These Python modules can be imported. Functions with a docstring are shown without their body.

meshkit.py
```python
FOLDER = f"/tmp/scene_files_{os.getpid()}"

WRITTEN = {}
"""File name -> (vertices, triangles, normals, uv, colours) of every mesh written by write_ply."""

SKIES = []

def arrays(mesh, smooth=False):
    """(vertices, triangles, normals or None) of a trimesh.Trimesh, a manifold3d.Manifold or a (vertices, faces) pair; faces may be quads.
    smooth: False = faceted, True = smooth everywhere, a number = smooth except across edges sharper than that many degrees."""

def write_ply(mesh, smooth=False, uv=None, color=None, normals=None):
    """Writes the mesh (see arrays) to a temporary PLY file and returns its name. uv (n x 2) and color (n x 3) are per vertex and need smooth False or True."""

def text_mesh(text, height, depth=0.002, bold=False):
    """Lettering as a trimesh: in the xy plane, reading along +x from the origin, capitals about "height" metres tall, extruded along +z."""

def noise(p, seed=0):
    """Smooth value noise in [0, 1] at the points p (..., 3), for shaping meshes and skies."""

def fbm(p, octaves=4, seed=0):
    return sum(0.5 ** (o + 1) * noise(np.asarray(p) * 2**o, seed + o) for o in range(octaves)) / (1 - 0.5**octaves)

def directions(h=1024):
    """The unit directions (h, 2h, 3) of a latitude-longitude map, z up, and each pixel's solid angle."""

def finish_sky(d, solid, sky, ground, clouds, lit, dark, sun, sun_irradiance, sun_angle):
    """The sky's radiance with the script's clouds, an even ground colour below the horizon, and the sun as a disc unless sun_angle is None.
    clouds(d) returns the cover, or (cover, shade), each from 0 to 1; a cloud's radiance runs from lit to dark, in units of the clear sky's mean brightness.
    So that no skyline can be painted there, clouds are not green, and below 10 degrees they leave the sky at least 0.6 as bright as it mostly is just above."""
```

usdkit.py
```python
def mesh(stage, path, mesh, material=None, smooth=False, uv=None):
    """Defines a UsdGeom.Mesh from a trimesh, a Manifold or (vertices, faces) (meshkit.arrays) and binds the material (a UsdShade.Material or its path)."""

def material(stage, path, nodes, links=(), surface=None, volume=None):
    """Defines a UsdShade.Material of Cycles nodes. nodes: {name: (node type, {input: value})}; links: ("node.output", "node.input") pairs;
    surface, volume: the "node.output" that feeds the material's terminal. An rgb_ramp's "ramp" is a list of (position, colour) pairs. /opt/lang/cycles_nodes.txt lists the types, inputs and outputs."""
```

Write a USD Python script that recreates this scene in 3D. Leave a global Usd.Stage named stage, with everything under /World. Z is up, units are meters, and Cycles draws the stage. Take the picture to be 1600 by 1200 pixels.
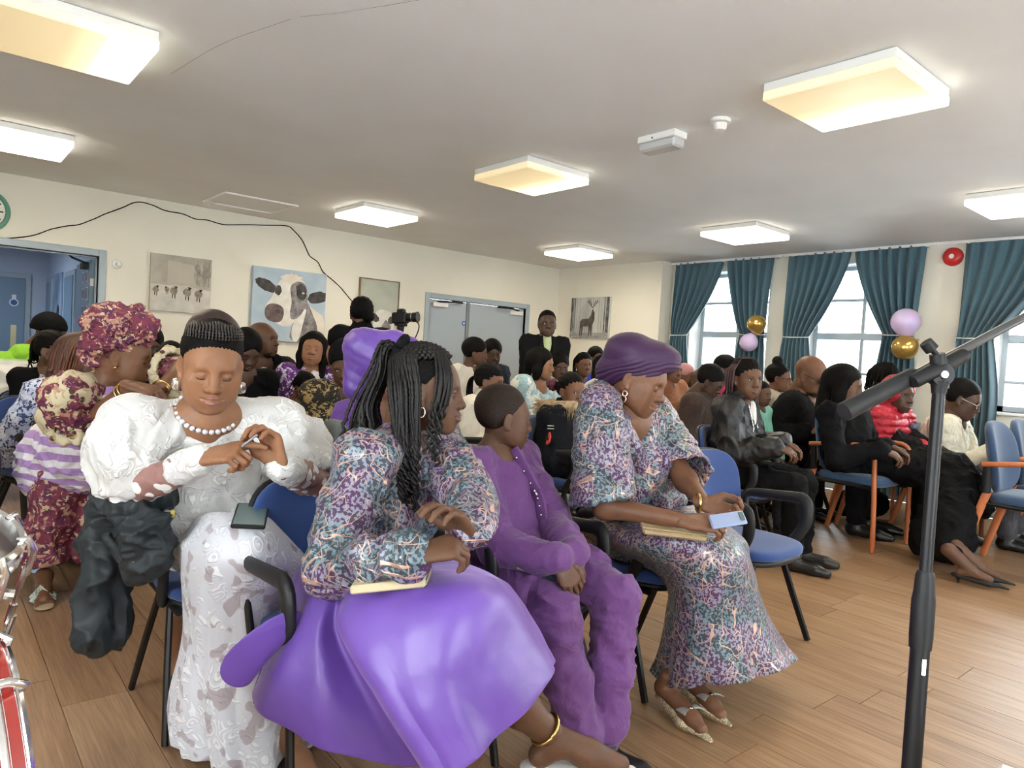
import math, numpy as np, trimesh, usdkit, meshkit, manifold3d
from pxr import Usd, UsdGeom, UsdLux, UsdShade, Gf, Sdf
from shapely.geometry import Polygon, Point, box as sbox
from shapely import affinity
stage = Usd.Stage.CreateInMemory()
UsdGeom.SetStageUpAxis(stage, UsdGeom.Tokens.z); UsdGeom.SetStageMetersPerUnit(stage, 1.0)
stage.SetDefaultPrim(UsdGeom.Xform.Define(stage, '/World').GetPrim())
V = lambda *a: np.array(a, float)
rad = math.radians
# ------------------------------------------------ camera, sky, exposure
CAM_Z, FPX = 1.25, 1099.26
def cam_axes(yaw=49.88, pitch=2.245, roll=3.363):
    y, p, r = rad(yaw), rad(pitch), rad(roll)
    f = V(math.cos(y)*math.cos(p), math.sin(y)*math.cos(p), -math.sin(p))
    rt = np.cross(f, [0, 0, 1]); rt /= np.linalg.norm(rt); u = np.cross(rt, f)
    return math.cos(r)*rt+math.sin(r)*u, -math.sin(r)*rt+math.cos(r)*u, f
CR, CU, CF = cam_axes()
cam = UsdGeom.Camera.Define(stage, '/World/camera')
cam.AddTransformOp().Set(Gf.Matrix4d(*[*CR, 0, *CU, 0, *(-CF), 0, 0, 0, CAM_Z, 1]))
cam.CreateHorizontalApertureAttr(36.0); cam.CreateVerticalApertureAttr(27.0)
cam.CreateFocalLengthAttr(36.0*FPX/1600); cam.CreateClippingRangeAttr(Gf.Vec2f(0.05, 200))
cam.CreateExposureAttr(0.70)
SKY_STRENGTH, LAMP_STRENGTH, CORRIDOR_STRENGTH = 4.6, 9.5, 22.0
def at(u, v, d):
    """the point seen at frame position u, v (of 1600 x 1200) at depth d metres"""
    return V(0, 0, CAM_Z)+d*(CF+CR*(u-800)/FPX-CU*(v-600)/FPX)
# ------------------------------------------------ names, tags, prims
_used = {}
def numbered(parent, name):
    k = (parent, name); n = _used.get(k, 0); _used[k] = n+1
    return name if n == 0 else f'{name}_{n:03d}'
def tag(prim, label=None, cat=None, group=None, kind=None):
    p = prim.GetPrim() if hasattr(prim, 'GetPrim') else prim
    for k, v in (('label', label), ('category', cat), ('group', group), ('kind', kind)):
        if v: p.SetCustomDataByKey(k, v)
    return p
def thing(name, label, cat, loc=(0, 0, 0), rz=0.0, group=None):
    x = UsdGeom.Xform.Define(stage, '/World/'+numbered('/World', name))
    x.AddTranslateOp().Set(Gf.Vec3d(*map(float, loc))); x.AddRotateZOp().Set(float(rz))
    x.AddScaleOp().Set(Gf.Vec3f(1, 1, 1))
    return tag(x, label, cat, group)
_base = {}
def lighter(m, root):
    """drops the triangles that a smooth surface this far away does not need"""
    c = np.array(m.vertices).mean(0); c = c if root in _base else c+2.5*CF
    q = manifold3d.Manifold(manifold3d.Mesh(vert_properties=np.asarray(m.vertices, np.float32), tri_verts=np.asarray(m.faces, np.uint32)))
    if q.status() != manifold3d.Error.NoError: return m
    s = q.simplify(max(.00020*((c-[0, 0, CAM_Z])@CF), .0003)).to_mesh(); return trimesh.Trimesh(s.vert_properties[:, :3], s.tri_verts, process=False)
def person_at(name, label, cat_, base, group=None):
    """a thing standing at base whose part meshes are given in the room's coordinates"""
    b = V(base[0], base[1], 0); t = thing(name, label, cat_, b, 0., group); _base[str(t.GetPath())] = b; return t
def part(parent, name, mesh, mat, smooth=False, label=None):
    pp = str(parent.GetPath()) if parent is not None else '/World'
    root = '/'.join(pp.split('/')[:3])
    if len(mesh.faces) > 1200 and smooth is True: mesh = lighter(mesh, root)
    if root in _base: mesh = mesh.copy(); mesh.vertices = np.array(mesh.vertices)-_base[root]
    m = usdkit.mesh(stage, pp+'/'+numbered(pp, name), mesh, mat, smooth)
    return tag(m, label)
def solo(name, mesh, mat, label, cat, smooth=False, group=None):
    return tag(part(None, name, mesh, mat, smooth), label, cat, group)
def struct(name, mesh, mat, parent=None, smooth=False):
    p = part(parent, name, mesh, mat, smooth)
    if parent is None: tag(p, kind='structure')
    return p
def copy_of(src, label, loc, rz=0.0, scale=1.0, group=None, cat=None):
    name = src.GetName(); base = name[:-4] if name[-4:-3] == '_' and name[-3:].isdigit() else name
    x = UsdGeom.Xform.Define(stage, '/World/'+numbered('/World', base))
    x.GetPrim().GetReferences().AddInternalReference(src.GetPath()); x.GetPrim().SetInstanceable(True)
    for op, v in zip(x.GetOrderedXformOps(), (Gf.Vec3d(*map(float, loc)), float(rz), Gf.Vec3f(scale, scale, scale))): op.Set(v)
    return tag(x, label, cat or src.GetCustomDataByKey('category'), group)
# ------------------------------------------------ simple shapes
cat = lambda *m: trimesh.util.concatenate([x for x in m if x is not None])
def box(c, s, rz=0.0, R=None):
    m = trimesh.creation.box(s)
    if rz: m.apply_transform(trimesh.transformations.rotation_matrix(rad(rz), [0, 0, 1]))
    if R is not None: m.apply_transform(R)
    m.apply_translation(c); return m
def bbox(a, b): a, b = np.array(a, float), np.array(b, float); return box((a+b)/2, np.abs(b-a))
def rbox(a, b, r=.01):
    """box with chamfered edges"""
    a, b = np.minimum(a, b).astype(float), np.maximum(a, b).astype(float); pts = []
    r = min(r, .49*(b-a).min())
    for k in range(3):
        lo, hi = a+r, b-r; lo[k], hi[k] = a[k], b[k]
        pts += [[(lo, hi)[i][0], (lo, hi)[j][1], (lo, hi)[l][2]] for i in (0, 1) for j in (0, 1) for l in (0, 1)]
    return trimesh.convex.convex_hull(np.array(pts))
def frame_of(d):
    d = np.array(d, float)/np.linalg.norm(d); a = V(0, 0, 1) if abs(d[2]) < .9 else V(1, 0, 0)
    x = np.cross(a, d); x /= np.linalg.norm(x); return x, np.cross(d, x), d
def tube(pts, r, n=8, flat=1.0, up=None, close=False):
    """swept tube; r may vary along it; flat squashes the section along the frame's second axis"""
    pts = np.array(pts, float); N = len(pts); r = np.broadcast_to(np.array(r, float), (N,))
    t = np.gradient(pts, axis=0); t /= np.linalg.norm(t, axis=1, keepdims=True)+1e-12
    if up is None: x = frame_of(t[0])[0]
    else: x = np.cross(np.array(up, float), t[0]); x /= np.linalg.norm(x)+1e-12
    ang = np.arange(n)*2*np.pi/n; rows = []
    for i in range(N):
        x = x-t[i]*(x@t[i]); x /= np.linalg.norm(x)+1e-12; y = np.cross(t[i], x)
        rows.append(pts[i]+r[i]*(np.cos(ang)[:, None]*x+flat*np.sin(ang)[:, None]*y))
    v = np.vstack(rows+[pts[:1], pts[-1:]]); f = []
    i, j = np.meshgrid(np.arange(N-1), np.arange(n), indexing='ij'); a = (i*n+j).ravel(); b = (i*n+(j+1) % n).ravel()
    f = np.vstack([np.c_[a, b, b+n], np.c_[a, b+n, a+n]])
    k = np.arange(n); e = (N-1)*n
    f = np.vstack([f, np.c_[np.full(n, N*n), (k+1) % n, k], np.c_[np.full(n, N*n+1), e+k, e+(k+1) % n]])
    return trimesh.Trimesh(v, f, process=False)
def smooth_path(pts, n=40):
    """Catmull-Rom through the points"""
    p = np.array(pts, float); p = np.vstack([2*p[0]-p[1], p, 2*p[-1]-p[-2]]); out = []
    s = np.linspace(0, len(p)-3-1e-9, n)
    for q in s:
        i = int(q); t = q-i; a, b, c, d = p[i:i+4]
        out.append(.5*(2*b+(c-a)*t+(2*a-5*b+4*c-d)*t*t+(3*b-a-3*c+d)*t**3))
    return np.array(out)
def bent(pts, r, n=6):
    """polyline with its corners rounded to radius r"""
    p = [np.array(q, float) for q in pts]; out = [p[0]]
    for a, b, c in zip(p, p[1:], p[2:]):
        u, w = (a-b)/np.linalg.norm(a-b), (c-b)/np.linalg.norm(c-b)
        q = min(r, .49*np.linalg.norm(a-b), .49*np.linalg.norm(c-b))
        for t in np.linspace(0, 1, n): out.append((1-t)**2*(b+u*q)+2*t*(1-t)*b+t*t*(b+w*q))
    return np.array(out+[p[-1]])
def lathe(prof, n=24):
    return trimesh.creation.revolve(np.array(prof, float), sections=n)
def move(m, M=None, t=None, s=None):
    m = m.copy()
    if s is not None: m.vertices = m.vertices*s
    if M is not None: m.vertices = m.vertices@np.array(M, float)   # rows of M = images of the axes
    if t is not None: m.vertices = m.vertices+np.array(t, float)
    return m
def grid_mesh(P, close_u=False):
    """mesh over an array of points (n, m, 3)"""
    n, m = P.shape[:2]; i, j = np.meshgrid(np.arange(n if close_u else n-1), np.arange(m-1), indexing='ij')
    a = (i*m+j).ravel(); b = (((i+1) % n)*m+j).ravel()
    return trimesh.Trimesh(P.reshape(-1, 3), np.vstack([np.c_[a, b, b+1], np.c_[a, b+1, a+1]]), process=False)
def thick(m, t):
    """gives a sheet thickness t"""
    n = meshkit.arrays(m, True)[2]; v = np.array(m.vertices); N = len(v); f = np.array(m.faces)
    e = np.sort(np.vstack([f[:, [0, 1]], f[:, [1, 2]], f[:, [2, 0]]]), 1); d = np.vstack([f[:, [0, 1]], f[:, [1, 2]], f[:, [2, 0]]])
    u, inv, cnt = np.unique(e, axis=0, return_inverse=True, return_counts=True); bd = d[cnt[inv.ravel()] == 1]
    side = np.vstack([np.c_[bd[:, 0], bd[:, 0]+N, bd[:, 1]], np.c_[bd[:, 1], bd[:, 0]+N, bd[:, 1]+N]])
    return trimesh.Trimesh(np.vstack([v+n*t/2, v-n*t/2]), np.vstack([f, f[:, ::-1]+N, side]), process=False)
# ------------------------------------------------ smooth solids: distance fields meshed by surface nets
class Field:
    def __init__(s, k=.02): s.p, s.k = [], k
    def cone(s, a, b, ra, rb=None, k=None, flat=None, sub=False):
        a, b = np.array(a, float), np.array(b, float); rb = ra if rb is None else rb; r = max(ra, rb)
        s.p.append(('c', a, b, ra, rb, flat, s.k if k is None else k, sub, np.minimum(a, b)-r, np.maximum(a, b)+r)); return s
    def ell(s, c, r, R=None, k=None, sub=False):
        c, r = np.array(c, float), np.broadcast_to(np.array(r, float), (3,)); R = np.eye(3) if R is None else np.array(R, float)
        e = np.sqrt(((R.T*r)**2).sum(1)); s.p.append(('e', c, r, R, 0, None, s.k if k is None else k, sub, c-e, c+e)); return s
    def cut(s, o, n, k=.004):
        """removes the half space on the side n of the point o"""
        s.p.append(('h', np.array(o, float), np.array(n, float)/np.linalg.norm(n), 0, 0, None, k, True, None, None)); return s
    def mesh(s, h, post=None):
        add = [q for q in s.p if not q[7]]
        mk = max(q[6] for q in add)*.45+2.5*h; lo = np.min([q[8] for q in add], 0)-mk; hi = np.max([q[9] for q in add], 0)+mk
        n = np.ceil((hi-lo)/h).astype(int)+1; D = np.full(n, .08, np.float32)
        ax = [lo[i]+h*np.arange(n[i]) for i in range(3)]
        for q in s.p:
            kd, k = q[0], q[6]
            if q[8] is None: i0, i1 = np.zeros(3, int), n
            else:
                m = k+2.2*h+.004
                i0 = np.clip(np.floor((q[8]-m-lo)/h).astype(int), 0, n); i1 = np.clip(np.ceil((q[9]+m-lo)/h).astype(int)+1, 0, n)
            if (i1 <= i0).any(): continue
            sl = tuple(slice(a, b) for a, b in zip(i0, i1))
            x, y, z = np.meshgrid(*[ax[i][sl[i]] for i in range(3)], indexing='ij', sparse=True)
            if kd == 'c':
                a, b, ra, rb, fl = q[1:6]; x, y, z = x-a[0], y-a[1], z-a[2]; ab = b-a
                if fl is not None:
                    nv, g = np.array(fl[0], float), 1/fl[1]-1; dn = (x*nv[0]+y*nv[1]+z*nv[2])*g
                    x, y, z = x+nv[0]*dn, y+nv[1]*dn, z+nv[2]*dn; ab = ab+nv*(ab@nv)*g
                t = np.clip((x*ab[0]+y*ab[1]+z*ab[2])/(ab@ab+1e-12), 0, 1)
                d = np.sqrt((x-t*ab[0])**2+(y-t*ab[1])**2+(z-t*ab[2])**2)-(ra+(rb-ra)*t)
                if fl is not None and fl[1] < 1: d = d*(.5+.5*fl[1])
            elif kd == 'e':
                c, r, R = q[1:4]; x, y, z = x-c[0], y-c[1], z-c[2]
                l = [R[i, 0]*x+R[i, 1]*y+R[i, 2]*z for i in range(3)]
                k0 = np.sqrt(sum((l[i]/r[i])**2 for i in range(3))); k1 = np.sqrt(sum((l[i]/r[i]**2)**2 for i in range(3)))
                d = k0*(k0-1)/np.maximum(k1, 1e-9)
            else: d = -((x-q[1][0])*q[2][0]+(y-q[1][1])*q[2][1]+(z-q[1][2])*q[2][2])
            A = D[sl]
            if q[7]: e = np.maximum(k-np.abs(A+d), 0)/k; D[sl] = np.maximum(A, -d)+e*e*k/4
            else: e = np.maximum(k-np.abs(A-d), 0)/k; D[sl] = np.minimum(A, d)-e*e*k/4
        return surface_nets(D, lo, h)
def surface_nets(D, lo, h):
    I = D < 0; n = np.array(D.shape)
    cnt = sum(I[a:n[0]-1+a, b:n[1]-1+b, c:n[2]-1+c].astype(np.int8) for a in (0, 1) for b in (0, 1) for c in (0, 1))
    cell = np.argwhere((cnt > 0) & (cnt < 8)); ids = np.full(n-1, -1, np.int64); ids[tuple(cell.T)] = np.arange(len(cell))
    acc, num = np.zeros((len(cell), 3)), np.zeros(len(cell))
    cs = [(a, b, c) for a in (0, 1) for b in (0, 1) for c in (0, 1)]
    val = {q: D[cell[:, 0]+q[0], cell[:, 1]+q[1], cell[:, 2]+q[2]] for q in cs}
    for a in cs:
        for k in range(3):
            if a[k] == 0:
                b = tuple(1 if i == k else a[i] for i in range(3)); va, vb = val[a], val[b]; on = (va < 0) != (vb < 0)
                t = np.where(on, va/np.where(on, va-vb, 1), 0); p = np.tile(np.array(a, float), (len(cell), 1)); p[:, k] += t
                acc[on] += p[on]; num[on] += 1
    v = lo+h*(cell+acc/num[:, None]); F = []
    for k in range(3):
        A = np.take(I, range(0, n[k]-1), k); B = np.take(I, range(1, n[k]), k)
        e = np.argwhere(A != B); i, j = [(1, 2), (2, 0), (0, 1)][k]
        e = e[(e[:, i] > 0) & (e[:, j] > 0) & (e[:, i] < n[i]-1) & (e[:, j] < n[j]-1)]; inside = A[tuple(e.T)]
        def g(di, dj): q = e.copy(); q[:, i] -= di; q[:, j] -= dj; return ids[tuple(q.T)]
        a, b, c, d = g(0, 0), g(1, 0), g(1, 1), g(0, 1)
        q = np.c_[a, b, c, d]; q[~inside] = q[~inside][:, ::-1]; F.append(q)
    q = np.vstack(F); q = q[(q >= 0).all(1)]
    return trimesh.Trimesh(v, np.vstack([q[:, [0, 1, 2]], q[:, [0, 2, 3]]]), process=False)
def relax(m, n=2, lam=.5):
    f = np.array(m.faces); e = np.vstack([f[:, [0, 1]], f[:, [1, 2]], f[:, [2, 0]]]); v = np.array(m.vertices)
    deg = np.bincount(e[:, 0], minlength=len(v))[:, None].clip(1)
    for _ in range(n):
        for l in (lam, -lam*1.03):
            s = np.stack([np.bincount(e[:, 0], v[e[:, 1], k], len(v)) for k in range(3)], 1); v = v+l*(s/deg-v)
    return trimesh.Trimesh(v, f, process=False)
def wrinkle(m, amp, scale, seed=0, stretch=(1, 1, 1)):
    """cloth folds: pushes the surface along its normals by ridged noise"""
    v = np.array(m.vertices); n = meshkit.arrays(m, True)[2]; q = v*np.array(stretch)*scale
    w = q+1.1*meshkit.noise(q*.5, seed+5)[:, None]; a = (1-np.abs(2*meshkit.noise(w*1.5, seed)-1))**2; b = (1-np.abs(2*meshkit.noise(w*3.1+7, seed+1)-1))**2
    return trimesh.Trimesh(v+n*(amp*(1.5*(a-.42)+.75*(b-.42)))[:, None], m.faces, process=False)
# ------------------------------------------------ materials
LK = '/World/Looks/'
UsdGeom.Scope.Define(stage, '/World/Looks')
_mats = {}
def plain(name, col, rough=.5, **kw):
    if name in _mats: return _mats[name]
    _mats[name] = m = usdkit.material(stage, LK+name, {'p': ('principled_bsdf', {'base_color': col, 'roughness': rough, **kw})}, surface='p.BSDF')
    return m
def graph(name, nodes, links, surface='p.BSDF'):
    if name in _mats: return _mats[name]
    _mats[name] = m = usdkit.material(stage, LK+name, nodes, links, surface=surface); return m
def varied(name, c1, c2, scale=8., rough=.6, bump=0., bscale=None, detail=4., stretch=(1, 1, 1), **kw):
    """two colours mixed by noise, with a fine relief"""
    nd = {'t': ('texture_coordinate', {}), 'm': ('mapping', {'scale': stretch}), 'n': ('noise_texture', {'scale': scale, 'detail': detail}),
          'r': ('rgb_ramp', {'ramp': [(.3, c1), (.7, c2)]}), 'p': ('principled_bsdf', {'roughness': rough, **kw})}
    ln = [('t.object', 'm.vector'), ('m.vector', 'n.vector'), ('n.fac', 'r.fac'), ('r.color', 'p.base_color')]
    if bump:
        nd['n2'] = ('noise_texture', {'scale': bscale or scale*6, 'detail': 3.}); nd['b'] = ('bump', {'strength': bump, 'distance': .004})
        ln += [('m.vector', 'n2.vector'), ('n2.fac', 'b.height'), ('b.normal', 'p.normal')]
    return graph(name, nd, ln)
# ================================================ light: sky, and the room's own lamps further down
dome = UsdLux.DomeLight.Define(stage, '/World/sky_light')
dome.CreateIntensityAttr(SKY_STRENGTH); dome.CreateColorAttr(Gf.Vec3f(.86, .94, 1.0))
# ================================================ the room
CEIL, YA, XB, XD, YR = 2.63, 7.9, 7.72, 7.49, 5.94      # ceiling, picture wall, window wall, deer wall and its return
X0, Y0 = -2.6, -2.6                                      # walls behind the viewer
def plaster(name, c, bump=.15):
    c = np.array(c)
    return varied(name, c*.97, np.minimum(c*1.03, 1), scale=1.5, rough=.75, bump=bump, bscale=60.)
M_wall = plaster('wall_paint', (.80, .765, .66)); M_ceil = plaster('ceiling_paint', (.83, .85, .855)); M_reveal = plaster('reveal_paint', (.83, .84, .84))
M_frame = plain('grey_blue_gloss_paint', (.36, .43, .48), .35); M_leaf = plain('pale_grey_blue_door', (.40, .46, .51), .4)
M_winframe = plain('grey_window_frame', (.42, .48, .52), .4); M_white = plain('white_plastic', (.82, .82, .79), .4)
M_black = plain('black_plastic', (.007, .007, .008), .5, specular_ior_level=.3); M_chrome = plain('chrome', (.75, .75, .74), .16, metallic=1.0)
M_steel = plain('brushed_steel', (.55, .55, .54), .35, metallic=1.0); M_corr = plaster('corridor_paint', (.50, .58, .70))  # M_corr: white corridor walls, the blue of the daylight put into their colour
M_dark = plain('dark_gap', (.02, .022, .025), .8)
FL_X, FL_Y = (X0, XB), (Y0, YA+4.6)
# ---- floor: wood planks, each laid board by board where they can be told apart
def wood(name, a, b, seed):
    return graph(name, {'t': ('texture_coordinate', {}), 'm': ('mapping', {'scale': (9, .55, 1), 'location': (seed*3.1, seed*1.7, 0)}),
        'n': ('noise_texture', {'scale': 2.2, 'detail': 6., 'roughness': .62, 'distortion': 1.2}),
        'm2': ('mapping', {'scale': (60, 2.2, 1), 'location': (seed*1.3, seed*.7, 0)}), 'n2': ('noise_texture', {'scale': 2., 'detail': 4.}),
        'r': ('rgb_ramp', {'ramp': [(.28, a), (.5, (np.array(a)+b)/2), (.72, b)]}), 'r2': ('rgb_ramp', {'ramp': [(.3, (.72, .72, .72)), (.6, (1, 1, 1))]}),
        'x': ('mix', {'mix_type': 'multiply', 'fac': 1.0}), 'rr': ('rgb_ramp', {'ramp': [(.3, (.36,)*3), (.7, (.52,)*3)]}),
        'b': ('bump', {'strength': .12, 'distance': .003}), 'p': ('principled_bsdf', {'roughness': .42, 'specular_ior_level': .45})},
        [('t.object', 'm.vector'), ('t.object', 'm2.vector'), ('m.vector', 'n.vector'), ('m2.vector', 'n2.vector'), ('n.fac', 'r.fac'), ('n2.fac', 'r2.fac'),
         ('r.color', 'x.color1'), ('r2.color', 'x.color2'), ('x.color', 'p.base_color'), ('n2.fac', 'b.height'), ('b.normal', 'p.normal')])
PLANKS = [wood(f'plank_wood_{i}', a, b, i) for i, (a, b) in enumerate([((.250, .135, .066), (.405, .245, .132)), ((.270, .150, .074), (.430, .265, .148)),
          ((.235, .126, .062), (.385, .228, .124)), ((.280, .162, .084), (.440, .278, .162)), ((.256, .136, .064), (.418, .250, .134))])]
rng = np.random.default_rng(4)
floor = struct('floor', bbox((X0, Y0, -.10), (XB, YA+4.6, -.004)), wood('under_floor_wood', (.25, .138, .070), (.41, .25, .138), 9))
PW, PL = .20, 1.22
ix = 0; x = -.62
while x < 6.6:
    y = -1.2+rng.uniform(-PL, 0); y1 = 4.0 if x < 4.4 else 3.2
    if x > 3.4: y = max(y, -.2-rng.uniform(0, .8))
    while y < y1:
        a, b = V(x+.0006, y+.0006, -.012), V(x+PW-.0006, y+PL-.0006, 0); w = .0009
        m = box((a+b)/2, b-a); t = m.vertices[:, 2] > -.001; c = (a+b)/2
        m.vertices[t, 0] += np.where(m.vertices[t, 0] > c[0], -w, w); m.vertices[t, 1] += np.where(m.vertices[t, 1] > c[1], -w, w)
        part(floor, 'plank', m, PLANKS[rng.integers(5)]); y += PL
    x += PW
# ---- walls, with their openings
def wall_with_holes(name, axis, pos, thick_, a0, a1, z1, holes, mat):
    """a wall standing at x or y = pos, running from a0 to a1, its holes (a, b, z0, z1) real openings"""
    g = sbox(a0, 0, a1, z1)
    for h in holes: g = g.difference(sbox(h[0], h[2], h[1], h[3]))
    m = trimesh.creation.extrude_polygon(g, abs(thick_), engine='earcut'); v = m.vertices.copy()
    u, w, d = v[:, 0], v[:, 1], v[:, 2]*np.sign(thick_)
    m.vertices = np.c_[u, pos+d, w] if axis == 'y' else np.c_[pos+d, u, w]
    if (axis == 'y') == (thick_ > 0): m.invert()
    return struct(name, trimesh.Trimesh(m.vertices, m.faces), mat)
OD, DD = (.02, 1.31, 0, 1.985), (5.14, 6.84, 0, 1.965)      # open doorway, double door
wall_with_holes('wall_back', 'y', YA, .16, X0, XB+.4, CEIL, [OD, DD], M_wall)
WIN = [(4.50, 5.62), (2.94, 4.06), (1.06, 2.18), (-.62, .50), (-2.2, -1.08)]
WZ0, WZ1 = 1.0, 2.48
wall_with_holes('wall_right', 'x', XB, .36, Y0, YR, CEIL, [(a, b, WZ0, WZ1) for a, b in WIN], M_wall)
struct('wall_alcove', bbox((XD, YR, 0), (XB+.4, YA, CEIL)), M_wall)
wall_with_holes('wall_left', 'x', X0, -.3, Y0, YA, CEIL, [(a, b, .9, 2.35) for a, b in ((-1.5, -.4), (.5, 1.6))], M_wall)
FWIN = [(.2, 1.4), (4.2, 5.4)]
wall_with_holes('wall_front', 'y', Y0, -.3, X0, XB, CEIL, [(a, b, .9, 2.3) for a, b in FWIN], M_wall)
struct('ceiling', bbox((X0, Y0, CEIL), (XB+.36, YA, CEIL+.12)), M_ceil)
# a thin cove strip at the head of the window wall, skirting boards
struct('trim_1', bbox((XB-.012, Y0, CEIL-.035), (XB, YR, CEIL)), M_reveal)
struct('baseboard_back', cat(*[rbox((a, YA-.018, 0), (b, YA, .1), .006) for a, b in ((1.37, 5.06), (6.92, XD))]), M_frame)
struct('baseboard_right', rbox((XB-.018, Y0, 0), (XB, YR, .1), .006), M_frame)
# ---- windows: grey frames with transom and glazing bars, set back in the reveals
M_glass = graph('window_glass', {'f': ('fresnel', {'IOR': 1.45}), 't': ('transparent_bsdf', {'color': (.97, .985, .985)}), 'g': ('glossy_bsdf', {'roughness': .02}), 'x': ('mix_closure', {})},
                [('f.fac', 'x.fac'), ('t.BSDF', 'x.closure1'), ('g.BSDF', 'x.closure2')], surface='x.closure')
def window(n, a, b, x):
    w = struct(f'window_{n}', cat(bbox((x, a, WZ0), (x+.07, a+.055, WZ1)), bbox((x, b-.055, WZ0), (x+.07, b, WZ1)), bbox((x, a, WZ0), (x+.07, b, WZ0+.05)),
               bbox((x, a, WZ1-.05), (x+.07, b, WZ1))), M_winframe)
    zt = 1.70
    part(w, 'transom', rbox((x-.012, a+.05, zt-.045), (x+.07, b-.05, zt+.03), .008), M_winframe)
    m = (a+b)/2; lo, hi = (WZ0+.05, zt-.045), (zt+.03, WZ1-.05)
    for z0, z1, cross in ((lo[0], lo[1], (1.28,)), (hi[0], hi[1], (2.10,))):
        part(w, 'mullion', rbox((x+.005, m-.018, z0), (x+.055, m+.018, z1), .006), M_winframe)
        for zc in cross: part(w, 'glazing_bar', rbox((x+.008, a+.05, zc-.014), (x+.05, b-.05, zc+.014), .005), M_winframe)
        zs = [z0]+list(cross)+[z1]
        for q0, q1 in zip(zs, zs[1:]):
            for y0, y1 in ((a+.055, m-.018), (m+.018, b-.055)):
                part(w, 'pane', bbox((x+.028, y0, q0+.008), (x+.034, y1, q1-.008)), M_glass)
    part(w, 'window_sill', rbox((XB-.035, a-.02, WZ0-.03), (x+.0, b+.02, WZ0), .006), M_reveal)
    part(w, 'reveal_lining', cat(bbox((XB+.001, b-.008, WZ0), (x, b, WZ1)), bbox((XB+.001, a, WZ0), (x, a+.008, WZ1)), bbox((XB+.001, a, WZ1-.008), (x, b, WZ1))), M_reveal)
for i, (a, b) in enumerate(WIN): window(i+1, a, b, XB+.24)
# outside: a pale brick house front over the way, lit by the sky
M_brick = graph('pale_brick', {'t': ('texture_coordinate', {}), 's': ('separate_xyz', {}), 'c': ('combine_xyz', {}), 'b': ('brick_texture', {'color1': (.62, .56, .50), 'color2': (.74, .68, .62), 'mortar': (.85, .84, .82), 'scale': 4.5, 'mortar_size': .025}),
                 'p': ('principled_bsdf', {'roughness': .85})}, [('t.object', 's.vector'), ('s.y', 'c.x'), ('s.z', 'c.y'), ('c.vector', 'b.vector'), ('b.color', 'p.base_color')])
solo('neighbouring_building', bbox((15, -12, -.5), (19, 16, 2.9)), M_brick, 'pale brick house front seen through the windows', 'building')
solo('pavement', bbox((XB+.36, -30, -.6), (40, 40, -.5)), varied('pavement_stone', (.42, .41, .40), (.52, .51, .50), 3.), 'grey paving outside the windows', 'pavement')
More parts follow.
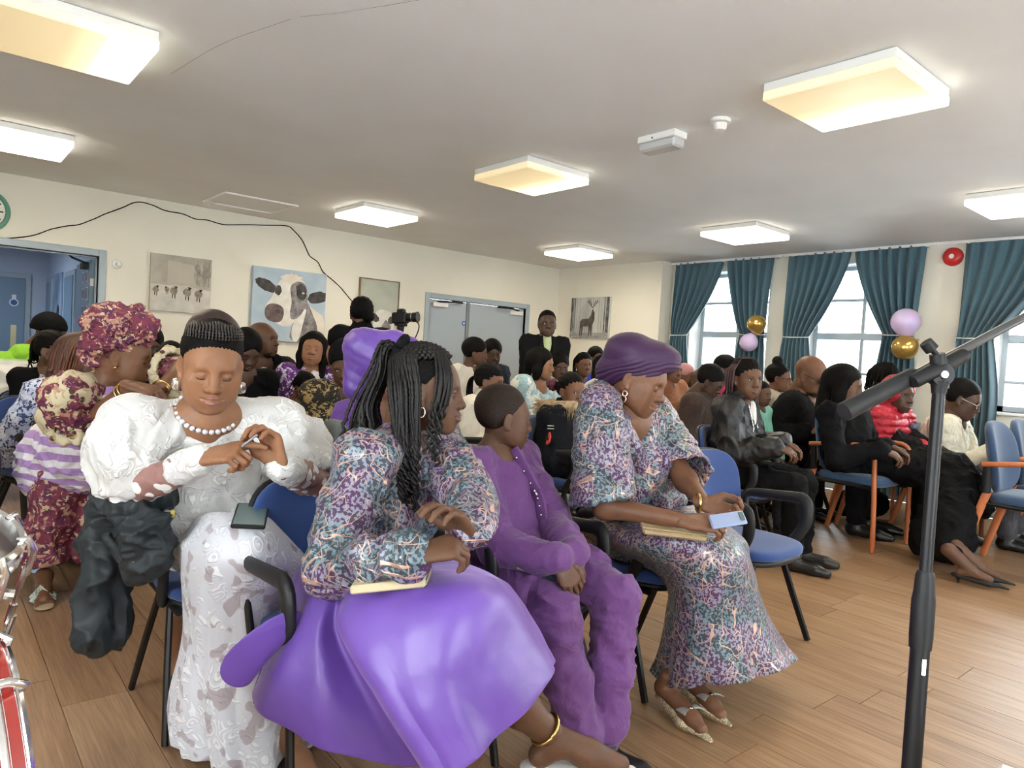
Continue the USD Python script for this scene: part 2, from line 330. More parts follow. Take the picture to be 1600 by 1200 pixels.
# ---- open doorway on the left, with the corridor behind it
fw = .065
def door_frame(name, o, z1):
    g = cat(rbox((o[0]-fw, YA-.022, 0), (o[0], YA+.16, z1+fw), .005), rbox((o[1], YA-.022, 0), (o[1]+fw, YA+.16, z1+fw), .005), rbox((o[0], YA-.022, z1), (o[1], YA+.16, z1+fw), .005))
    return struct(name, g, M_frame)
d1 = door_frame('door_1', OD, OD[3])
part(d1, 'door_stop', cat(bbox((OD[1]-.014, YA+.07, 0), (OD[1], YA+.1, OD[3])), bbox((OD[0], YA+.07, OD[3]-.014), (OD[1], YA+.1, OD[3]))), M_frame)
YC = YA+4.4
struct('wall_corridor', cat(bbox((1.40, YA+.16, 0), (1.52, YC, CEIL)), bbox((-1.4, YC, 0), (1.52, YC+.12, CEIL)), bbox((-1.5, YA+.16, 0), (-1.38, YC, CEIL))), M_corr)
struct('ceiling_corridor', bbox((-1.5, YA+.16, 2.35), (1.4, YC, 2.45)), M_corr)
M_bluedoor = plain('blue_door_paint', (.17, .26, .36), .4)
dl = struct('door_2', cat(rbox((.24, YC-.03, 0), (1.20, YC-.002, 2.02), .004)), M_frame)
part(dl, 'door_leaf', rbox((.31, YC-.045, 0), (1.13, YC-.028, 1.95), .004), M_bluedoor)
part(dl, 'push_plate', rbox((.97, YC-.05, .95), (1.04, YC-.044, 1.28), .002), plain('brass_plate', (.5, .44, .28), .35, metallic=.8))
part(dl, 'notice', cat(move(trimesh.creation.cylinder(.055, .004, sections=20), M=[[1, 0, 0], [0, 0, 1], [0, 1, 0]], t=(1.0, YC-.047, 1.60)), box((1.0, YC-.047, 1.68), (.05, .004, .06))), M_white)
part(dl, 'notice_mark', move(trimesh.creation.cylinder(.04, .002, sections=20), M=[[1, 0, 0], [0, 0, 1], [0, 1, 0]], t=(1.0, YC-.05, 1.60)), plain('notice_blue', (.04, .10, .30), .5))
# frames along the corridor's right wall
for k, (y0, y1, z1) in enumerate(((YA+1.85, YA+2.6, 1.98), (YA+3.78, YA+4.28, 1.98))):
    d = struct(f'door_{3+k}', rbox((1.372, y0, 0), (1.40, y1, z1), .004), M_frame)
    part(d, 'door_leaf', rbox((1.36, y0+.07, 0), (1.376, y1-.07, z1-.07), .004), M_bluedoor)
cp = thing('corridor_poster', 'dark blue portrait poster of a seated figure on the corridor wall', 'poster')
part(cp, 'sheet', rbox((1.375, YA+2.9, .95), (1.398, YA+3.6, 2.0), .004), varied('poster_blue', (.10, .17, .28), (.36, .47, .62), 2.2))
part(cp, 'printed_figure', cat(move(trimesh.creation.icosphere(2, 1.), s=(.004, .085, .085), t=(1.372, YA+3.1, 1.50)), move(trimesh.creation.icosphere(2, 1.), s=(.004, .2, .3), t=(1.372, YA+3.14, 1.2))), plain('poster_dark', (.02, .02, .025), .6))
# the open leaf, swung into the corridor, with photographs pinned to it
hinge = V(OD[1]-.02, YA+.20, 0); ang = 89.5
leaf = thing('door_leaf', 'blue door leaf standing open into the corridor, covered with pinned photographs', 'door', hinge, ang)
part(leaf, 'panel', rbox((0, -.022, .01), (.84, .022, 1.96), .004), M_bluedoor)
rr = np.random.default_rng(8)
for k in range(8):
    z = 1.86-.17*k
    for j in range(2):
        s = rr.uniform(.10, .15); x = .1+.22*j+rr.uniform(-.02, .02)
        f = part(leaf, 'pinned_photo', box((x, .0265, z-.06), (s, .004, s*.95)), plain('photo_paper', (.5, .53, .62), .4))
        part(leaf, 'photo_print', box((x, .029, z-.06), (s*.78, .003, s*.72)), plain(('photo_violet', 'photo_slate', 'photo_brown')[(k+j) % 3], ((.12, .08, .18), (.10, .14, .22), (.16, .10, .09))[(k+j) % 3], .4))
part(leaf, 'edge_label', box((.003, 0, 1.74), (.008, .03, .075)), M_white)
part(leaf, 'closer_arm', cat(tube([(.10, .04, 1.93), (.42, .12, 2.0), (.16, .2, 2.02)], .011, 6), rbox((.06, .02, 1.88), (.28, .07, 1.94), .006)), M_dark)
# ---- grey double door
d5 = door_frame('door_5', DD, DD[3])
mid = 5.80
for a, b, s in ((DD[0]+.01, mid-.022, 1), (mid+.022, DD[1]-.01, -1)):
    l = part(d5, 'door_leaf', rbox((a, YA+.03, .008), (b, YA+.075, DD[3]-.012), .004), M_leaf)
    cx = a+.17 if s > 0 else b-.17
    part(l, 'door_closer', rbox((cx-.12, YA-.022, 1.855), (cx+.12, YA+.03, 1.915), .008), M_white)
    part(l, 'closer_arm', cat(tube([(cx-.05*s, YA, 1.92), (cx+.16*s, YA-.1, 1.935), (cx+.36*s, YA-.01, 1.94)], .012, 6)), M_black)
part(d5, 'rebate_strip', cat(bbox((mid-.026, YA+.012, .01), (mid-.006, YA+.08, DD[3]-.012)), bbox((mid+.006, YA+.012, .01), (mid+.026, YA+.08, DD[3]-.012))), plain('grey_strip', (.22, .24, .25), .4))
part(d5, 'door_disc', move(trimesh.creation.cylinder(.032, .006, sections=24), M=[[1, 0, 0], [0, 0, 1], [0, 1, 0]], t=(mid-.055, YA+.028, 1.665)), plain('sign_blue', (.03, .12, .42), .4))
part(d5, 'disc_lettering', cat(*[box((mid-.055, YA+.0245, 1.665+q), (w, .002, .006)) for q, w in ((.012, .03), (0, .042), (-.012, .03))]), M_white)
# ---- on the picture wall
def canvas(name, label, x0, x1, z0, z1, th, mat, ax='y', pos=None):
    t = thing(name, label, 'picture'); pos = YA if pos is None else pos
    mk = (lambda a, b, c, d, p, q: bbox((a, pos-q, c), (b, pos-p, d))) if ax == 'y' else (lambda a, b, c, d, p, q: bbox((pos-q, a, c), (pos-p, b, d)))
    part(t, 'stretched_canvas', mk(x0, x1, z0, z1, .004, th), mat); return t, mk
class Art:
    """flat painted shapes lying on a canvas, drawn in its own 0..1 square"""
    def __init__(s, t, x0, x1, z0, z1, ax, pos): s.t, s.b, s.ax, s.pos, s.k = t, (x0, x1, z0, z1), ax, pos, 0
    def shape(s, name, poly, mat):
        s.k += 1; d = .0006+.0004*s.k; x0, x1, z0, z1 = s.b; out = []
        if not hasattr(poly, 'geom_type') and len(poly) > 5:
            q = np.array(poly, float)
            for _ in range(3): q = np.stack([.75*q+.25*np.roll(q, -1, 0), .25*q+.75*np.roll(q, -1, 0)], 1).reshape(-1, 2)
            poly = q
        g = poly if hasattr(poly, 'geom_type') else Polygon(poly).buffer(0)
        g = g.intersection(sbox(.004, .004, .996, .996))
        for q in getattr(g, 'geoms', [g]):
            if q.is_empty or q.area < 1e-6: continue
            m = trimesh.creation.extrude_polygon(q, .0004, engine='earcut'); v = m.vertices; w = d*.5+v[:, 2]
            if s.ax == 'y': m.vertices = np.c_[x0+(x1-x0)*v[:, 0], s.pos-w, z0+(z1-z0)*v[:, 1]]; m.invert() if False else None
            else: m.vertices = np.c_[s.pos-w, x1-(x1-x0)*v[:, 0], z0+(z1-z0)*v[:, 1]]
            out.append(trimesh.Trimesh(m.vertices, m.faces))
        if out:
            c = cat(*out); c.fix_normals(); part(s.t, name, c, mat)
def blob(cx, cy, rx, ry, n=28, rough_=0., seed=0, rot=0.):
    a = np.linspace(0, 2*np.pi, n, endpoint=False); r = 1+rough_*np.random.default_rng(seed).uniform(-1, 1, n)
    return affinity.rotate(Polygon(np.c_[cx+rx*r*np.cos(a), cy+ry*r*np.sin(a)]).buffer(0), rot, origin=(cx, cy))
cv = lambda n, a, b, s=3., **k: varied('paint_'+n, a, b, scale=s, rough=.7, **k)
# five sheep in snow
SB = (1.765, 2.355, 1.505, 2.085)
t, mk = canvas('sheep_picture', 'square snow-grey canvas of five sheep, left of the cow picture', *SB, .035, cv('snow', (.38, .35, .29), (.52, .49, .41), 6.))
art = Art(t, *SB, 'y', YA-.035)
art.shape('snow_bank', [(0, 0), (1, 0), (1, .43), (.6, .47), (0, .46)], cv('snow_white', (.50, .47, .42), (.66, .63, .57), 9.))
art.shape('pale_barn', [(.27, .5), (.7, .5), (.7, .86), (.27, .9)], cv('barn', (.47, .43, .36), (.53, .49, .41), 4.))
art.shape('fence_line', [(0, .48), (.7, .5), (.7, .515), (0, .5)], cv('rail', (.35, .31, .25), (.5, .46, .38), 9.))
for x, w in ((.75, .03), (.79, .015), (.86, .03), (.9, .02), (.94, .03)):
    art.shape('bare_tree', Polygon([(x, .5), (x+w, .5), (x+w*.8, .95), (x+w*.2, .95)]).union(blob(x+w/2, .72, w*1.6, .12, 20, .6, int(x*100))), cv('bark', (.20, .18, .15), (.42, .39, .33), 14.))
for k, (cx, s, hd) in enumerate(((.09, .8, 1), (.27, .62, -1), (.38, 1., 1), (.6, 1.1, 1), (.79, 1.05, 1))):
    cy = .37+.015*(k % 2)-.02*(k > 2); r = .062*s
    art.shape('sheep_legs', cat_poly := blob(cx-.3*r, cy-1.3*r, .12*r, .9*r).union(blob(cx+.35*r, cy-1.4*r, .12*r, .9*r)), cv('sheep_dark', (.02, .017, .013), (.05, .04, .03)))
    art.shape('sheep_fleece', blob(cx, cy, r, r*1.05, 30, .09, k), cv('fleece', (.17, .14, .10), (.36, .31, .23), 30.))
    art.shape('sheep_head', blob(cx+hd*.55*r, cy+1.0*r, .3*r, .42*r).union(blob(cx+hd*.55*r, cy+1.25*r, .62*r, .1*r)), cv('sheep_dark', (.02, .017, .013), (.05, .04, .03)))
# the cow
CB = (2.79, 3.655, 1.27, 2.085)
t, mk = canvas('cow_picture', 'large pale blue canvas with a black and white cow head', *CB, .055, cv('sky_blue', (.36, .46, .56), (.47, .56, .63), 5.))
art = Art(t, *CB, 'y', YA-.055)
C_w, C_w2 = cv('cow_white', (.62, .60, .55), (.80, .78, .73), 12.), cv('cow_cream', (.66, .60, .50), (.78, .73, .64), 8.)
C_k, C_g, C_m = cv('cow_black', (.025, .022, .022), (.085, .075, .075), 14.), cv('cow_grey', (.10, .09, .095), (.33, .31, .31), 16.), cv('cow_muzzle', (.07, .045, .045), (.20, .14, .13), 14.)
art.shape('cow_body', [(.52, 0), (1, 0), (1, .38), (.9, .44), (.72, .56), (.6, .4)], C_w2)
art.shape('cow_neck', [(.50, 0), (.86, 0), (.92, .2), (.80, .46), (.73, .6), (.62, .5), (.53, .2)], C_g)
art.shape('cow_throat', [(.55, 0), (.64, 0), (.70, .3), (.74, .5), (.66, .44), (.53, .22)], C_w)
art.shape('cow_ear', blob(.17, .755, .15, .075, 26, .08, 1, -24), C_k)
art.shape('cow_ear', blob(.88, .655, .14, .085, 26, .08, 2, 16), C_k)
art.shape('cow_head', [(.30, .72), (.36, .86), (.46, .91), (.60, .91), (.70, .84), (.74, .68), (.70, .52), (.62, .36), (.53, .22), (.42, .20), (.30, .26), (.17, .38), (.17, .48), (.26, .60)], C_w)
art.shape('cow_forelock', blob(.52, .88, .14, .07, 30, .25, 3), C_w2)
art.shape('cow_cheek', [(.48, .77), (.58, .86), (.70, .84), (.75, .66), (.72, .5), (.63, .34), (.52, .30), (.50, .42), (.53, .56)], C_g)
art.shape('cow_eye_patch', blob(.65, .71, .07, .12, 24, .12, 5, 12), C_k)
art.shape('cow_eye_patch', blob(.335, .70, .045, .07, 24, .12, 6), C_k)
art.shape('cow_muzzle', [(.16, .37), (.18, .48), (.27, .52), (.40, .49), (.43, .40), (.40, .27), (.30, .25), (.20, .28)], C_m)
art.shape('cow_nostril', blob(.34, .41, .035, .03, 16, .1, 7), C_k)
art.shape('cow_eye', blob(.675, .695, .02, .016), plain('paint_glint', (.4, .42, .46), .5))
# third picture: a calf on pale green in a thin wooden frame
TB = (4.115, 4.65, 1.30, 2.10)
t, mk = canvas('calf_picture', 'tall pale green picture in a thin wooden frame, behind the camera tripod', *TB, .028, cv('sage', (.36, .40, .33), (.50, .52, .44), 4.))
part(t, 'frame', cat(mk(TB[0]-.012, TB[0], TB[2], TB[3], .004, .04), mk(TB[1], TB[1]+.012, TB[2], TB[3], .004, .04), mk(TB[0]-.012, TB[1]+.012, TB[3], TB[3]+.012, .004, .04), mk(TB[0]-.012, TB[1]+.012, TB[2]-.012, TB[2], .004, .04)), plain('thin_oak_frame', (.20, .13, .07), .5))
art = Art(t, *TB, 'y', YA-.028)
art.shape('calf_head', [(.40, .0), (.95, 0), (.92, .3), (.88, .5), (.75, .54), (.5, .56), (.38, .45), (.36, .2)], C_w)
art.shape('calf_ear', blob(.84, .40, .09, .06, 20, .1, 3, 20), C_k)
art.shape('calf_ear', blob(.40, .42, .12, .06, 20, .1, 4, -20), C_k)
art.shape('calf_cheek', [(.6, .05), (.85, .05), (.84, .3), (.7, .4), (.6, .3)], C_g)
# stag on the alcove wall
GB = (6.80, 7.565, 1.585, 2.175)
t, mk = canvas('stag_picture', 'grey woodland canvas with a standing stag, on the alcove wall', *GB, .04, cv('mist', (.40, .41, .40), (.60, .61, .58), 4.), 'x', XD)
art = Art(t, *GB, 'x', XD-.04)
rs = np.random.default_rng(3); dk = cv('trunk', (.04, .045, .045), (.25, .25, .24), 12.); md = cv('mid_trunk', (.24, .25, .24), (.42, .42, .40), 9.)
for x in rs.uniform(0, 1, 16): art.shape('painted_trunk', [(x, .1), (x+.012, .1), (x+.01, 1), (x+.002, 1)], md)
for x, w in ((.0, .05), (.055, .02), (.1, .015), (.87, .03), (.92, .08)): art.shape('painted_trunk', [(x, .05), (x+w, .04), (x+w*.95, 1), (x+.1*w, 1)], dk)
art.shape('painted_ground', [(0, 0), (1, 0), (1, .16), (.8, .12), (.5, .14), (.2, .1), (0, .2)], md)
for x in rs.uniform(0, 1, 22): art.shape('painted_grass', [(x, 0), (x+.012, 0), (x+rs.uniform(-.04, .05), rs.uniform(.08, .2))], dk)
st = cv('stag_brown', (.045, .038, .03), (.13, .115, .095), 16.)
body = Polygon([(.27, .38), (.33, .46), (.5, .47), (.56, .55), (.575, .68), (.60, .70), (.655, .66), (.66, .69), (.62, .74), (.60, .745), (.56, .74), (.635, .62), (.64, .45), (.6, .33), (.5, .29), (.36, .29)]).buffer(.006)
for x0, x1, y1 in ((.30, .275, .04), (.34, .33, .06), (.53, .52, .05), (.57, .575, .05)): body = body.union(Polygon([(x0-.025, .34), (x0+.025, .34), (x1+.009, y1), (x1-.009, y1)]))
art.shape('stag', body, st)
from shapely.geometry import LineString
for s in (-1, 1):
    c = .585; L = [(c, .74), (c+s*.05, .80), (c+s*.10, .86), (c+s*.11, .93)]
    g = LineString(L).buffer(.008)
    for p, q in (((.03, .78), (.035, .87)), ((.07, .83), (.06, .92)), ((.1, .86), (.15, .89))): g = g.union(LineString([(c+s*p[0], p[1]), (c+s*q[0], q[1])]).buffer(.006))
    art.shape('antler', g, st)
# clock, sensor, cable
t = thing('wall_clock', 'round wall clock with green rim and pale dial by the doorway', 'clock', (.405, YA, 2.275))
RY = [[1, 0, 0], [0, 0, 1], [0, -1, 0]]
part(t, 'rim', move(lathe([(.155, 0), (.19, 0), (.195, .02), (.185, .04), (.165, .045), (.155, .03), (.155, 0)], 40), M=RY), plain('clock_green', (.10, .30, .22), .4), 40)
part(t, 'dial', move(trimesh.creation.cylinder(.157, .02, sections=40), M=RY, t=(0, -.012, 0)), plain('clock_dial', (.78, .78, .72), .5))
part(t, 'hour_marks', cat(*[box((.125*math.sin(a), -.024, .125*math.cos(a)), (.012, .003, .03), R=trimesh.transformations.rotation_matrix(a, [0, 1, 0])) for a in np.arange(12)*math.pi/6]), M_black)
part(t, 'hands', cat(box((.03, -.027, .04), (.1, .003, .012), R=trimesh.transformations.rotation_matrix(-.9, [0, 1, 0])), box((.0, -.027, -.05), (.01, .003, .12))), M_black)
part(t, 'printed_motif', cat(*[move(trimesh.creation.icosphere(1, 1.), s=(.02, .002, .03), t=(.07*math.sin(a), -.023, .07*math.cos(a))) for a in (.6, 1.5, 2.4, 3.4, 4.4, 5.4)]), plain('clock_motif', (.25, .33, .28), .6))
t = thing('motion_sensor', 'small white round sensor on the wall beside the open doorway', 'sensor', (1.465, YA, 1.93))
part(t, 'base', move(lathe([(0, 0), (.045, 0), (.045, .012), (.036, .022), (0, .022)], 24), M=RY), M_white, 40)
part(t, 'dome', move(trimesh.creation.icosphere(2, 1.), s=(.028, .03, .028), t=(.01, -.028, -.002)), M_white, True)
cab = [at(*p, 1) for p in ((-40, 374), (0, 373), (30, 371), (55, 367), (80, 358), (105, 353), (123, 351), (145, 343), (165, 334), (190, 325), (208, 317), (222, 316), (240, 321), (258, 329), (285, 334), (305, 342), (325, 344), (350, 351), (385, 351), (415, 352), (448, 353), (460, 361), (472, 375), (480, 392), (485, 401), (497, 410), (505, 425), (518, 436), (532, 449), (546, 466), (556, 480), (566, 520))]
cab = smooth_path([V(0, 0, CAM_Z)+(p-[0, 0, CAM_Z])*((YA-.008)/p[1]) for p in cab], 140)
solo('cable', tube(cab, .0055, 6), M_black, 'thin black cable looped loosely across the picture wall', 'cable', True)
# ---- ceiling fittings
t = thing('ceiling_hatch', 'white framed access hatch in the ceiling near the picture wall', 'hatch', (2.5, 7.19, CEIL))
part(t, 'hatch_frame', cat(*[rbox(a, b, .004) for a, b in (((-.36, -.34, -.018), (.36, -.30, 0)), ((-.36, .30, -.018), (.36, .34, 0)), ((-.36, -.30, -.018), (-.32, .30, 0)), ((.32, -.30, -.018), (.36, .30, 0)))]), M_white)
part(t, 'hatch_panel', bbox((-.32, -.3, -.006), (.32, .3, 0)), M_ceil)
t = thing('emergency_light', 'grey box emergency light fixed to the ceiling beside the smoke detector', 'emergency light', (3.385, 2.755, CEIL))
part(t, 'base', rbox((-.06, -.14, -.04), (.06, .14, 0), .004), M_white)
part(t, 'lens', rbox((-.054, -.134, -.095), (.054, .134, -.038), .012), graph('prismatic_lens', {'p': ('principled_bsdf', {'base_color': (.75, .76, .76), 'roughness': .25, 'transmission_weight': .35})}, []))
part(t, 'lamp_holder', cat(bbox((-.03, -.06, -.085), (.03, -.035, -.05)), bbox((-.03, .035, -.085), (.03, .06, -.05)), bbox((-.06, .02, -.03), (-.062, .03, -.02))), plain('dark_fitting', (.12, .12, .12), .5))
t = thing('smoke_detector', 'white round smoke detector on the ceiling', 'smoke detector', (3.37, 2.34, CEIL))
part(t, 'base', lathe([(0, 0), (.055, 0), (.055, -.02), (.045, -.024), (0, -.024)][::-1], 28), M_white, 40)
part(t, 'sensor_cap', lathe([(0, -.062), (.028, -.06), (.036, -.045), (.036, -.024), (0, -.024)], 28), M_white, 40)
# square ceiling lamps: white tray, thick opal diffuser over two tubes
M_tray = plain('lamp_tray', (.72, .72, .69), .5)
def opal(name, s):
    """opal acrylic lit from inside by its lamps: a lit panel, warmer and dimmer away from the tubes"""
    return graph(name, {'t': ('texture_coordinate', {}), 's': ('separate_xyz', {}), 'm': ('map_range', {'from_min': s[0], 'from_max': s[1], 'clamp': True}),
        'r': ('rgb_ramp', {'ramp': [(0., (.36, .27, .12)), (.45, (.46, .35, .17)), (.66, (.80, .66, .38)), (.80, (1.9, 1.75, 1.25)), (.9, (2.4, 2.3, 1.8)), (1., (2.4, 2.3, 1.8))]}),
        'e': ('emission', {'strength': 1.0}), 'd': ('principled_bsdf', {'base_color': (.6, .58, .5), 'roughness': .35}), 'a': ('add_closure', {})},
        [('t.object', 's.vector'), ('s.'+s[2], 'm.value'), ('m.result', 'r.fac'), ('r.color', 'e.color'), ('e.emission', 'a.closure1'), ('d.BSDF', 'a.closure2')], 'a.closure')
M_op_full = graph('opal_lit', {'e': ('emission', {'color': (1.0, .92, .74), 'strength': 3.0})}, [], 'e.emission')
M_op_right = opal('opal_one_tube_by_window', (-.30, .30, 'x'))
def lamp(label, x, y, mat):
    t = thing('ceiling_lamp', label, 'ceiling lamp', (x, y, CEIL))
    part(t, 'tray', cat(bbox((-.3, -.3, -.042), (.3, .3, -.004))), M_tray)
    part(t, 'diffuser', rbox((-.304, -.304, -.088), (.304, .304, -.042), .006), mat)
    part(t, 'mounting_gap', bbox((-.28, -.28, -.004), (.28, .28, 0)), M_dark)
    L = UsdLux.RectLight.Define(stage, str(t.GetPath())+'/light'); L.AddTranslateOp().Set(Gf.Vec3d(0, 0, -.1))
    L.CreateWidthAttr(.58); L.CreateHeightAttr(.58); L.CreateIntensityAttr(LAMP_STRENGTH); L.CreateColorAttr(Gf.Vec3f(1, .86, .64)); L.CreateNormalizeAttr(False)
for lab, x, y, m in (('square ceiling lamp overhead, nearest on the right', 3.37, 1.60, M_op_right), ('square ceiling lamp in the middle of the room', 3.44, 4.0, M_op_right),
                     ('square ceiling lamp nearest the cow picture', 3.48, 6.4, M_op_full), ('square ceiling lamp nearest the stag picture', 6.27, 6.3, M_op_full),
                     ('square ceiling lamp near the middle window', 6.18, 3.92, M_op_full), ('square ceiling lamp at the right edge, near the red bell', 6.13, 1.6, M_op_full),
                     ('long-looking square ceiling lamp nearest on the left', .50, 3.88, M_op_right), ('square ceiling lamp on the left near the clock wall', .50, 6.22, M_op_full)):
    lamp(lab, x, y, m)
struct('trim_2', cat(*[tube(smooth_path([V(*p, CEIL-.001) for p in q], 30), .0009, 4) for q in ([(1.18, 3.0), (1.05, 3.5), (.98, 4.1)], [(1.6, 2.2), (1.35, 2.7), (1.2, 2.95)])]), plain('hairline_crack', (.30, .29, .27), .9))
CL = UsdLux.RectLight.Define(stage, '/World/corridor_lamp'); CL.AddTranslateOp().Set(Gf.Vec3d(-.1, YA+2.4, 2.33)); CL.CreateWidthAttr(.6); CL.CreateHeightAttr(.6)  # unseen light, added to brighten the corridor behind the doorway
CL.CreateIntensityAttr(CORRIDOR_STRENGTH); CL.CreateColorAttr(Gf.Vec3f(.80, .90, 1.0))
# ---- fire bell
t = thing('fire_bell', 'round red fire alarm bell high on the wall between the curtains', 'fire alarm bell', (XB, 2.575, 2.475))
RX = [[0, 0, 1], [0, 1, 0], [-1, 0, 0]]
part(t, 'bell', move(lathe([(0, -.055), (.04, -.055), (.07, -.048), (.088, -.03), (.09, 0), (0, 0)], 36), M=[[0, 1, 0], [0, 0, 1], [1, 0, 0]]), plain('alarm_red', (.55, .02, .02), .3), 35)
part(t, 'centre_boss', move(lathe([(0, -.066), (.02, -.064), (.025, -.05), (0, -.05)], 24), M=[[0, 1, 0], [0, 0, 1], [1, 0, 0]]), M_white, 40)
# ---- curtains, tied back
M_curt = graph('teal_curtain', {'t': ('texture_coordinate', {}), 'n': ('noise_texture', {'scale': 120., 'detail': 2.}), 'r': ('rgb_ramp', {'ramp': [(.3, (.062, .132, .172)), (.7, (.085, .172, .218))]}),
               'b': ('bump', {'strength': .2, 'distance': .002}), 'p': ('principled_bsdf', {'roughness': .8, 'sheen_weight': .25}), 'tr': ('translucent_bsdf', {'color': (.03, .12, .2)}), 'x': ('mix_closure', {'fac': .15})},
               [('t.object', 'n.vector'), ('n.fac', 'r.fac'), ('r.color', 'p.base_color'), ('n.fac', 'b.height'), ('b.normal', 'p.normal'), ('p.BSDF', 'x.closure1'), ('tr.BSDF', 'x.closure2')], 'x.closure')
def curtain(ya, yb, tie, zt, lab, seed, folds=6.5):
    """ya: the hanging side, yb: where the panels meet at the rail; tie: (outer y, inner y) at the tie height zt"""
    zs = np.concatenate([np.linspace(2.60, zt+.25, 16), np.linspace(zt+.23, zt-.25, 16), np.linspace(zt-.28, .06, 10)]); u = np.linspace(0, 1, 84); P = np.zeros((len(zs), len(u), 3)); r = np.random.default_rng(seed)
    ph = r.uniform(0, 6, 3); sg = 1 if yb > ya else -1
    for i, z in enumerate(zs):
        s = np.clip((2.60-z)/(2.60-zt), 0, 1); g = s**1.5
        o = ya+(tie[0]-ya)*min(1, s); e = yb+(tie[1]-yb)*(g if z > zt else 1)
        if z < zt: e = tie[1]+sg*.07*min(1, (zt-z)/.5); o = tie[0]-sg*.03*min(1, (zt-z)/.4)
        y = o+(e-o)*u; w = abs(e-o)
        amp = .018+.035*s*(1 if z > zt else .9); amp *= np.clip(w/.4, .55, 1)
        fo = amp*np.sin(2*np.pi*folds*u+ph[0]+.5*np.sin(3*u+ph[1]))*(1+.3*np.sin(5*u+ph[2]))
        pinch = math.exp(-((z-zt)/.07)**2); fo = fo*(1-.5*pinch)
        P[i] = np.c_[XB-.085-fo-.03*s, y, np.full(len(u), z)+.012*np.sin(9*u)*(i == len(zs)-1)]
    t = thing('curtain', lab, 'curtain')
    part(t, 'cloth', thick(grid_mesh(P), .004), M_curt, 60)
    c = V(XB-.12, (tie[0]+tie[1])/2, zt); w = abs(tie[1]-tie[0])/2+.012
    a = np.linspace(0, 2*np.pi, 30); part(t, 'tieback', tube(np.c_[c[0]+.075*np.cos(a), c[1]+w*np.sin(a), c[2]+.01*np.cos(a)], .006, 6), plain('pale_cord', (.6, .62, .6), .6))
ZT = 1.66
curtain(5.83, 5.10, (5.82, 5.58), ZT, 'left teal curtain of the far window, beside the alcove', 1)
curtain(4.42, 5.07, (4.47, 4.80), ZT+.02, 'right teal curtain of the far window, with a gold balloon in front', 2)
curtain(4.24, 3.53, (4.23, 3.93), ZT, 'left teal curtain of the middle window', 3, 7)
curtain(2.79, 3.50, (2.84, 3.14), ZT+.04, 'right teal curtain of the middle window, behind the mic stand clamp', 4, 7)
curtain(2.45, 1.62, (2.46, 2.16), ZT+.02, 'teal curtain right of the red fire bell', 5, 7)
curtain(.78, 1.58, (.82, 1.08), ZT, 'teal curtain past the right edge of the picture', 6, 7)
for k, (a, b) in enumerate(((4.32, 5.9), (2.70, 4.30), (.7, 2.52))):
    t = thing('curtain_rail', ('thin white curtain rail over the far window', 'thin white curtain rail over the middle window', 'thin white curtain rail over the right window')[k], 'curtain rail')
    part(t, 'rail', bbox((XB-.105, a, 2.585), (XB-.085, b, 2.605)), M_white)
    for y in (a+.1, (a+b)/2, b-.1): part(t, 'bracket', bbox((XB-.09, y-.012, 2.58), (XB, y+.012, 2.61)), M_white)
# ---- balloons
def balloon(lab, c, r, mat, tilt):
    t = thing('balloon', lab, 'balloon', c); d = np.array(tilt, float); d /= np.linalg.norm(d); x, y, z = frame_of(d)
    m = trimesh.creation.icosphere(4, r); v = m.vertices; k = np.clip(-v[:, 2]/r, 0, 1); v[:, :2] *= (1-.28*k**2)[:, None]; v[:, 2] *= np.where(v[:, 2] < 0, 1.12, 1.0); m.vertices = v
    part(t, 'skin', move(m, M=[x, y, z]), mat, True)
    part(t, 'knot', move(cat(lathe([(0, 0), (.010, 0), (.006, .012), (.013, .022), (0, .022)], 12)), M=[x, y, z], t=-d*(r*1.12+.016)), mat, True)
M_gold = plain('gold_foil_latex', (.55, .36, .10), .18, metallic=.75); M_lil = plain('lilac_latex', (.58, .48, .74), .22, subsurface_weight=.2, subsurface_scale=.05)
XBL = XB-.30
balloon('round gold balloon above the lilac one, far window', (XBL, 4.47, 1.79), .108, M_gold, (0, .3, 1))
balloon('drooping lilac balloon under the gold one, far window', (XBL, 4.55, 1.575), .105, M_lil, (0, .5, -1))
balloon('round lilac balloon above the gold one, middle window', (XBL, 2.85, 1.815), .135, M_lil, (0, .1, 1))
balloon('gold balloon under the lilac one, middle window', (XBL, 2.84, 1.565), .122, M_gold, (.1, .5, -.3))
# ================================================ people: heads, hands, bodies, clothes
def skin_mat(name, c):
    c = np.array(c)
    return graph('skin_'+name, {'t': ('texture_coordinate', {}), 'n': ('noise_texture', {'scale': 14., 'detail': 3.}), 'r': ('rgb_ramp', {'ramp': [(.35, c*.9), (.65, c*1.08)]}),
        'n2': ('noise_texture', {'scale': 260., 'detail': 2.}), 'b': ('bump', {'strength': .12, 'distance': .001}),
        'p': ('principled_bsdf', {'roughness': .48, 'specular_ior_level': .32, 'subsurface_weight': .06, 'subsurface_scale': .01})},
        [('t.object', 'n.vector'), ('t.object', 'n2.vector'), ('n.fac', 'r.fac'), ('r.color', 'p.base_color'), ('n2.fac', 'b.height'), ('b.normal', 'p.normal')])
SKIN = {n: skin_mat(n, c) for n, c in dict(deep=(.070, .035, .021), dark=(.108, .052, .029), brown=(.160, .073, .039), warm=(.255, .118, .060), light=(.34, .18, .11)).items()}
LIPS = {'deep': plain('lips_deep', (.105, .042, .040), .4), 'dark': plain('lips_dark', (.125, .050, .046), .4), 'brown': plain('lips_brown', (.18, .072, .066), .4), 'warm': plain('lips_warm', (.27, .105, .10), .38), 'light': plain('lips_light', (.34, .14, .12), .4)}
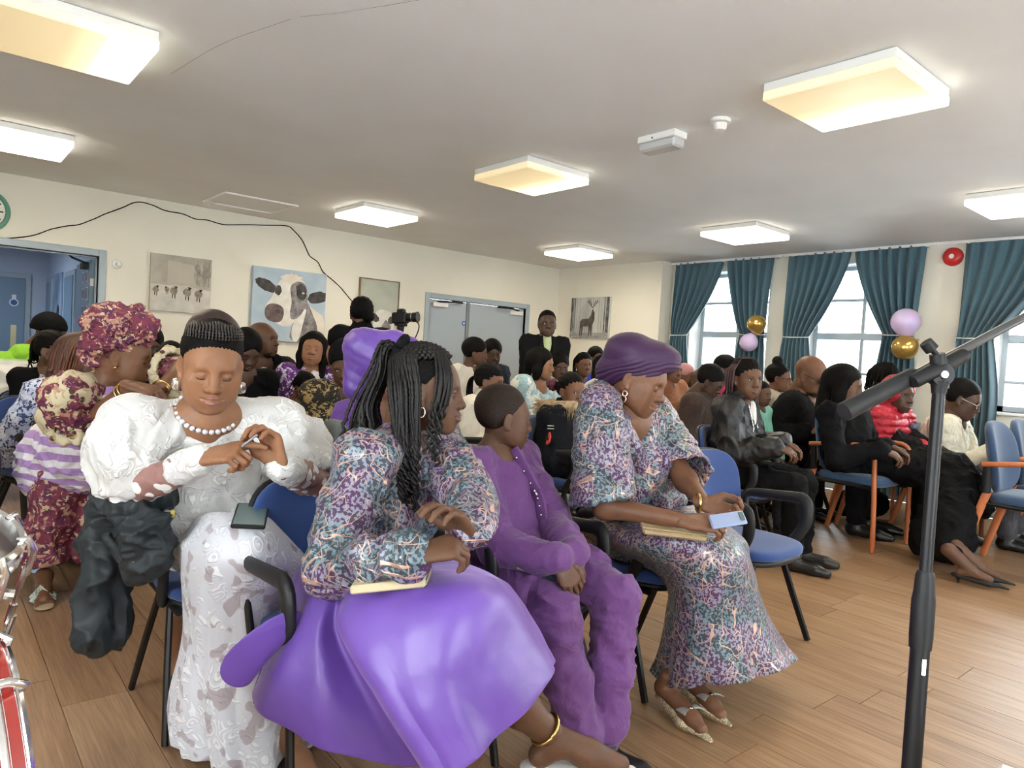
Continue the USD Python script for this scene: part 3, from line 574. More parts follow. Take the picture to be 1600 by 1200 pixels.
M_eye = plain('eye_white', (.62, .60, .57), .25); M_iris = plain('eye_iris', (.018, .010, .007), .15); M_lash = plain('lash_black', (.008, .006, .005), .7)
M_hair = graph('black_hair', {'t': ('texture_coordinate', {}), 'n': ('noise_texture', {'scale': 240., 'detail': 3.}), 'b': ('bump', {'strength': .7, 'distance': .004}), 'p': ('principled_bsdf', {'base_color': (.0050, .0042, .0040), 'roughness': .6, 'specular_ior_level': .08})},
               [('t.object', 'n.vector'), ('n.fac', 'b.height'), ('b.normal', 'p.normal')])
M_braid = plain('black_braid', (.0075, .006, .0055), .5, specular_ior_level=.28)
def head_axes(yaw, pitch=0., roll=0.):
    """rows: the head's right, its forward and its up; yaw as a compass of the floor (0 = +x, 90 = +y), pitch positive looks down"""
    y, p, r = rad(yaw), rad(pitch), rad(roll)
    f = V(math.cos(y)*math.cos(p), math.sin(y)*math.cos(p), -math.sin(p)); rt = V(math.sin(y), -math.cos(y), 0); u = np.cross(rt, f)
    return np.array([math.cos(r)*rt+math.sin(r)*u, f, -math.sin(r)*rt+math.cos(r)*u])
def head_field(sex='f', fat=0., eyes='open', smile=0., ears=True):
    """a head about .23 m tall; origin between the ears, x its right, y forward, z up"""
    F = Field(.022); m = sex == 'm'; ch = sex == 'c'; w = 1+.12*fat; jw = (.050 if m else .044)*w
    F.ell((0, -.016, .042), (.0765, .097, .084)); F.ell((0, .030, .018), (.066, .064, .066), k=.03)
    F.ell((0, .030, -.034), (.060*w, .062, .072), k=.03)
    for s in (-1, 1):
        F.cone((s*jw*1.12, .000, -.045), (s*.020*w, .062, -.094), .019*w, .016, k=.03)
        F.ell((s*.043*w, .055, -.020), (.021*w, .024, .021), k=.022)
        F.ell((s*.036*w, .055, -.058), (.024*w, .026, .028), k=.028)
    F.ell((0, .072, -.094 if not ch else -.086), (.022, .019, .018), k=.025)
    F.cone((-.036, .077, .026), (.036, .077, .026), .011 if not m else .0135, k=.018)
    for s in (-1, 1): F.ell((s*.031, .100, .004), (.021, .019, .0135), k=.014, sub=True)
    F.cone((0, .086, .016), (0, .103, -.024), .0085, .0115, k=.012); F.ell((0, .106, -.029), (.0135, .0125, .0115), k=.008)
    for s in (-1, 1): F.ell((s*.0155, .0965, -.0315), (.0095, .0115, .0085), k=.007); F.ell((s*.008, .107, -.0405), (.0042, .005, .004), k=.003, sub=True)
    F.ell((0, .078, -.062), (.030, .021, .022), k=.02)                                             # mouth mound
    for s in (-1, 1):
        F.cone((0, .0985, -.0565), (s*(.027+.005*smile), .0835, -.0600+.007*smile), .0062, .0032, k=.006)      # upper lip
        F.cone((0, .0975, -.0700), (s*(.025+.005*smile), .0830, -.0625+.007*smile), .0078, .0035, k=.006)      # lower lip
        F.cone((0, .1085, -.0630), (s*.029, .0905, -.0612+.007*smile), .0022, k=.003, sub=True)
    for s in (-1, 1):                                                                                # eyeballs' lids
        c = V(s*.0315, .0755, .003)
        if eyes == 'open':
            F.cone(c+(-.013, .0085, .0052), c+(0, .0125, .0085), .0032, k=.004); F.cone(c+(.013, .0085, .0052), c+(0, .0125, .0085), .0032, k=.004)
            F.cone(c+(-.013, .008, -.003), c+(0, .0115, -.0072), .0028, k=.004); F.cone(c+(.013, .008, -.003), c+(0, .0115, -.0072), .0028, k=.004)
        else:
            F.ell(c+(0, .001, -.0005), (.0158, .0138, .0125), k=.004)
    if ears:
        for s in (-1, 1):
            F.ell((s*.078, -.006, -.004), (.0085, .0185, .031), R=[[1, s*.45, 0], [-s*.45, 1, 0], [0, 0, 1.09]] / np.array([[1.0966], [1.0966], [1.09]]), k=.008)
            F.ell((s*.087, .001, .001), (.0065, .009, .017), k=.005, sub=True); F.ell((s*.080, .003, -.030), (.006, .009, .010), k=.006)
    nr = .056 if m else (.040 if ch else .049)
    F.cone((0, -.022, -.045), (0, -.048, -.165), nr, nr*1.06, k=.03)
    return F
def put(m, M, c, s): return trimesh.Trimesh(np.array(m.vertices)*s@M+c, m.faces, process=False)
_heads = {}
def head_mesh(h, **kw):
    k = (h, *sorted(kw.items()))
    if k not in _heads: _heads[k] = relax(head_field(**kw).mesh(h), 1)
    return _heads[k]
def face_parts(t, M, c, s, tone, sex='f', eyes='open', gaze=(0, 0), fine=True, brow=1., smile=0., fat=0.):
    P = lambda m: put(m, M, c, s)
    for q in (-1, 1):
        e = V(q*.0315, .0755, .003); nm = 'eye'
        if eyes == 'open':
            b = trimesh.creation.icosphere(2, .0118); b.apply_translation(e); ey = part(t, 'eye', P(b), M_eye, True)
            i = trimesh.creation.icosphere(2, .0072); g = V(gaze[0], 1, gaze[1]); i.apply_translation(e+.0058*g/np.linalg.norm(g)); part(ey, 'iris', P(i), M_iris, True)
            l = tube([e+(-.0155, .0065, .003), e+(-.009, .0118, .0073), e+(0, .0138, .0092), e+(.009, .0118, .0073), e+(.0155, .0065, .003)], [.0006, .0013, .0016, .0013, .0006], 6)
        else:
            l = tube([e+(-.0145, .0065, -.006), e+(-.008, .0118, -.0088), e+(0, .0132, -.0098), e+(.008, .0118, -.0088), e+(.0145, .0065, -.006)], [.0005, .0013, .0016, .0013, .0005], 6)
        part(t, 'eyelashes', P(l), M_lash, True)
        br = [(q*.012, .0905, .0225), (q*.024, .0895, .0285), (q*.036, .0835, .030), (q*.050, .0665, .0245)]
        part(t, 'eyebrow', P(tube(smooth_path(br, 10), np.array([.0028, .0036, .004, .0038, .0036, .003, .0026, .002, .0014, .0006])*brow, 6, flat=.8)), M_lash, True)
    up = [(-.028-.005*smile, .0838, -.0605+.007*smile), (-.014, .0968, -.0572), (-.004, .1030, -.0550), (0, .1030, -.0560), (.004, .1030, -.0550), (.014, .0968, -.0572), (.028+.005*smile, .0838, -.0605+.007*smile)]
    lo = [(-.026-.005*smile, .0838, -.0625+.007*smile), (-.013, .0975, -.0688), (0, .1030, -.0705), (.013, .0975, -.0688), (.026+.005*smile, .0838, -.0625+.007*smile)]
    L = cat(tube(smooth_path(up, 16), np.interp(np.linspace(-1, 1, 16), [-1, -.3, 0, .3, 1], [.0012, .0045, .0042, .0045, .0012]), 8), tube(smooth_path(lo, 16), np.interp(np.linspace(-1, 1, 16), [-1, -.4, .4, 1], [.0012, .0056, .0056, .0012]), 8))
    part(t, 'lips', P(L), LIPS[tone], True)
# ---- hands
_hands = {}
def hand_mesh(pose='relax', h=.0032):
    """right hand: wrist at the origin, fingers along +y, palm down, thumb towards -x"""
    if (pose, h) in _hands: return _hands[pose, h]
    F = Field(.007); curl = dict(relax=(22, 32, 22), flat=(6, 8, 6), fist=(72, 88, 45), hold=(42, 52, 28), point=(60, 75, 40), pinch=(48, 40, 20))[pose]
    flat = ((0, 0, 1), .62)
    F.cone((0, -.018, 0), (0, .004, 0), .0245, .024, k=.02, flat=((0, 0, 1), .78))
    for x, y, r in ((-.026, .074, .0165), (-.008, .080, .0165), (.010, .077, .0160), (.026, .068, .0150)):
        F.cone((x*.45, .012, 0), (x, y, .002), .020, r, k=.014, flat=flat)
    F.ell((-.022, .032, -.008), (.017, .030, .014), k=.012)
    for i, (x, y, L) in enumerate(((-.029, .083, .072), (-.0095, .089, .080), (.0100, .086, .075), (.0275, .076, .060))):
        a = 0.; p = V(x, y, .001); sp = rad((-7, -2, 3, 9)[i]); cu = curl
        if pose == 'point' and i == 0: cu = (12, 14, 10)
        if pose == 'relax': cu = np.array(curl)*(1, 1.12, 1.25, 1.35)[i]
        r = (.0092, .0096, .0092, .0080)[i]; q = [p]
        F.cone((x*.75, y-.022, .001), p, .0125, r*1.05, k=.010)
        for j, f in enumerate((.46, .30, .24)):
            a += rad(cu[j]); d = V(math.sin(sp)*math.cos(a), math.cos(sp)*math.cos(a), -math.sin(a)); n = p+d*L*f
            F.cone(p, n, r*(1, .94, .86)[j], r*(.94, .86, .76)[j], k=.0035); p = n
    T = {'fist': [(-.024, .022, -.008), (-.040, .050, -.022), (-.024, .076, -.034), (-.002, .082, -.036)], 'hold': [(-.024, .022, -.008), (-.045, .048, -.022), (-.045, .078, -.032), (-.036, .100, -.036)],
         'pinch': [(-.024, .022, -.008), (-.046, .050, -.022), (-.046, .082, -.034), (-.036, .104, -.042)]}.get(pose, [(-.024, .022, -.006), (-.050, .050, -.014), (-.058, .082, -.020), (-.056, .108, -.024)])
    for a, b, ra, rb in zip(T, T[1:], (.0155, .0118, .0105), (.0120, .0105, .0085)): F.cone(a, b, ra, rb, k=.008)
    _hands[pose, h] = relax(F.mesh(h), 1); return _hands[pose, h]
def place_hand(side, wrist, d, n, pose='relax', s=1., h=.0032):
    """side 1 = right; d: where the fingers point, n: the way the back of the hand faces"""
    d = np.array(d, float); d /= np.linalg.norm(d); n = np.array(n, float); n -= d*(n@d); n /= np.linalg.norm(n); x = np.cross(d, n)
    m = hand_mesh(pose, h); v = np.array(m.vertices)*s
    f = np.array(m.faces)
    if side < 0: v = v*[-1, 1, 1]; f = f[:, ::-1]
    return trimesh.Trimesh(v@np.array([x, d, n])+np.array(wrist), f, process=False)
def elbow(sh, wr, a, b, pole):
    d = wr-sh; L = np.linalg.norm(d); 
    if L > (a+b)*.998: a, b = a*L/((a+b)*.998), b*L/((a+b)*.998)
    u = d/L; q = (a*a-b*b+L*L)/(2*L); h = math.sqrt(max(a*a-q*q, 1e-6)); p = np.array(pole, float); p -= u*(p@u); p /= np.linalg.norm(p)+1e-9
    return sh+u*q+p*h
# ---- hair
def scalp(F, g=1.0, low=-.035, face=True, back=.0, k=.02):
    """hair mass over the skull, g its swelling, low where it ends at the nape"""
    F.ell((0, -.020, .046), (.0785*g+.003, .0985*g+.002, .0865*g+.003))
    F.cone((-.042, -.055, low+.035), (.042, -.055, low+.035), .037*g, k=.03)
    return F
def cut_face(F, hl=.066, w=.064):
    """clears the face and the ears; hl: the height of the hairline at the brow"""
    F.ell((0, .135, hl-.115), (w+.004, .098, .125), k=.012, sub=True)
    for s in (-1, 1): F.ell((s*.085, .040, -.045), (.033, .052, .064), k=.012, sub=True)
    return F
def short_hair(h=.004, g=1.03, hl=.070, low=-.03):
    F = Field(.015); scalp(F, g, low); cut_face(F, hl)
    for s in (-1, 1): F.ell((s*.088, .0, -.025), (.018, .03, .04), k=.008, sub=True)
    return F
def strand(path, r0, r1, n=26, sides=5, bead=0., pitch=.012, curl=0., cfrom=.7, seed=0):
    """one lock or braid; bead makes the plait's knots, curl its curly end"""
    P = smooth_path(path, n); t = np.linspace(0, 1, n); L = np.r_[0, np.cumsum(np.linalg.norm(np.diff(P, axis=0), axis=1))]
    if curl:
        a = np.clip((t-cfrom)/(1-cfrom), 0, 1); w = L/.034*2*np.pi+seed
        d = np.c_[np.cos(w), np.sin(w), 0*w]; P = P+d*(curl*a)[:, None]
    r = r0+(r1-r0)*t
    if bead: r = r*(1+bead*np.sin(L/pitch*2*np.pi))
    return tube(P, r, sides)
# ---- whole figures
SEAT = .452                                   # seat height of the hall's chairs
UPV = V(0, 0, 1)
class Rig: pass
def rig(head, yaw, look=(None, 0, 0), s=1., lean=.05, twist=0., hands=None, stand=False, wide=1., hip_shift=0., hip=None, seat=SEAT, torso=None, poles=None, neck=.0, knees=None, feet=None, spread=.11):
    """joints of a figure from its head's place; hands: wrists in metres right, forward and up from the hips, or world points"""
    J = Rig(); J.s, J.yaw, J.wide = s, yaw, wide; y = rad(yaw)
    J.f = V(math.cos(y), math.sin(y), 0); J.r = V(math.sin(y), -math.cos(y), 0); J.c = np.array(head, float)
    J.M = head_axes(look[0] if look[0] is not None else yaw, look[1], look[2])
    J.nt = J.c+V(0, -.022, -.045)*s@J.M
    J.c7 = J.c-UPV*.128*s-J.f*(.040*s+neck)
    if stand: J.hip = J.c7-J.f*lean; J.hip[2] = J.c7[2]-.52*s
    else:
        J.hip = J.c7-J.f*lean+J.r*hip_shift; J.hip[2] = seat+.095*s
    if hip is not None: J.hip = np.array(hip, float)
    J.u = (J.c7-J.hip)/np.linalg.norm(J.c7-J.hip)
    a = rad(twist); J.sr = J.r*math.cos(a)+J.f*math.sin(a); J.sf = np.cross(J.u, J.sr); J.L = np.linalg.norm(J.c7-J.hip)
    J.sc = J.c7-J.u*.042*s
    J.sh = [J.sc+q*J.sr*.165*s*wide-J.u*.012 for q in (1, -1)]                # right, left
    J.hj = [J.hip+q*J.r*.092*s for q in (1, -1)]
    if stand:
        J.kn = [h-UPV*.42*s+q*J.r*.01+J.f*.02 for h, q in zip(J.hj, (1, -1))]; J.an = [V(k[0], k[1], .08*s)-J.f*.02 for k in J.kn]
    else:
        J.kn = [h+J.f*.43*s+q*J.r*(spread-.09)*s-UPV*.02 for h, q in zip(J.hj, (1, -1))]; J.an = [V(k[0], k[1], .085*s)+J.f*.02 for k in J.kn]
    if knees is not None: J.kn = [np.array(k, float) for k in knees]
    if feet is not None: J.an = [np.array(k, float) for k in feet]
    J.wr, J.el = [], []
    for i, q in enumerate((1, -1)):
        w = None if hands is None else hands[i]
        if w is None: w = (q*.10, .30, .10) if not stand else (q*.22, .06, -.06)
        w = np.array(w, float); w = J.hip+(J.r*w[0]+J.f*w[1]+UPV*w[2])*s if np.linalg.norm(w) < 1.0 and not isinstance(hands, list) else w
        p = J.sr*q*.35-UPV*.8-J.f*.7 if poles is None or poles[i] is None else np.array(poles[i], float)
        J.wr.append(w); J.el.append(elbow(J.sh[i], w, .275*s, .245*s, p))
    return J
def body_mesh(J, tone_h=.009, legs=False, sex='f', head_h=.0045, hand=('relax', 'relax'), hand_n=(None, None), hand_d=(None, None), fat=0., bare=0., slim=False, **hk):
    s = J.s; F = Field(.025); nr = (.054 if sex == 'm' else .046)*s*(1+.15*fat)
    F.cone(J.nt, J.c7+J.sf*.01, nr, nr*1.1); F.cone(J.c7-J.u*.03, J.sc-J.u*.02, .05*s, .06*s, k=.05)
    for q in (0, 1):
        F.cone(J.sc, J.sh[q], .048*s*(1+bare*.2), .045*s*(1+.25*fat), k=.05)
        b = .74 if slim else 1.; F.cone(J.sh[q], J.el[q], .043*s*b*(1+.3*fat), .036*s*b*(1+.3*fat)); F.cone(J.el[q], J.wr[q], .035*s*b*(1+.3*fat), .0235*s, k=.03)
    F.ell(J.sc-J.u*.13*s, (.135*s*J.wide, .088*s, .15*s), R=[J.sr, J.sf, J.u], k=.05); F.cone(J.hip, J.sc, .10*s, .09*s)
    if legs:
        for q in (0, 1):
            F.cone(J.hj[q], J.kn[q], .075*s, .052*s); F.cone(J.kn[q], J.kn[q]*.35+J.an[q]*.65-J.f*.015, .050*s, .045*s, k=.03); F.cone(J.kn[q]*.4+J.an[q]*.6-J.f*.012, J.an[q], .047*s, .034*s, k=.03)
    ms = [F.mesh(tone_h), put(head_mesh(head_h, sex=sex, fat=fat, **hk), J.M, J.c, s)]
    for q, sd in ((0, 1), (1, -1)):
        d = J.wr[q]-J.el[q]; d = d/np.linalg.norm(d) if hand_d[q] is None else np.array(hand_d[q], float)
        n = UPV+J.sr*sd*.35 if hand_n[q] is None else np.array(hand_n[q], float)
        if hand[q]: ms.append(place_hand(sd, J.wr[q], d, n, hand[q], s*.98, .0052 if head_h > .004 else .003))
    return cat(*ms)
def top_field(J, ease=.012, sleeve=1., bust=0., belly=0., arm=1., k=.03, hem=.0, cuff=None, collar=0.):
    """jacket, shirt or bodice: sleeve 0..2 (1 = to the elbow, 2 = to the wrist)"""
    s, e = J.s, ease; F = Field(k); W = J.wide
    F.ell(J.sc-J.u*.14*s, (.152*s*W+e, .100*s+e, .165*s), R=[J.sr, J.sf, J.u], k=.05)
    F.ell(J.hip+J.u*.16*s+J.sf*.02*belly, (.138*s*W+e+.03*belly, .105*s+e+.05*belly, .15*s), R=[J.r, J.f, J.u], k=.06)
    F.ell(J.hip+J.u*(.035+hem), (.155*s*W+e, .118*s+e, .105*s), R=[J.r, J.f, J.u], k=.06)
    F.cone(J.sh[0]+J.u*.005, J.sh[1]+J.u*.005, .050*s+e*.8, k=.05); F.cone(J.c7-J.u*.035, J.sc-J.u*.03, .060*s+e*.4, .075*s, k=.05)
    if bust:
        for q in (1, -1): F.ell(J.sc-J.u*.185*s+J.sf*.085*s+J.sr*q*.07*s, (.06*s*bust, .055*s*bust, .062*s*bust), R=[J.sr, J.sf, J.u], k=.05)
    for q in (0, 1):
        a, b, c = J.sh[q], J.el[q], J.wr[q]; t = min(sleeve, 1.)
        F.cone(a, a+(b-a)*t, .050*s*arm+e, (.050-.008*t)*s*arm+e, k=.04)
        if sleeve > 1: t = min(sleeve-1, .97); F.cone(b, b+(c-b)*t, .042*s*arm+e, (.042-.010*t)*s*arm+e*.8, k=.02)
        if cuff: F.cone(b+(c-b)*.86, b+(c-b)*.96, .032*s+cuff, k=.006)
    if collar: F.cone(J.c7+J.u*.005, J.c7+J.u*.03+J.sf*.012, .060*s+collar, .056*s+collar, k=.012)
    return F
def neckline(F, J, w=.075, drop=.06, k=.012):
    """opens the neck: drop is how deep it falls in front"""
    c = J.c7+J.sf*.060*J.s+J.u*(.03-drop*.3)*J.s
    F.ell(c, (w*J.s, .085*J.s, (.055+drop)*J.s), R=[J.sr, J.sf, J.u], k=k, sub=True); return F
def trousers_field(J, ease=.010, flare=.0):
    s = J.s; F = Field(.04); F.cone(J.hj[0], J.hj[1], .108*s+ease, k=.05)
    for q in (0, 1):
        a = J.an[q]+UPV*.02; F.cone(J.hj[q], J.kn[q], .086*s+ease, .062*s+ease, k=.05); F.cone(J.kn[q], a, .061*s+ease, .044*s+ease+flare, k=.03)
    return F
def skirt_field(J, hemz=.12, flare=.10, ease=.012, fwd=.03):
    s = J.s; F = Field(.07); F.cone(J.hj[0], J.hj[1], .115*s+ease); K = (J.kn[0]+J.kn[1])/2
    for q in (0, 1):
        F.cone(J.hj[q], J.kn[q], .095*s+ease, .072*s+ease); b = J.kn[q]+J.f*fwd+(J.kn[q]-K)*.3; b[2] = hemz; F.cone(J.kn[q], b, .072*s+ease, flare, k=.08)
    b = K+J.f*fwd; b[2] = hemz; F.cone((J.hip+K)/2, K, .09*s); F.cone(K, b, .07*s, flare, k=.08); F.cut(V(0, 0, hemz+.0), (0, 0, -1), k=.01)
    return F
def shoes(t, J, mat, name='shoe', heel=False):
    for q in (0, 1):
        a = J.an[q]; d = J.kn[q]*0+J.f; F = Field(.02); g = V(a[0], a[1], 0); s = J.s
        F.cone(g-d*.02+UPV*.045, g+d*.13*s+UPV*.034, .038*s, .036*s); F.cone(g+d*.13*s+UPV*.032, g+d*.19*s+UPV*.027, .036*s, .026*s); F.cone(a-UPV*.01, g-d*.01+UPV*.05, .042*s, .04*s)
        F.cut(V(0, 0, .004), (0, 0, -1), k=.003); part(t, name, F.mesh(.012), mat, True)
def glasses(t, M, c, s, mat, dark=None):
    P = lambda m: put(m, M, c, s)
    for q in (-1, 1):
        a = np.linspace(0, 2*np.pi, 22); L = np.c_[q*.034+.024*np.cos(a), .098-.004*np.abs(np.cos(a)), .003+.019*np.sin(a)]
        r = part(t, 'glasses_rim', P(tube(L, .0016, 5)), mat, True)
        if dark is not None: part(t, 'glasses_lens', P(trimesh.Trimesh(np.vstack([L, L.mean(0)[None]]), [[i, (i+1) % 22, 22] for i in range(22)], process=False)), dark)
        part(t, 'glasses_arm', P(tube([(q*.058, .094, .006), (q*.072, .07, .008), (q*.080, .0, .012), (q*.078, -.02, .0)], .0018, 5)), mat, True)
    part(t, 'glasses_bridge', P(tube([(-.011, .098, .006), (0, .104, .009), (.011, .098, .006)], .0016, 5)), mat, True)
def earrings(t, M, c, s, mat, kind='stud'):
    for q in (-1, 1):
        p = V(q*.083, .004, -.040)
        m = trimesh.creation.icosphere(1, .0065) if kind == 'stud' else None
        if m is not None: m.apply_translation(p); part(t, 'earring', put(m, M, c, s), mat, True)
        else:
            a = np.linspace(0, 2*np.pi, 16); part(t, 'earring', put(tube(np.c_[np.full(16, p[0]), p[1]+.009*np.sin(a), p[2]-.012+.012*np.cos(a)], .0028, 6), M, c, s), mat, True)
def necklace(t, J, mat, r=.0045, n=26, drop=.055, beads=True, wide=1.):
    a = np.linspace(0, 2*np.pi, n, endpoint=False); s = J.s
    p = J.c7[None]+J.sr*(.070*wide*s*np.sin(a))[:, None]+J.sf*((.012*wide+.070*wide*np.cos(a))*s)[:, None]+J.u*((.022-(drop)*(.5+.5*np.cos(a)))*s)[:, None]
    if beads: ms = [trimesh.creation.icosphere(1, r) for _ in p]; [m.apply_translation(q) for m, q in zip(ms, p)]; part(t, 'necklace', cat(*ms), mat, True)
    else: part(t, 'necklace', tube(np.vstack([p, p[:1]]), r, 5), mat, True)
# ---- the hall's chairs
M_blue = graph('royal_blue_fabric', {'t': ('texture_coordinate', {}), 'n': ('noise_texture', {'scale': 420., 'detail': 2.}), 'r': ('rgb_ramp', {'ramp': [(.3, (.013, .040, .155)), (.7, (.020, .060, .215))]}),
        'b': ('bump', {'strength': .25, 'distance': .001}), 'p': ('principled_bsdf', {'roughness': .85, 'sheen_weight': .2})}, [('t.object', 'n.vector'), ('n.fac', 'r.fac'), ('r.color', 'p.base_color'), ('n.fac', 'b.height'), ('b.normal', 'p.normal')])
M_navy = graph('slate_blue_fabric', {'t': ('texture_coordinate', {}), 'n': ('noise_texture', {'scale': 420., 'detail': 2.}), 'r': ('rgb_ramp', {'ramp': [(.3, (.020, .050, .110)), (.7, (.032, .076, .160))]}),
        'b': ('bump', {'strength': .25, 'distance': .001}), 'p': ('principled_bsdf', {'roughness': .85, 'sheen_weight': .2})}, [('t.object', 'n.vector'), ('n.fac', 'r.fac'), ('r.color', 'p.base_color'), ('n.fac', 'b.height'), ('b.normal', 'p.normal')])
M_orange = varied('orange_lacquered_beech', (.44, .125, .045), (.56, .18, .07), 6., .35, stretch=(4, 4, .5))
M_arm = plain('black_arm_plastic', (.012, .012, .013), .45, specular_ior_level=.35); M_tube = plain('black_enamel_tube', (.006, .006, .007), .42, specular_ior_level=.3)
def pad(w, h, r, d, bow=0., taper=0., n=2.6, edge=.014, res=(40, 9)):
    """an upholstered panel: superellipse outline w x h, thickness d, rounded edge, bowed about its height axis; lies in x-z, faces +y"""
    a = np.linspace(0, 2*np.pi, res[0], endpoint=False); ca, sa = np.cos(a), np.sin(a)
    ox = np.sign(ca)*np.abs(ca)**(2/n)*w/2; oz = np.sign(sa)*np.abs(sa)**(2/n)*h/2; ox = ox*(1+taper*oz/h)
    rings = []
    for t in np.linspace(-1, 1, res[1]):
        k = 1-edge/(min(w, h)/2)*(1-math.sqrt(max(0, 1-abs(t)**2.5))); rings.append(np.c_[ox*k, np.full(len(a), t*d/2), oz*k])
    for sg, base in ((-1, 0), (1, 1)):
        pass
    v = np.vstack(rings); N = len(a); f = []
    for i in range(res[1]-1):
        k = np.arange(N); q = (k+1) % N; A, B = i*N, (i+1)*N; f += [np.c_[A+k, A+q, B+q], np.c_[A+k, B+q, B+k]]
    caps = []
    for i, sg in ((0, -1), (res[1]-1, 1)):
        prev = np.arange(N)+i*N
        for k in (.75, .45, .2):
            ring = rings[i]*[k, 1, k]; ring[:, 1] += sg*(.10*d)*(1-k*k); cur = np.arange(N)+len(v); v = np.vstack([v, ring]); q = np.roll(np.arange(N), -1)
            f += [np.c_[prev, cur[q], prev[q]], np.c_[prev, cur, cur[q]]] if sg < 0 else [np.c_[prev, prev[q], cur[q]], np.c_[prev, cur[q], cur]]; prev = cur
        c = len(v); v = np.vstack([v, [[0, sg*d*.6, 0]]]); q = np.roll(np.arange(N), -1); f.append(np.c_[prev, np.full(N, c), prev[q]] if sg < 0 else np.c_[prev, prev[q], np.full(N, c)])
    v[:, 1] += bow*(v[:, 0]/(w/2))**2
    m = trimesh.Trimesh(v, np.vstack(f), process=False); m.fix_normals(); return m
RXM = lambda deg: trimesh.transformations.rotation_matrix(rad(deg), [1, 0, 0])
def make_black_chair(label, loc, rz, group=None):
    t = thing('conference_chair', label, 'chair', loc, rz, group); z = .46
    b = pad(.455, .40, .1, .034, .045, .05, 3.0); b.apply_transform(RXM(11)); b.apply_translation((0, -.245, .677)); part(t, 'backrest', b, M_blue, 50)
    b = pad(.470, .415, .1, .026, .045, .05, 3.0); b.apply_transform(RXM(11)); b.apply_translation((0, -.268, .675)); part(t, 'back_shell', b, M_arm, 50)
    s = pad(.475, .45, .1, .050, 0, -.03, 3.2, .022); s.apply_transform(RXM(90)); s.vertices[:, 2] -= .12*np.clip(s.vertices[:, 1]-.12, 0, 1)**1.3; s.apply_translation((0, 0, z)); part(t, 'seat', s, M_blue, 50)
    s = pad(.45, .43, .1, .036, 0, -.03, 3.2, .02); s.apply_transform(RXM(90)); s.apply_translation((0, 0, z-.038)); part(t, 'seat_tray', s, M_arm, 50)
    for q in (-1, 1):
        part(t, 'back_support', tube(bent([(q*.12, -.10, z-.045), (q*.12, -.24, z-.04), (q*.12, -.285, z+.05), (q*.12, -.30, .74)], .05), .013, 8, .7), M_tube, True)
        part(t, 'leg', tube([(q*.205, .06, z-.045), (q*.225, .13, .22), (q*.245, .215, .004)], [.018, .018, .017], 8, .62, up=(1, 0, 0)), M_tube, 40)
        part(t, 'leg', tube([(q*.205, -.06, z-.045), (q*.225, -.15, .22), (q*.245, -.245, .004)], [.018, .018, .017], 8, .62, up=(1, 0, 0)), M_tube, 40)
        part(t, 'frame_rail', tube([(q*.205, -.17, z-.05), (q*.205, .17, z-.05)], .015, 8), M_tube, 40)
        ARM = bent([(q*.235, -.14, z-.04), (q*.262, -.185, .655), (q*.262, .155, .682), (q*.257, .165, .56), (q*.235, .08, z-.04)], .05); part(t, 'armrest', tube(ARM, np.interp(np.arange(26), [0, 5, 8, 15, 20, 25], [.018, .020, .030, .030, .024, .018])[:len(ARM)], 10, .62, up=(1, 0, 0)), M_arm, True)
    part(t, 'cross_bar', tube([(-.205, 0, z-.06), (.205, 0, z-.06)], .013, 8), M_tube, 40)
    return t
def make_orange_chair(label, loc, rz, group=None):
    t = thing('orange_frame_chair', label, 'chair', loc, rz, group); z = .455
    b = pad(.47, .46, .1, .055, .05, -.10, 2.7, .03); b.apply_transform(RXM(10)); b.apply_translation((0, -.235, .70)); part(t, 'backrest', b, M_navy, 50)
    s = pad(.49, .47, .1, .075, 0, .0, 3.4, .034); s.apply_transform(RXM(90)); s.apply_translation((0, .01, z)); part(t, 'seat', s, M_navy, 50)
    for q in (-1, 1):
        part(t, 'arm_and_front_leg', tube(bent([(q*.262, -.235, .665), (q*.272, .02, .70), (q*.268, .215, .70), (q*.262, .235, .35), (q*.255, .245, .003)], .085, 7), .0165, 10), M_orange, True)
        part(t, 'arm_bracket', tube([(q*.225, -.245, .665), (q*.262, -.23, .665)], .013, 8), M_black, 40)
        part(t, 'leg', tube([(q*.245, -.20, .50), (q*.25, -.27, .25), (q*.252, -.335, .003)], [.024, .024, .020], 10, .6, up=(1, 0, 0)), M_orange, True)
        part(t, 'leg_socket', tube([(q*.245, -.215, .655), (q*.246, -.205, .49)], [.020, .027], 8, .7, up=(1, 0, 0)), M_black, 40)
        part(t, 'frame_rail', tube([(q*.238, -.21, z-.03), (q*.243, .21, z-.03)], .014, 8), M_black, 40)
    return t
CS = .97
_chair = {}
def chair(kind, label, x, y, rz=180., group=None):
    if kind not in _chair:
        t = (make_black_chair if kind == 'b' else make_orange_chair)(label, (x, y, 0), rz, group); t.GetPrim(); UsdGeom.Xform(t).GetOrderedXformOps()[2].Set(Gf.Vec3f(CS, CS, CS)); _chair[kind] = t; return t
    return copy_of(_chair[kind], label, (x, y, 0), rz, CS, group)
def chair_under(J, kind, label, rz=None):
    p = J.hip+J.f*.10; return chair(kind, label, p[0], p[1], J.yaw-90 if rz is None else rz)
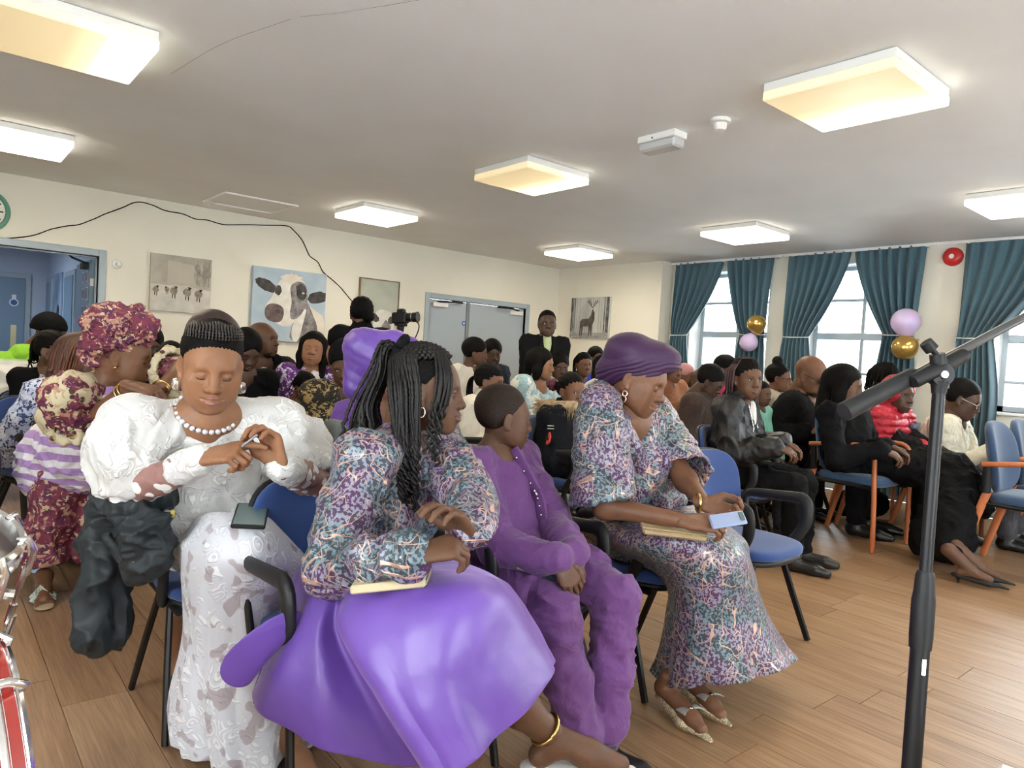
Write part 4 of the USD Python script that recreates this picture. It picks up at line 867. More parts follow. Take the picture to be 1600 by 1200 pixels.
# ---- cloth
def cloth(name, c, rough=.8, sheen=.1, bump=.25, scale=300., vary=.10):
    c = np.array(c, float); sp = .25 if c.max() > .03 else .10
    return graph('cloth_'+name, {'t': ('texture_coordinate', {}), 'n': ('noise_texture', {'scale': 5., 'detail': 4.}), 'r': ('rgb_ramp', {'ramp': [(.3, c*(1-vary)), (.7, c*(1+vary))]}), 'n2': ('noise_texture', {'scale': scale, 'detail': 3.}),
        'f': ('noise_texture', {'scale': 11., 'detail': 2., 'distortion': 2.2}), 'b': ('bump', {'strength': bump, 'distance': .003}), 'b2': ('bump', {'strength': .36, 'distance': .018}), 'p': ('principled_bsdf', {'roughness': rough, 'sheen_weight': sheen if c.max() > .03 else 0., 'specular_ior_level': sp})},
        [('t.object', 'n.vector'), ('n.fac', 'r.fac'), ('r.color', 'p.base_color'), ('t.object', 'n2.vector'), ('t.object', 'f.vector'), ('f.fac', 'b2.height'), ('b2.normal', 'b.normal'), ('n2.fac', 'b.height'), ('b.normal', 'p.normal')])
def printed(name, base, spots, scale=14., rough=.75, kind='noise', **kw):
    """woven or printed cloth: a base colour with layers of shapes, each (colour, from, to, scale factor)"""
    nd = {'t': ('texture_coordinate', {}), 'p': ('principled_bsdf', {'roughness': rough, **kw}), 'c0': ('color', {'value': base}), 'nb': ('noise_texture', {'scale': 300., 'detail': 2.}), 'b': ('bump', {'strength': .2, 'distance': .002})}
    ln = [('t.object', 'nb.vector'), ('nb.fac', 'b.height'), ('b.normal', 'p.normal')]; last = 'c0.color'
    for i, (c, a, b, f) in enumerate(spots):
        if kind == 'voronoi' and i % 2 == 0: nd[f'n{i}'] = ('voronoi_texture', {'scale': scale*f}); out = f'n{i}.distance'
        else: nd[f'n{i}'] = ('noise_texture', {'scale': scale*f, 'detail': 3., 'distortion': .8}); out = f'n{i}.fac'
        nd[f'm{i}'] = ('mapping', {'location': (i*3.7, i*1.9, i*5.1)}); nd[f'r{i}'] = ('map_range', {'from_min': a, 'from_max': b, 'clamp': True}); nd[f'x{i}'] = ('mix', {'color2': c})
        ln += [('t.object', f'm{i}.vector'), (f'm{i}.vector', f'n{i}.vector'), (out, f'r{i}.value'), (f'r{i}.result', f'x{i}.fac'), (last, f'x{i}.color1')]; last = f'x{i}.color'
    ln.append((last, 'p.base_color')); return graph('print_'+name, nd, ln)
M_blackcloth = cloth('black', (.0052, .0052, .0062)); M_shoe = plain('black_leather', (.012, .011, .011), .35); M_dkjean = cloth('charcoal', (.012, .0125, .015))
M_goldj = plain('gold_jewellery', (.72, .50, .18), .22, metallic=1.0); M_silverj = plain('silver_jewellery', (.75, .74, .72), .2, metallic=1.0); M_pearl = plain('pearl', (.80, .78, .76), .25)
M_gl = plain('black_glasses', (.01, .01, .01), .3); M_glc = plain('clear_glasses', (.55, .53, .50), .25)
# ---- hair styles, in the head's own space
def hair_long(low=-.17, side=.030, fringe=False, g=1.06, hl=.074, back=.055):
    F = Field(.03); scalp(F, g, -.03); F.cone((0, -.075, .03), (0, -.085, low), back+.01, back)
    for q in (-1, 1): F.cone((q*.064, .014, .055), (q*.079, .0, -.05), .030, side); F.cone((q*.079, .0, -.05), (q*.078, .0, low), side, side*.8)
    F.ell((0, .135, hl-.115), (.060, .098, .125), k=.012, sub=True); F.cone((0, .05, -.10), (0, .03, -.24), .05, .075, k=.01, sub=True)
    m = F.mesh(.0065); v = np.array(m.vertices); n = meshkit.arrays(m, True)[2]
    a = np.arctan2(v[:, 0], -v[:, 1]+.001); r = np.sin(a*46+2.5*meshkit.noise(v*12, 3)*3)*.0014*np.clip((.13-v[:, 2])/.05, 0, 1)
    return trimesh.Trimesh(v+n*r[:, None], m.faces, process=False)
def rows(m, n=26, amp=.0016):
    """combs fine rows, front to back, into a hair mass"""
    v = np.array(m.vertices); nn = meshkit.arrays(m, True)[2]; a = np.arctan2(v[:, 0], v[:, 2]+.02)
    return trimesh.Trimesh(v+nn*(np.sin(a*n)*amp)[:, None], m.faces, process=False)
def hair_rows(g=1.03, hl=.068, bun=None, puff=None):
    F = short_hair(g=g, hl=hl)
    if bun is not None: F.ell(bun[:3], bun[3], k=.012)
    if puff is not None: F.cone((0, -.095, .02), puff[:3], .03, puff[3], k=.02)
    return rows(F.mesh(.0062))
def braid_set(n, length, r, seed=0, spread=100., part_z=.132, drop_y=-.05, front=None, bead=.0, curl=0., swing=(0, 0), seg=22):
    """loose braids hanging all round the back and the sides; returns a list of meshes"""
    g = np.random.default_rng(seed); out = []
    for i in range(n):
        th = rad(np.interp(i+g.uniform(-.4, .4), [0, n-1], [-spread, spread])); lay = 1+.22*g.random(); L = length*g.uniform(.82, 1.05)
        x, y = math.sin(th), -math.cos(th); top = V(.010*x, .01+.02*g.uniform(-1, 1), part_z)
        p = [top, V(.045*x, .035*y-.005, part_z-.012), V(.080*x*lay, .088*y*lay-.02, .062), V(.087*x*lay, .10*y*lay-.020, .0), V(.084*x*lay, .092*y*lay-.025+.0*drop_y, -.07)]
        e = p[-1]; k = 4 if L > .2 else 2
        for j in range(1, k+1):
            t = j/k; p.append(e+V(swing[0]*t+.012*g.uniform(-1, 1), swing[1]*t+.012*g.uniform(-1, 1), -(L-.19)*t if L > .2 else -L*.3*t))
        out.append(strand(p, r, r*.75, seg, 5, bead=bead, curl=curl, cfrom=.6, seed=i*1.7))
    return out
def wrap_cap(g=1.10, tilt=.0, top=.02, low=.03, knot=None, folds=14, amp=.004, tall=0.):
    """a wound head cloth: a cap over the hair with folds round it"""
    F = Field(.03); F.ell((0, -.022, .052+tall*.4), (.083*g, .103*g, .090*g+tall)); F.cone((0, -.09, .0), (0, -.09, .03), .045*g)
    F.ell((0, .10, -.045+low), (.10, .085, .088), k=.012, sub=True); F.cut((0, -.03, -.02+low*.6), (0, .35, -1), k=.012)
    if knot is not None: F.ell(knot[:3], knot[3:6] if len(knot) > 4 else knot[3], k=.012)
    m = F.mesh(.005); v = np.array(m.vertices); n = meshkit.arrays(m, True)[2]
    w = np.sin((v[:, 2]*1.0+v[:, 1]*.55+.25*v[:, 0]+.02*meshkit.noise(v*18, 1))*2*np.pi*folds/.25)
    return trimesh.Trimesh(v+n*(amp*np.abs(w)-amp*.5)[:, None], m.faces, process=False)
def stuff(p): return tag(p, kind='stuff')
class Who: pass
def person(label, head, yaw, look, s=1., tone='dark', sex='f', eyes='open', gaze=(0, 0), top=None, mat=None, bottom='trousers', bmat=None, hair=None, hmat=None, legs=False, shoe=True, fat=0., smile=0.,
           hands=None, hand=('relax', 'relax'), hand_n=(None, None), hand_d=(None, None), chair_=None, chair_label=None, wr=.008, fine=.014, opening=None, rg=None, bare=0., head_h=.0056, ears=True, chair_rz=None, shoe_mat=None, group=None, body_h=.013, slim=False):
    J = rig(head, yaw, look, s, hands=hands, **(rg or {})); W = Who(); W.J = J
    if head_h > .004 and ears and fat > 0: fat = round(fat*2)/2
    t = person_at('person', label, 'person', J.hip, group); W.t = t
    part(t, 'body', body_mesh(J, body_h, legs, sex, head_h, hand, hand_n, hand_d, fat, bare, slim=slim or (top or {}).get('sleeve', 2.) > 1.6, eyes=eyes, smile=smile, ears=ears), SKIN[tone], True)
    face_parts(t, J.M, J.c, s, tone, sex, eyes, gaze, smile=smile, fat=fat)
    o = dict(ease=.012, sleeve=2., bust=0. if sex != 'f' else 1.); o.update(top or {})
    F = top_field(J, **o)
    if opening: neckline(F, J, *opening)
    m = F.mesh(fine); part(t, 'top', wrinkle(m, wr, 7., len(label), (1, 1, .7)) if wr else m, mat or M_blackcloth, True)
    if bottom == 'trousers': part(t, 'trousers', wrinkle(trousers_field(J).mesh(.016), wr*.8, 7., 3), bmat or M_dkjean, True)
    elif bottom == 'skirt': part(t, 'skirt', wrinkle(skirt_field(J).mesh(fine), wr, 6., 4), bmat or mat or M_blackcloth, True)
    if shoe: shoes(t, J, shoe_mat or M_shoe)
    if hair is not None:
        hs = hair if isinstance(hair, list) else [hair]
        for k, h in enumerate(hs):
            if isinstance(h, tuple): stuff(part(t, h[0], put(h[1], J.M, J.c, s), h[2] if len(h) > 2 else (hmat or M_hair), True)) if h[0].endswith('s') else part(t, h[0], put(h[1], J.M, J.c, s), h[2] if len(h) > 2 else (hmat or M_hair), True)
            else: part(t, 'hair', put(h, J.M, J.c, s), hmat or M_hair, True)
    if chair_: chair_under(J, chair_, chair_label or 'x', chair_rz)
    return W
SHORT = short_hair().mesh(.0065); SHORTG = short_hair(g=1.08).mesh(.0065); AFRO = short_hair(g=1.16, hl=.076).mesh(.0065); CLOSE = short_hair(g=1.012, hl=.078).mesh(.0065)
# ================================================ the people behind, row by row
bl = lambda who: 'blue conference chair under '+who
# -- left side
W = person('seated woman in lime green and white top and black beanie, bending over at left', at(77, 521, 5.3), -60, (-30, 30, 0), 1.05, 'dark', eyes='down', mat=graph('lime_white_cloth', {'t': ('texture_coordinate', {}), 's': ('separate_xyz', {}), 'r': ('rgb_ramp', {'ramp': [(0, (.72, .70, .66)), (.5, (.72, .70, .66)), (.55, (.22, .50, .02)), (1, (.25, .55, .03))]}), 'm': ('map_range', {'from_min': .75, 'from_max': 1.25, 'clamp': True}), 'p': ('principled_bsdf', {'roughness': .8})}, [('t.object', 's.vector'), ('s.z', 'm.value'), ('m.result', 'r.fac'), ('r.color', 'p.base_color')]),
    top=dict(ease=.03), hair=('beanie', wrap_cap(1.08, low=.03, folds=5, amp=.002), M_blackcloth), chair_='b', chair_label=bl('the woman in lime green at far left'), rg=dict(lean=.30, hip_shift=-.22), hands=((-.1, .4, .12), (.1, .45, .12)))
part(W.t, 'hunched_back', wrinkle(Field(.05).cone(at(52, 572, 5.25), at(8, 585, 5.15), .13, .15).cone(at(8, 585, 5.15), at(0, 640, 5.1), .15, .16).mesh(.012), .016, 7.), _mats['lime_white_cloth'], True)
W = person('seated girl with pulled-back braids in a black strapped top, left of the brown twists', at(83, 549, 4.5), -70, (-42, 5, 0), .98, 'dark', gaze=(.5, 0), mat=M_blackcloth, top=dict(sleeve=.35), hair=[hair_rows(1.04, .070), ('braid_tails', cat(*braid_set(12, .22, .006, 3, 40)))], chair_='b', chair_label=bl('the girl in the black strapped top'), opening=(.085, .07))
part(W.t, 'patterned_strap', tube([W.J.c7+W.J.sr*.07-W.J.u*.02+W.J.sf*.05, W.J.sc+W.J.sr*.09+W.J.sf*.11, W.J.sc+W.J.sr*.05+W.J.sf*.135-W.J.u*.08], .018, 6, .35), printed('strap', (.55, .53, .5), [((.04, .04, .05), .5, .55, 3.)], 30.), True)
W = person('woman with long rust brown twists in a blue and white floral dress, turned away', at(128, 563, 3.95), -65, (12, 12, 0), 1.10, 'dark', mat=printed('bluefloral', (.50, .56, .74), [((.05, .07, .20), .54, .57, 4.), ((.72, .75, .86), .56, .60, 2.2), ((.03, .04, .10), .585, .60, 6.)], 9.), top=dict(ease=.02), bottom='skirt',
    hair=[('hair', hair_long(-.10, .034, g=1.07), plain('rust_hair', (.055, .020, .010), .6)), ('twists', cat(*braid_set(46, .25, .0062, 5, 125, bead=.2, swing=(.0, .0))), varied('rust_twists', (.075, .024, .011), (.16, .055, .026), 20., .55))],
    chair_='b', chair_label=bl('the woman with rust brown twists'), rg=dict(lean=.28, hip_shift=.0))
W = person('young man with short black hair, face half hidden behind the patterned head wrap', at(233, 541, 4.9), -90, (-95, 12, 0), 1.0, 'deep', 'm', 'down', mat=M_blackcloth, hair=AFRO, chair_='b', chair_label=bl('the man half hidden by the patterned head wrap'))
W = person('child with black hair bent low behind the patterned woman, only the crown showing', at(266, 566, 4.15), -90, (-80, 40, 0), .82, 'deep', 'c', 'down', mat=M_blackcloth, hair=AFRO, chair_='b', chair_label=bl('the child bent low'), rg=dict(lean=.25))
W = person('man in a black jumper looking down, beside the bald man', at(384, 549, 4.7), -90, (-85, 30, 0), 1.05, 'deep', 'm', 'down', mat=M_blackcloth, top=dict(ease=.02), hair=AFRO, chair_='b', chair_label=bl('the man in black beside the bald man'), rg=dict(lean=.1))
W = person('bald bearded man in grey v-neck jumper and dark open jacket, under the cow picture', at(411, 532, 5.2), -90, (-52, -4, 0), 1.07, 'dark', 'm', gaze=(.4, 0), mat=cloth('grey_knit', (.155, .155, .150)), top=dict(ease=.012), hair=None, opening=(.07, .09), chair_='b', chair_label=bl('the bald man under the cow picture'))
J = W.J; F = Field(.02); F.ell((0, .045, -.078), (.052, .048, .040)); F.ell((0, .06, -.03), (.05, .09, .05), k=.01, sub=True); F.ell((0, .10, -.063), (.03, .03, .012), k=.008, sub=True)
part(W.t, 'beard', put(F.mesh(.005), J.M, J.c, J.s*1.03), plain('short_beard', (.018, .012, .009), .8), True)
F = Field(.03); F.ell(J.sc-J.u*.06+J.sf*.055, (.06, .055, .09), R=[J.sr, J.sf, J.u]); part(W.t, 't_shirt', F.mesh(.01), cloth('white', (.62, .61, .58)), True)
part(W.t, 'v_neck_trim', tube([J.c7+J.sr*.07+J.sf*.05, J.sc+J.sf*.125-J.u*.10, J.c7-J.sr*.07+J.sf*.05], .009, 6), M_blackcloth, True)
F = top_field(J, ease=.03, sleeve=2., arm=1.1); F.ell(J.sc-J.u*.16+J.sf*.16, (.085, .12, .36), R=[J.sr, J.sf, J.u], k=.02, sub=True); neckline(F, J, .08, .05); part(W.t, 'jacket', wrinkle(F.mesh(.013), .012, 7., 2), cloth('ink', (.011, .012, .018)), True)
W = person('woman with long black hair and purple and white dress, eyes shut, hand at ear', at(489, 547, 5.1), -105, (-118, -5, 4), 1.03, 'warm', eyes='down', mat=printed('purplewhite', (.10, .015, .16), [((.62, .60, .66), .53, .58, 2.4), ((.30, .10, .40), .56, .6, 4.)], 12.), top=dict(ease=.02, arm=1.15), hair=hair_long(-.20, .026), bottom='skirt',
    chair_='b', chair_label=bl('the woman in purple and white'), hands=[V(0, 0, 0), V(0, 0, 0)] if 0 else None)
J = W.J; F = Field(.02); F.ell(J.sc-J.u*.10+J.sf*.075, (.095, .055, .13), R=[J.sr, J.sf, J.u]); part(W.t, 'white_front_panel', wrinkle(F.mesh(.01), .014, 16., 3), cloth('white_lace', (.60, .58, .60)), True)
e, w = J.sh[1]+J.sr*-.10-J.u*.12+J.sf*.1, J.c+V(-.115, .01, -.03)@J.M; F = Field(.02); F.cone(J.sh[1], e, .05, .04); F.cone(e, w, .038, .026)
part(W.t, 'raised_arm', cat(F.mesh(.008), place_hand(-1, w, (J.c+UPV*.08-w), J.f, 'hold', 1., .0045)), SKIN['warm'], True)
W = person('smiling woman in a black head wrap and black and gold dress, leaning forward', at(538, 572, 4.5), -105, (-122, 22, -6), 1.02, 'dark', eyes='open', smile=1., gaze=(0, -.3), mat=printed('blackgold', (.012, .010, .008), [((.32, .22, .08), .55, .58, 2.), ((.50, .38, .18), .60, .62, 4.)], 12.), top=dict(ease=.03, arm=1.2), bottom='skirt',
    hair=('head_wrap', wrap_cap(1.13, low=.035, folds=9, amp=.003, tall=.012), M_blackcloth), chair_='b', chair_label=bl('the woman in the black head wrap'), rg=dict(lean=.16))
necklace(W.t, W.J, M_goldj, .0025, 24, .12, False)
W = person('small child with scraped-back hair looking down, in front of the purple and white dress', at(476, 607, 4.7), -90, (-75, 35, 0), .80, 'brown', 'c', 'down', mat=cloth('plum', (.06, .03, .06)), hair=[hair_rows(1.03, .078, bun=(0, -.10, .07, .035)), ('stray_hairs', cat(*braid_set(16, .12, .003, 8, 150, part_z=.130)))], chair_='b', chair_label=bl('the small child'), rg=dict(seat=.40))
M_satin = graph('purple_satin', {'t': ('texture_coordinate', {}), 'n': ('noise_texture', {'scale': 4., 'detail': 2.}), 'r': ('rgb_ramp', {'ramp': [(.3, (.112, .050, .29)), (.7, (.155, .074, .37))]}), 'n2': ('noise_texture', {'scale': 500., 'detail': 1.}), 'b': ('bump', {'strength': .06, 'distance': .001}),
        'p': ('principled_bsdf', {'roughness': .40, 'specular_ior_level': .55, 'sheen_weight': .55, 'sheen_roughness': .35, 'sheen_tint': (.75, .55, 1.)})}, [('t.object', 'n.vector'), ('t.object', 'n2.vector'), ('n.fac', 'r.fac'), ('r.color', 'p.base_color'), ('n2.fac', 'b.height'), ('b.normal', 'p.normal')])
# purple gele: a big folded head tie
F = Field(.02); F.ell((0, -.02, .075), (.10, .115, .085)); F.cone((-.02, .02, .15), (.03, -.12, .13), .055, .075, k=.05); F.cone((.0, -.13, .12), (.02, -.15, -.06), .075, .05, k=.05); F.cone((.02, .02, .15), (.03, .11, .150), .05, .030, k=.04); F.ell((0, .10, -.03), (.09, .08, .085), k=.012, sub=True)
gele = F.mesh(.006); v = np.array(gele.vertices); nn = meshkit.arrays(gele, True)[2]; w = np.sin((v[:, 1]*.6+v[:, 2])*2*np.pi/.11+3*meshkit.noise(v*9, 2)); gele = trimesh.Trimesh(v+nn*(.0035*np.abs(w))[:, None], gele.faces, process=False)
W = person('woman in a large folded purple head tie, mostly hidden behind the girl with long braids', at(607, 588, 3.3), -90, (-48, 0, 0), 1.04, 'brown', eyes='open', mat=cloth('violet', (.12, .05, .24)), hair=('head_tie', gele, M_satin), bottom='skirt', chair_='b', chair_label=bl('the woman in the large purple head tie'))
# standing photographer, seen from behind
W = person('standing person in a black coat with a low bun, back turned, by the camera tripod', at(565, 492, 5.6), 75, (62, 8, 0), 1.03, 'brown', mat=M_blackcloth, top=dict(ease=.035, collar=.02), hair=[hair_rows(1.10, .07, bun=(.05, -.105, -.03, .045))], shoe=True, rg=dict(stand=True, lean=.02), hands=((.1, .32, .25), (-.12, .32, .28)))
# -- centre
W = person('young man in a white shirt in profile before the grey double doors', at(743, 552, 6.5), -90, (-42, 5, 0), 1.02, 'dark', 'm', mat=cloth('offwhite', (.58, .55, .48)), top=dict(ease=.02, collar=.004), hair=AFRO, chair_='b', chair_label=bl('the young man in the white shirt'))
W = person('young man in a dark jacket looking down, right of the white shirt', at(769, 553, 6.9), -90, (-112, 12, 0), 1.02, 'deep', 'm', 'down', mat=cloth('navy', (.018, .022, .04)), top=dict(ease=.03), hair=AFRO, chair_='b', chair_label=bl('the young man in the dark jacket'))
W = person('girl with a black headband and ponytail in a white hoodie', at(765, 597, 5.1), -72, (-60, 4, 0), 1.0, 'brown', gaze=(.4, .2), mat=cloth('cream_fleece', (.66, .61, .50)), top=dict(ease=.03, collar=.02), hair=[hair_rows(1.04, .072), ('headband', (lambda F: F.mesh(.005))(Field(.01).ell((0, -.014, .050), (.0835, .104, .0885)).cut((0, .03, .072), (0, -.55, -.8)).cut((0, .06, .104), (0, .55, .8))), M_blackcloth), ('ponytail_braids', cat(*[strand([(0, -.10, .04), (x, -.145, .0), (x*1.6, -.15, -.08), (x*2, -.13, -.18)], .009, .005, 18) for x in np.linspace(-.03, .03, 9)]))], chair_='b', chair_label=bl('the girl in the white hoodie'))
earrings(W.t, W.J.M, W.J.c, W.J.s, M_silverj)
W = person('standing man in a dark suit and pale green open-necked shirt, by the double doors', at(855, 507, 6.7), -118, (-125, 0, 0), 1.03, 'deep', 'm', mat=cloth('charcoal_suit', (.0065, .0065, .0075)), top=dict(ease=.026), hair=CLOSE, rg=dict(stand=True, lean=.0), hands=((.10, .20, .02), (-.06, .21, .02)))
J = W.J; F = Field(.02); F.ell(J.sc-J.u*.08+J.sf*.065, (.052, .062, .19), R=[J.sr, J.sf, J.u]); F.cone(J.c7+J.u*.0, J.c7+J.u*.03+J.sf*.015, .066, .06); part(W.t, 'shirt', F.mesh(.008), cloth('pale_green', (.45, .52, .30)), True)
for q in (1, -1): part(W.t, 'lapel', tube([J.c7+q*J.sr*.06+J.sf*.06+J.u*.02, J.sc+q*J.sr*.065+J.sf*.128-J.u*.07, J.sc+q*J.sr*.02+J.sf*.150-J.u*.25], [.02, .026, .012], 6, .35), cloth('charcoal_suit', (.0065, .0065, .0075)), True)
glasses(W.t, J.M, J.c, J.s, M_gl)
W = person('woman with a chin-length black bob in a pale blue and white lace dress', at(845, 570, 5.9), -80, (-58, 6, 0), 1.04, 'warm', mat=printed('blueflower', (.30, .44, .47), [((.66, .66, .60), .5, .56, 1.), ((.20, .36, .42), .56, .6, 3.)], 10.), top=dict(ease=.03, arm=1.3, sleeve=1.5), bottom='skirt', hair=hair_long(-.10, .036, g=1.10, back=.05), opening=(.10, .06), chair_='b', chair_label=bl('the woman with the black bob'))
W = person('person with short black hair, face half behind the black bob', at(874, 575, 6.6), -90, (-115, 5, 0), .98, 'deep', 'm', mat=cloth('sky', (.35, .50, .58)), hair=AFRO, chair_='b', chair_label=bl('the person half behind the black bob'))
M_fur = varied('fur_brown', (.20, .13, .07), (.50, .38, .22), 40., .8)
W = person('girl with a burgundy braided bun in a black parka with a fur-trimmed hood', at(893, 612, 4.75), -68, (-98, 4, 0), .98, 'brown', 'c', gaze=(.45, .1), mat=cloth('parka', (.0085, .009, .012)), top=dict(ease=.045, collar=.02, arm=1.2), wr=.014, hair=[hair_rows(1.03, .070), ('braid_bun', cat(*[tube([V(.070, -.105, .040)+V(.034*math.sin(a), -.035-.022*math.cos(a), .035*math.cos(a)-.02*math.sin(b)) for b in np.linspace(0, 3, 8)], .011, 6) for a in np.linspace(0, 6.2, 11)], trimesh.creation.icosphere(2, .042).apply_translation((.070, -.140, .035))), plain('burgundy_hair', (.085, .010, .018), .5))], chair_='b', chair_label=bl('the girl in the fur-trimmed parka'))
J = W.J; g = np.random.default_rng(6); fur = []
for i in range(900):
    a = g.uniform(math.pi*.22, math.pi*1.70); R0 = .175; b = g.uniform(0, 2*np.pi); c = J.c7+J.sr*(R0*math.sin(a))+J.sf*(R0*math.cos(a)*.9)+J.u*(.032+.03*math.cos(a)); o = J.sr*math.sin(a)+J.sf*math.cos(a)
    q = c+.022*(o*math.cos(b)+J.u*math.sin(b)); d = o*(.6*math.cos(b)+.5)+J.u*(.6*math.sin(b)-.25)+g.normal(0, .25, 3); L = g.uniform(.04, .08); e = q+d*L; x, y, z = frame_of(e-q)
    fur.append(np.array([q+x*.0022, q-x*.0011+y*.0019, q-x*.0011-y*.0019, e-UPV*.012]))
v = np.vstack(fur); k = np.arange(900)[:, None]*4; stuff(part(W.t, 'fur_trim', trimesh.Trimesh(v, np.vstack([k+[0, 1, 3], k+[1, 2, 3], k+[2, 0, 3]]), process=False), M_fur))
a = np.linspace(math.pi*.22, math.pi*1.70, 30); part(W.t, 'hood_edge', tube([J.c7+J.sr*(.175*math.sin(t))+J.sf*(.157*math.cos(t))+J.u*(.032+.03*math.cos(t)) for t in a], .036, 8), M_fur, True)
p = J.el[0]*.45+J.sh[0]*.55+J.sr*.085; x, y, z = frame_of(J.sr*.9-J.f*.5+UPV*.1)
part(W.t, 'sleeve_badge', move(cat(lathe([(0, .008), (.034, .006), (.036, 0), (0, 0)], 20)), M=[x, y, z], t=p+z*.006, s=(1.0, 1.25, 1)), plain('badge_red', (.62, .06, .04), .4), 40)
part(W.t, 'badge_emblem', move(cat(*[trimesh.creation.icosphere(1, 1).apply_scale((.012, .012, .003)).apply_translation(q) for q in ((-.008, -.006, .009), (.008, -.006, .009), (0, .010, .009))]), M=[x, y, z], t=p+z*.006), M_black, True)
for k in range(2): part(W.t, 'sleeve_stripe', tube([p+UPV*(.065+.018*k)+x*-.05, p+UPV*(.060+.018*k)+z*.012, p+UPV*(.065+.018*k)+x*.05], .004, 5), cloth('white', (.62, .61, .58)), True)
W = person('woman with braids pinned up looking straight ahead, below the stag picture', at(912, 571, 7.4), -95, (-112, 0, 0), 1.02, 'brown', mat=cloth('brown_dress', (.10, .06, .04)), hair=[hair_rows(1.05, .068), ('braid_tails', cat(*braid_set(14, .24, .007, 4, 100)))], chair_='b', chair_label=bl('the woman with braids pinned up'))
W = person('person at the back whose dark hair shows above the blue scarf', at(931, 560, 8.3), -95, (-110, 0, 0), 1.0, 'dark', 'm', mat=M_blackcloth, hair=AFRO, chair_='b', chair_label=bl('the person at the back by the alcove'))
W = person('woman in glasses with a blue scarf and long black hair, white jumper', at(950, 577, 6.4), -75, (-58, 4, 0), 1.03, 'brown', mat=cloth('white_knit', (.62, .58, .50)), top=dict(ease=.03), hair=hair_long(-.19, .030, g=1.08), chair_='b', chair_label=bl('the woman with the blue scarf'))
glasses(W.t, W.J.M, W.J.c, W.J.s, M_gl); J = W.J; part(W.t, 'blue_scarf', wrinkle(Field(.03).cone(J.c7+J.sr*.09+J.sf*.05-J.u*.02, J.c7-J.sf*.08-J.u*.01, .045, .06).cone(J.c7-J.sf*.08-J.u*.01, J.c7-J.sr*.10+J.sf*.04-J.u*.03, .06, .04).cone(J.c7-J.sf*.10, J.c7-J.sf*.13-J.u*.20, .06, .07).mesh(.01), .012, 9., 2), cloth('royal', (.02, .06, .45)), True)
W = person('man in a tan jacket sitting by the alcove corner', at(1050, 578, 7.0), -95, (-100, 5, 0), 1.05, 'brown', 'm', mat=cloth('tan', (.27, .115, .050)), top=dict(ease=.035, collar=.012), hair=CLOSE, chair_='b', chair_label=bl('the man in the tan jacket'), hands=((.05, .25, .30), (-.08, .3, .12)))
W = person('woman with a pink scarf over her hair, beside the tan jacket', at(1071, 588, 8.1), -95, (-75, 8, 0), 1.0, 'brown', mat=cloth('russet', (.20, .08, .05)), top=dict(ease=.03), hair=('pink_scarf', wrap_cap(1.08, low=.02, folds=6), cloth('dusty_pink', (.45, .22, .22))), chair_='b', chair_label=bl('the woman with the pink scarf'))
W = person('woman with a brown wig turned away, left of the far window', at(1098, 595, 7.9), -80, (-10, 5, 0), 1.0, 'brown', mat=cloth('russet', (.20, .08, .05)), hair=[('hair', hair_long(-.16, .036), plain('brown_hair', (.06, .03, .018), .6))], chair_='b', chair_label=bl('the woman with the brown wig'))
# -- right of the aisle
W = person('boy in glasses and a dark brown jacket, head bowed', at(1109, 597, 5.7), -80, (-66, 30, 0), 1.04, 'deep', 'm', 'down', mat=cloth('dark_brown', (.050, .030, .024)), top=dict(ease=.035, collar=.012), hair=SHORTG, chair_='b', chair_label=bl('the boy in the dark brown jacket'), rg=dict(lean=.14))
glasses(W.t, W.J.M, W.J.c, W.J.s, M_gl)
W = person('woman in glasses and a bright pink top by the far window', at(1135, 578, 6.5), -90, (-78, 4, 0), 1.02, 'dark', mat=cloth('hot_pink', (.50, .03, .13)), hair=SHORTG, chair_='b', chair_label=bl('the woman in bright pink'))
glasses(W.t, W.J.M, W.J.c, W.J.s, M_gl)
M_leather = graph('black_leather_jacket', {'t': ('texture_coordinate', {}), 'n': ('noise_texture', {'scale': 30., 'detail': 4.}), 'b': ('bump', {'strength': .25, 'distance': .004}), 'p': ('principled_bsdf', {'base_color': (.0075, .008, .009), 'roughness': .46, 'specular_ior_level': .4})}, [('t.object', 'n.vector'), ('n.fac', 'b.height'), ('b.normal', 'p.normal')])
W = person('girl with long burgundy braids in a black leather bomber jacket, hands clasped', at(1166, 593, 4.75), -76, (-112, 2, 0), 1.10, 'dark', gaze=(-.1, 0), mat=M_leather, top=dict(ease=.030, collar=.010, arm=1.05, cuff=.010), wr=.015, fine=.009, hair=[('hair', rows(short_hair(g=1.06, hl=.074).mesh(.005)), M_hair), ('long_braids', cat(*braid_set(34, .40, .0058, 9, 105, bead=.2, swing=(-.0, -.03), seg=34)), varied('burgundy_braid', (.02, .012, .012), (.085, .028, .034), 9., .5))], bottom='trousers', bmat=cloth('black_trousers', (.006, .006, .007)), chair_='b', chair_label=bl('the girl in the leather jacket'), hands=[at(1212, 697, 4.42), at(1222, 690, 4.55)], hand_d=(CR*.8-CU*.35-CF*.3, CR*.75-CU*.4-CF*.35), rg=dict(lean=.04))
J = W.J; part(W.t, 'white_t_shirt', Field(.02).ell(J.sc-J.u*.14+J.sf*.095, (.034, .050, .20), R=[J.sr, J.sf, J.u]).mesh(.008), cloth('white', (.62, .61, .58)), True)
for q in (.1, .16): part(W.t, 'jacket_zip', tube([J.c7+J.sr*(.05 if q < .15 else -.045)+J.sf*.09-J.u*.02, J.sc+J.sr*(.045 if q < .15 else -.04)+J.sf*.145-J.u*.12, J.hip+J.sr*(.045 if q < .15 else -.04)+J.sf*.155+J.u*.14], .0035, 5), M_silverj, True)
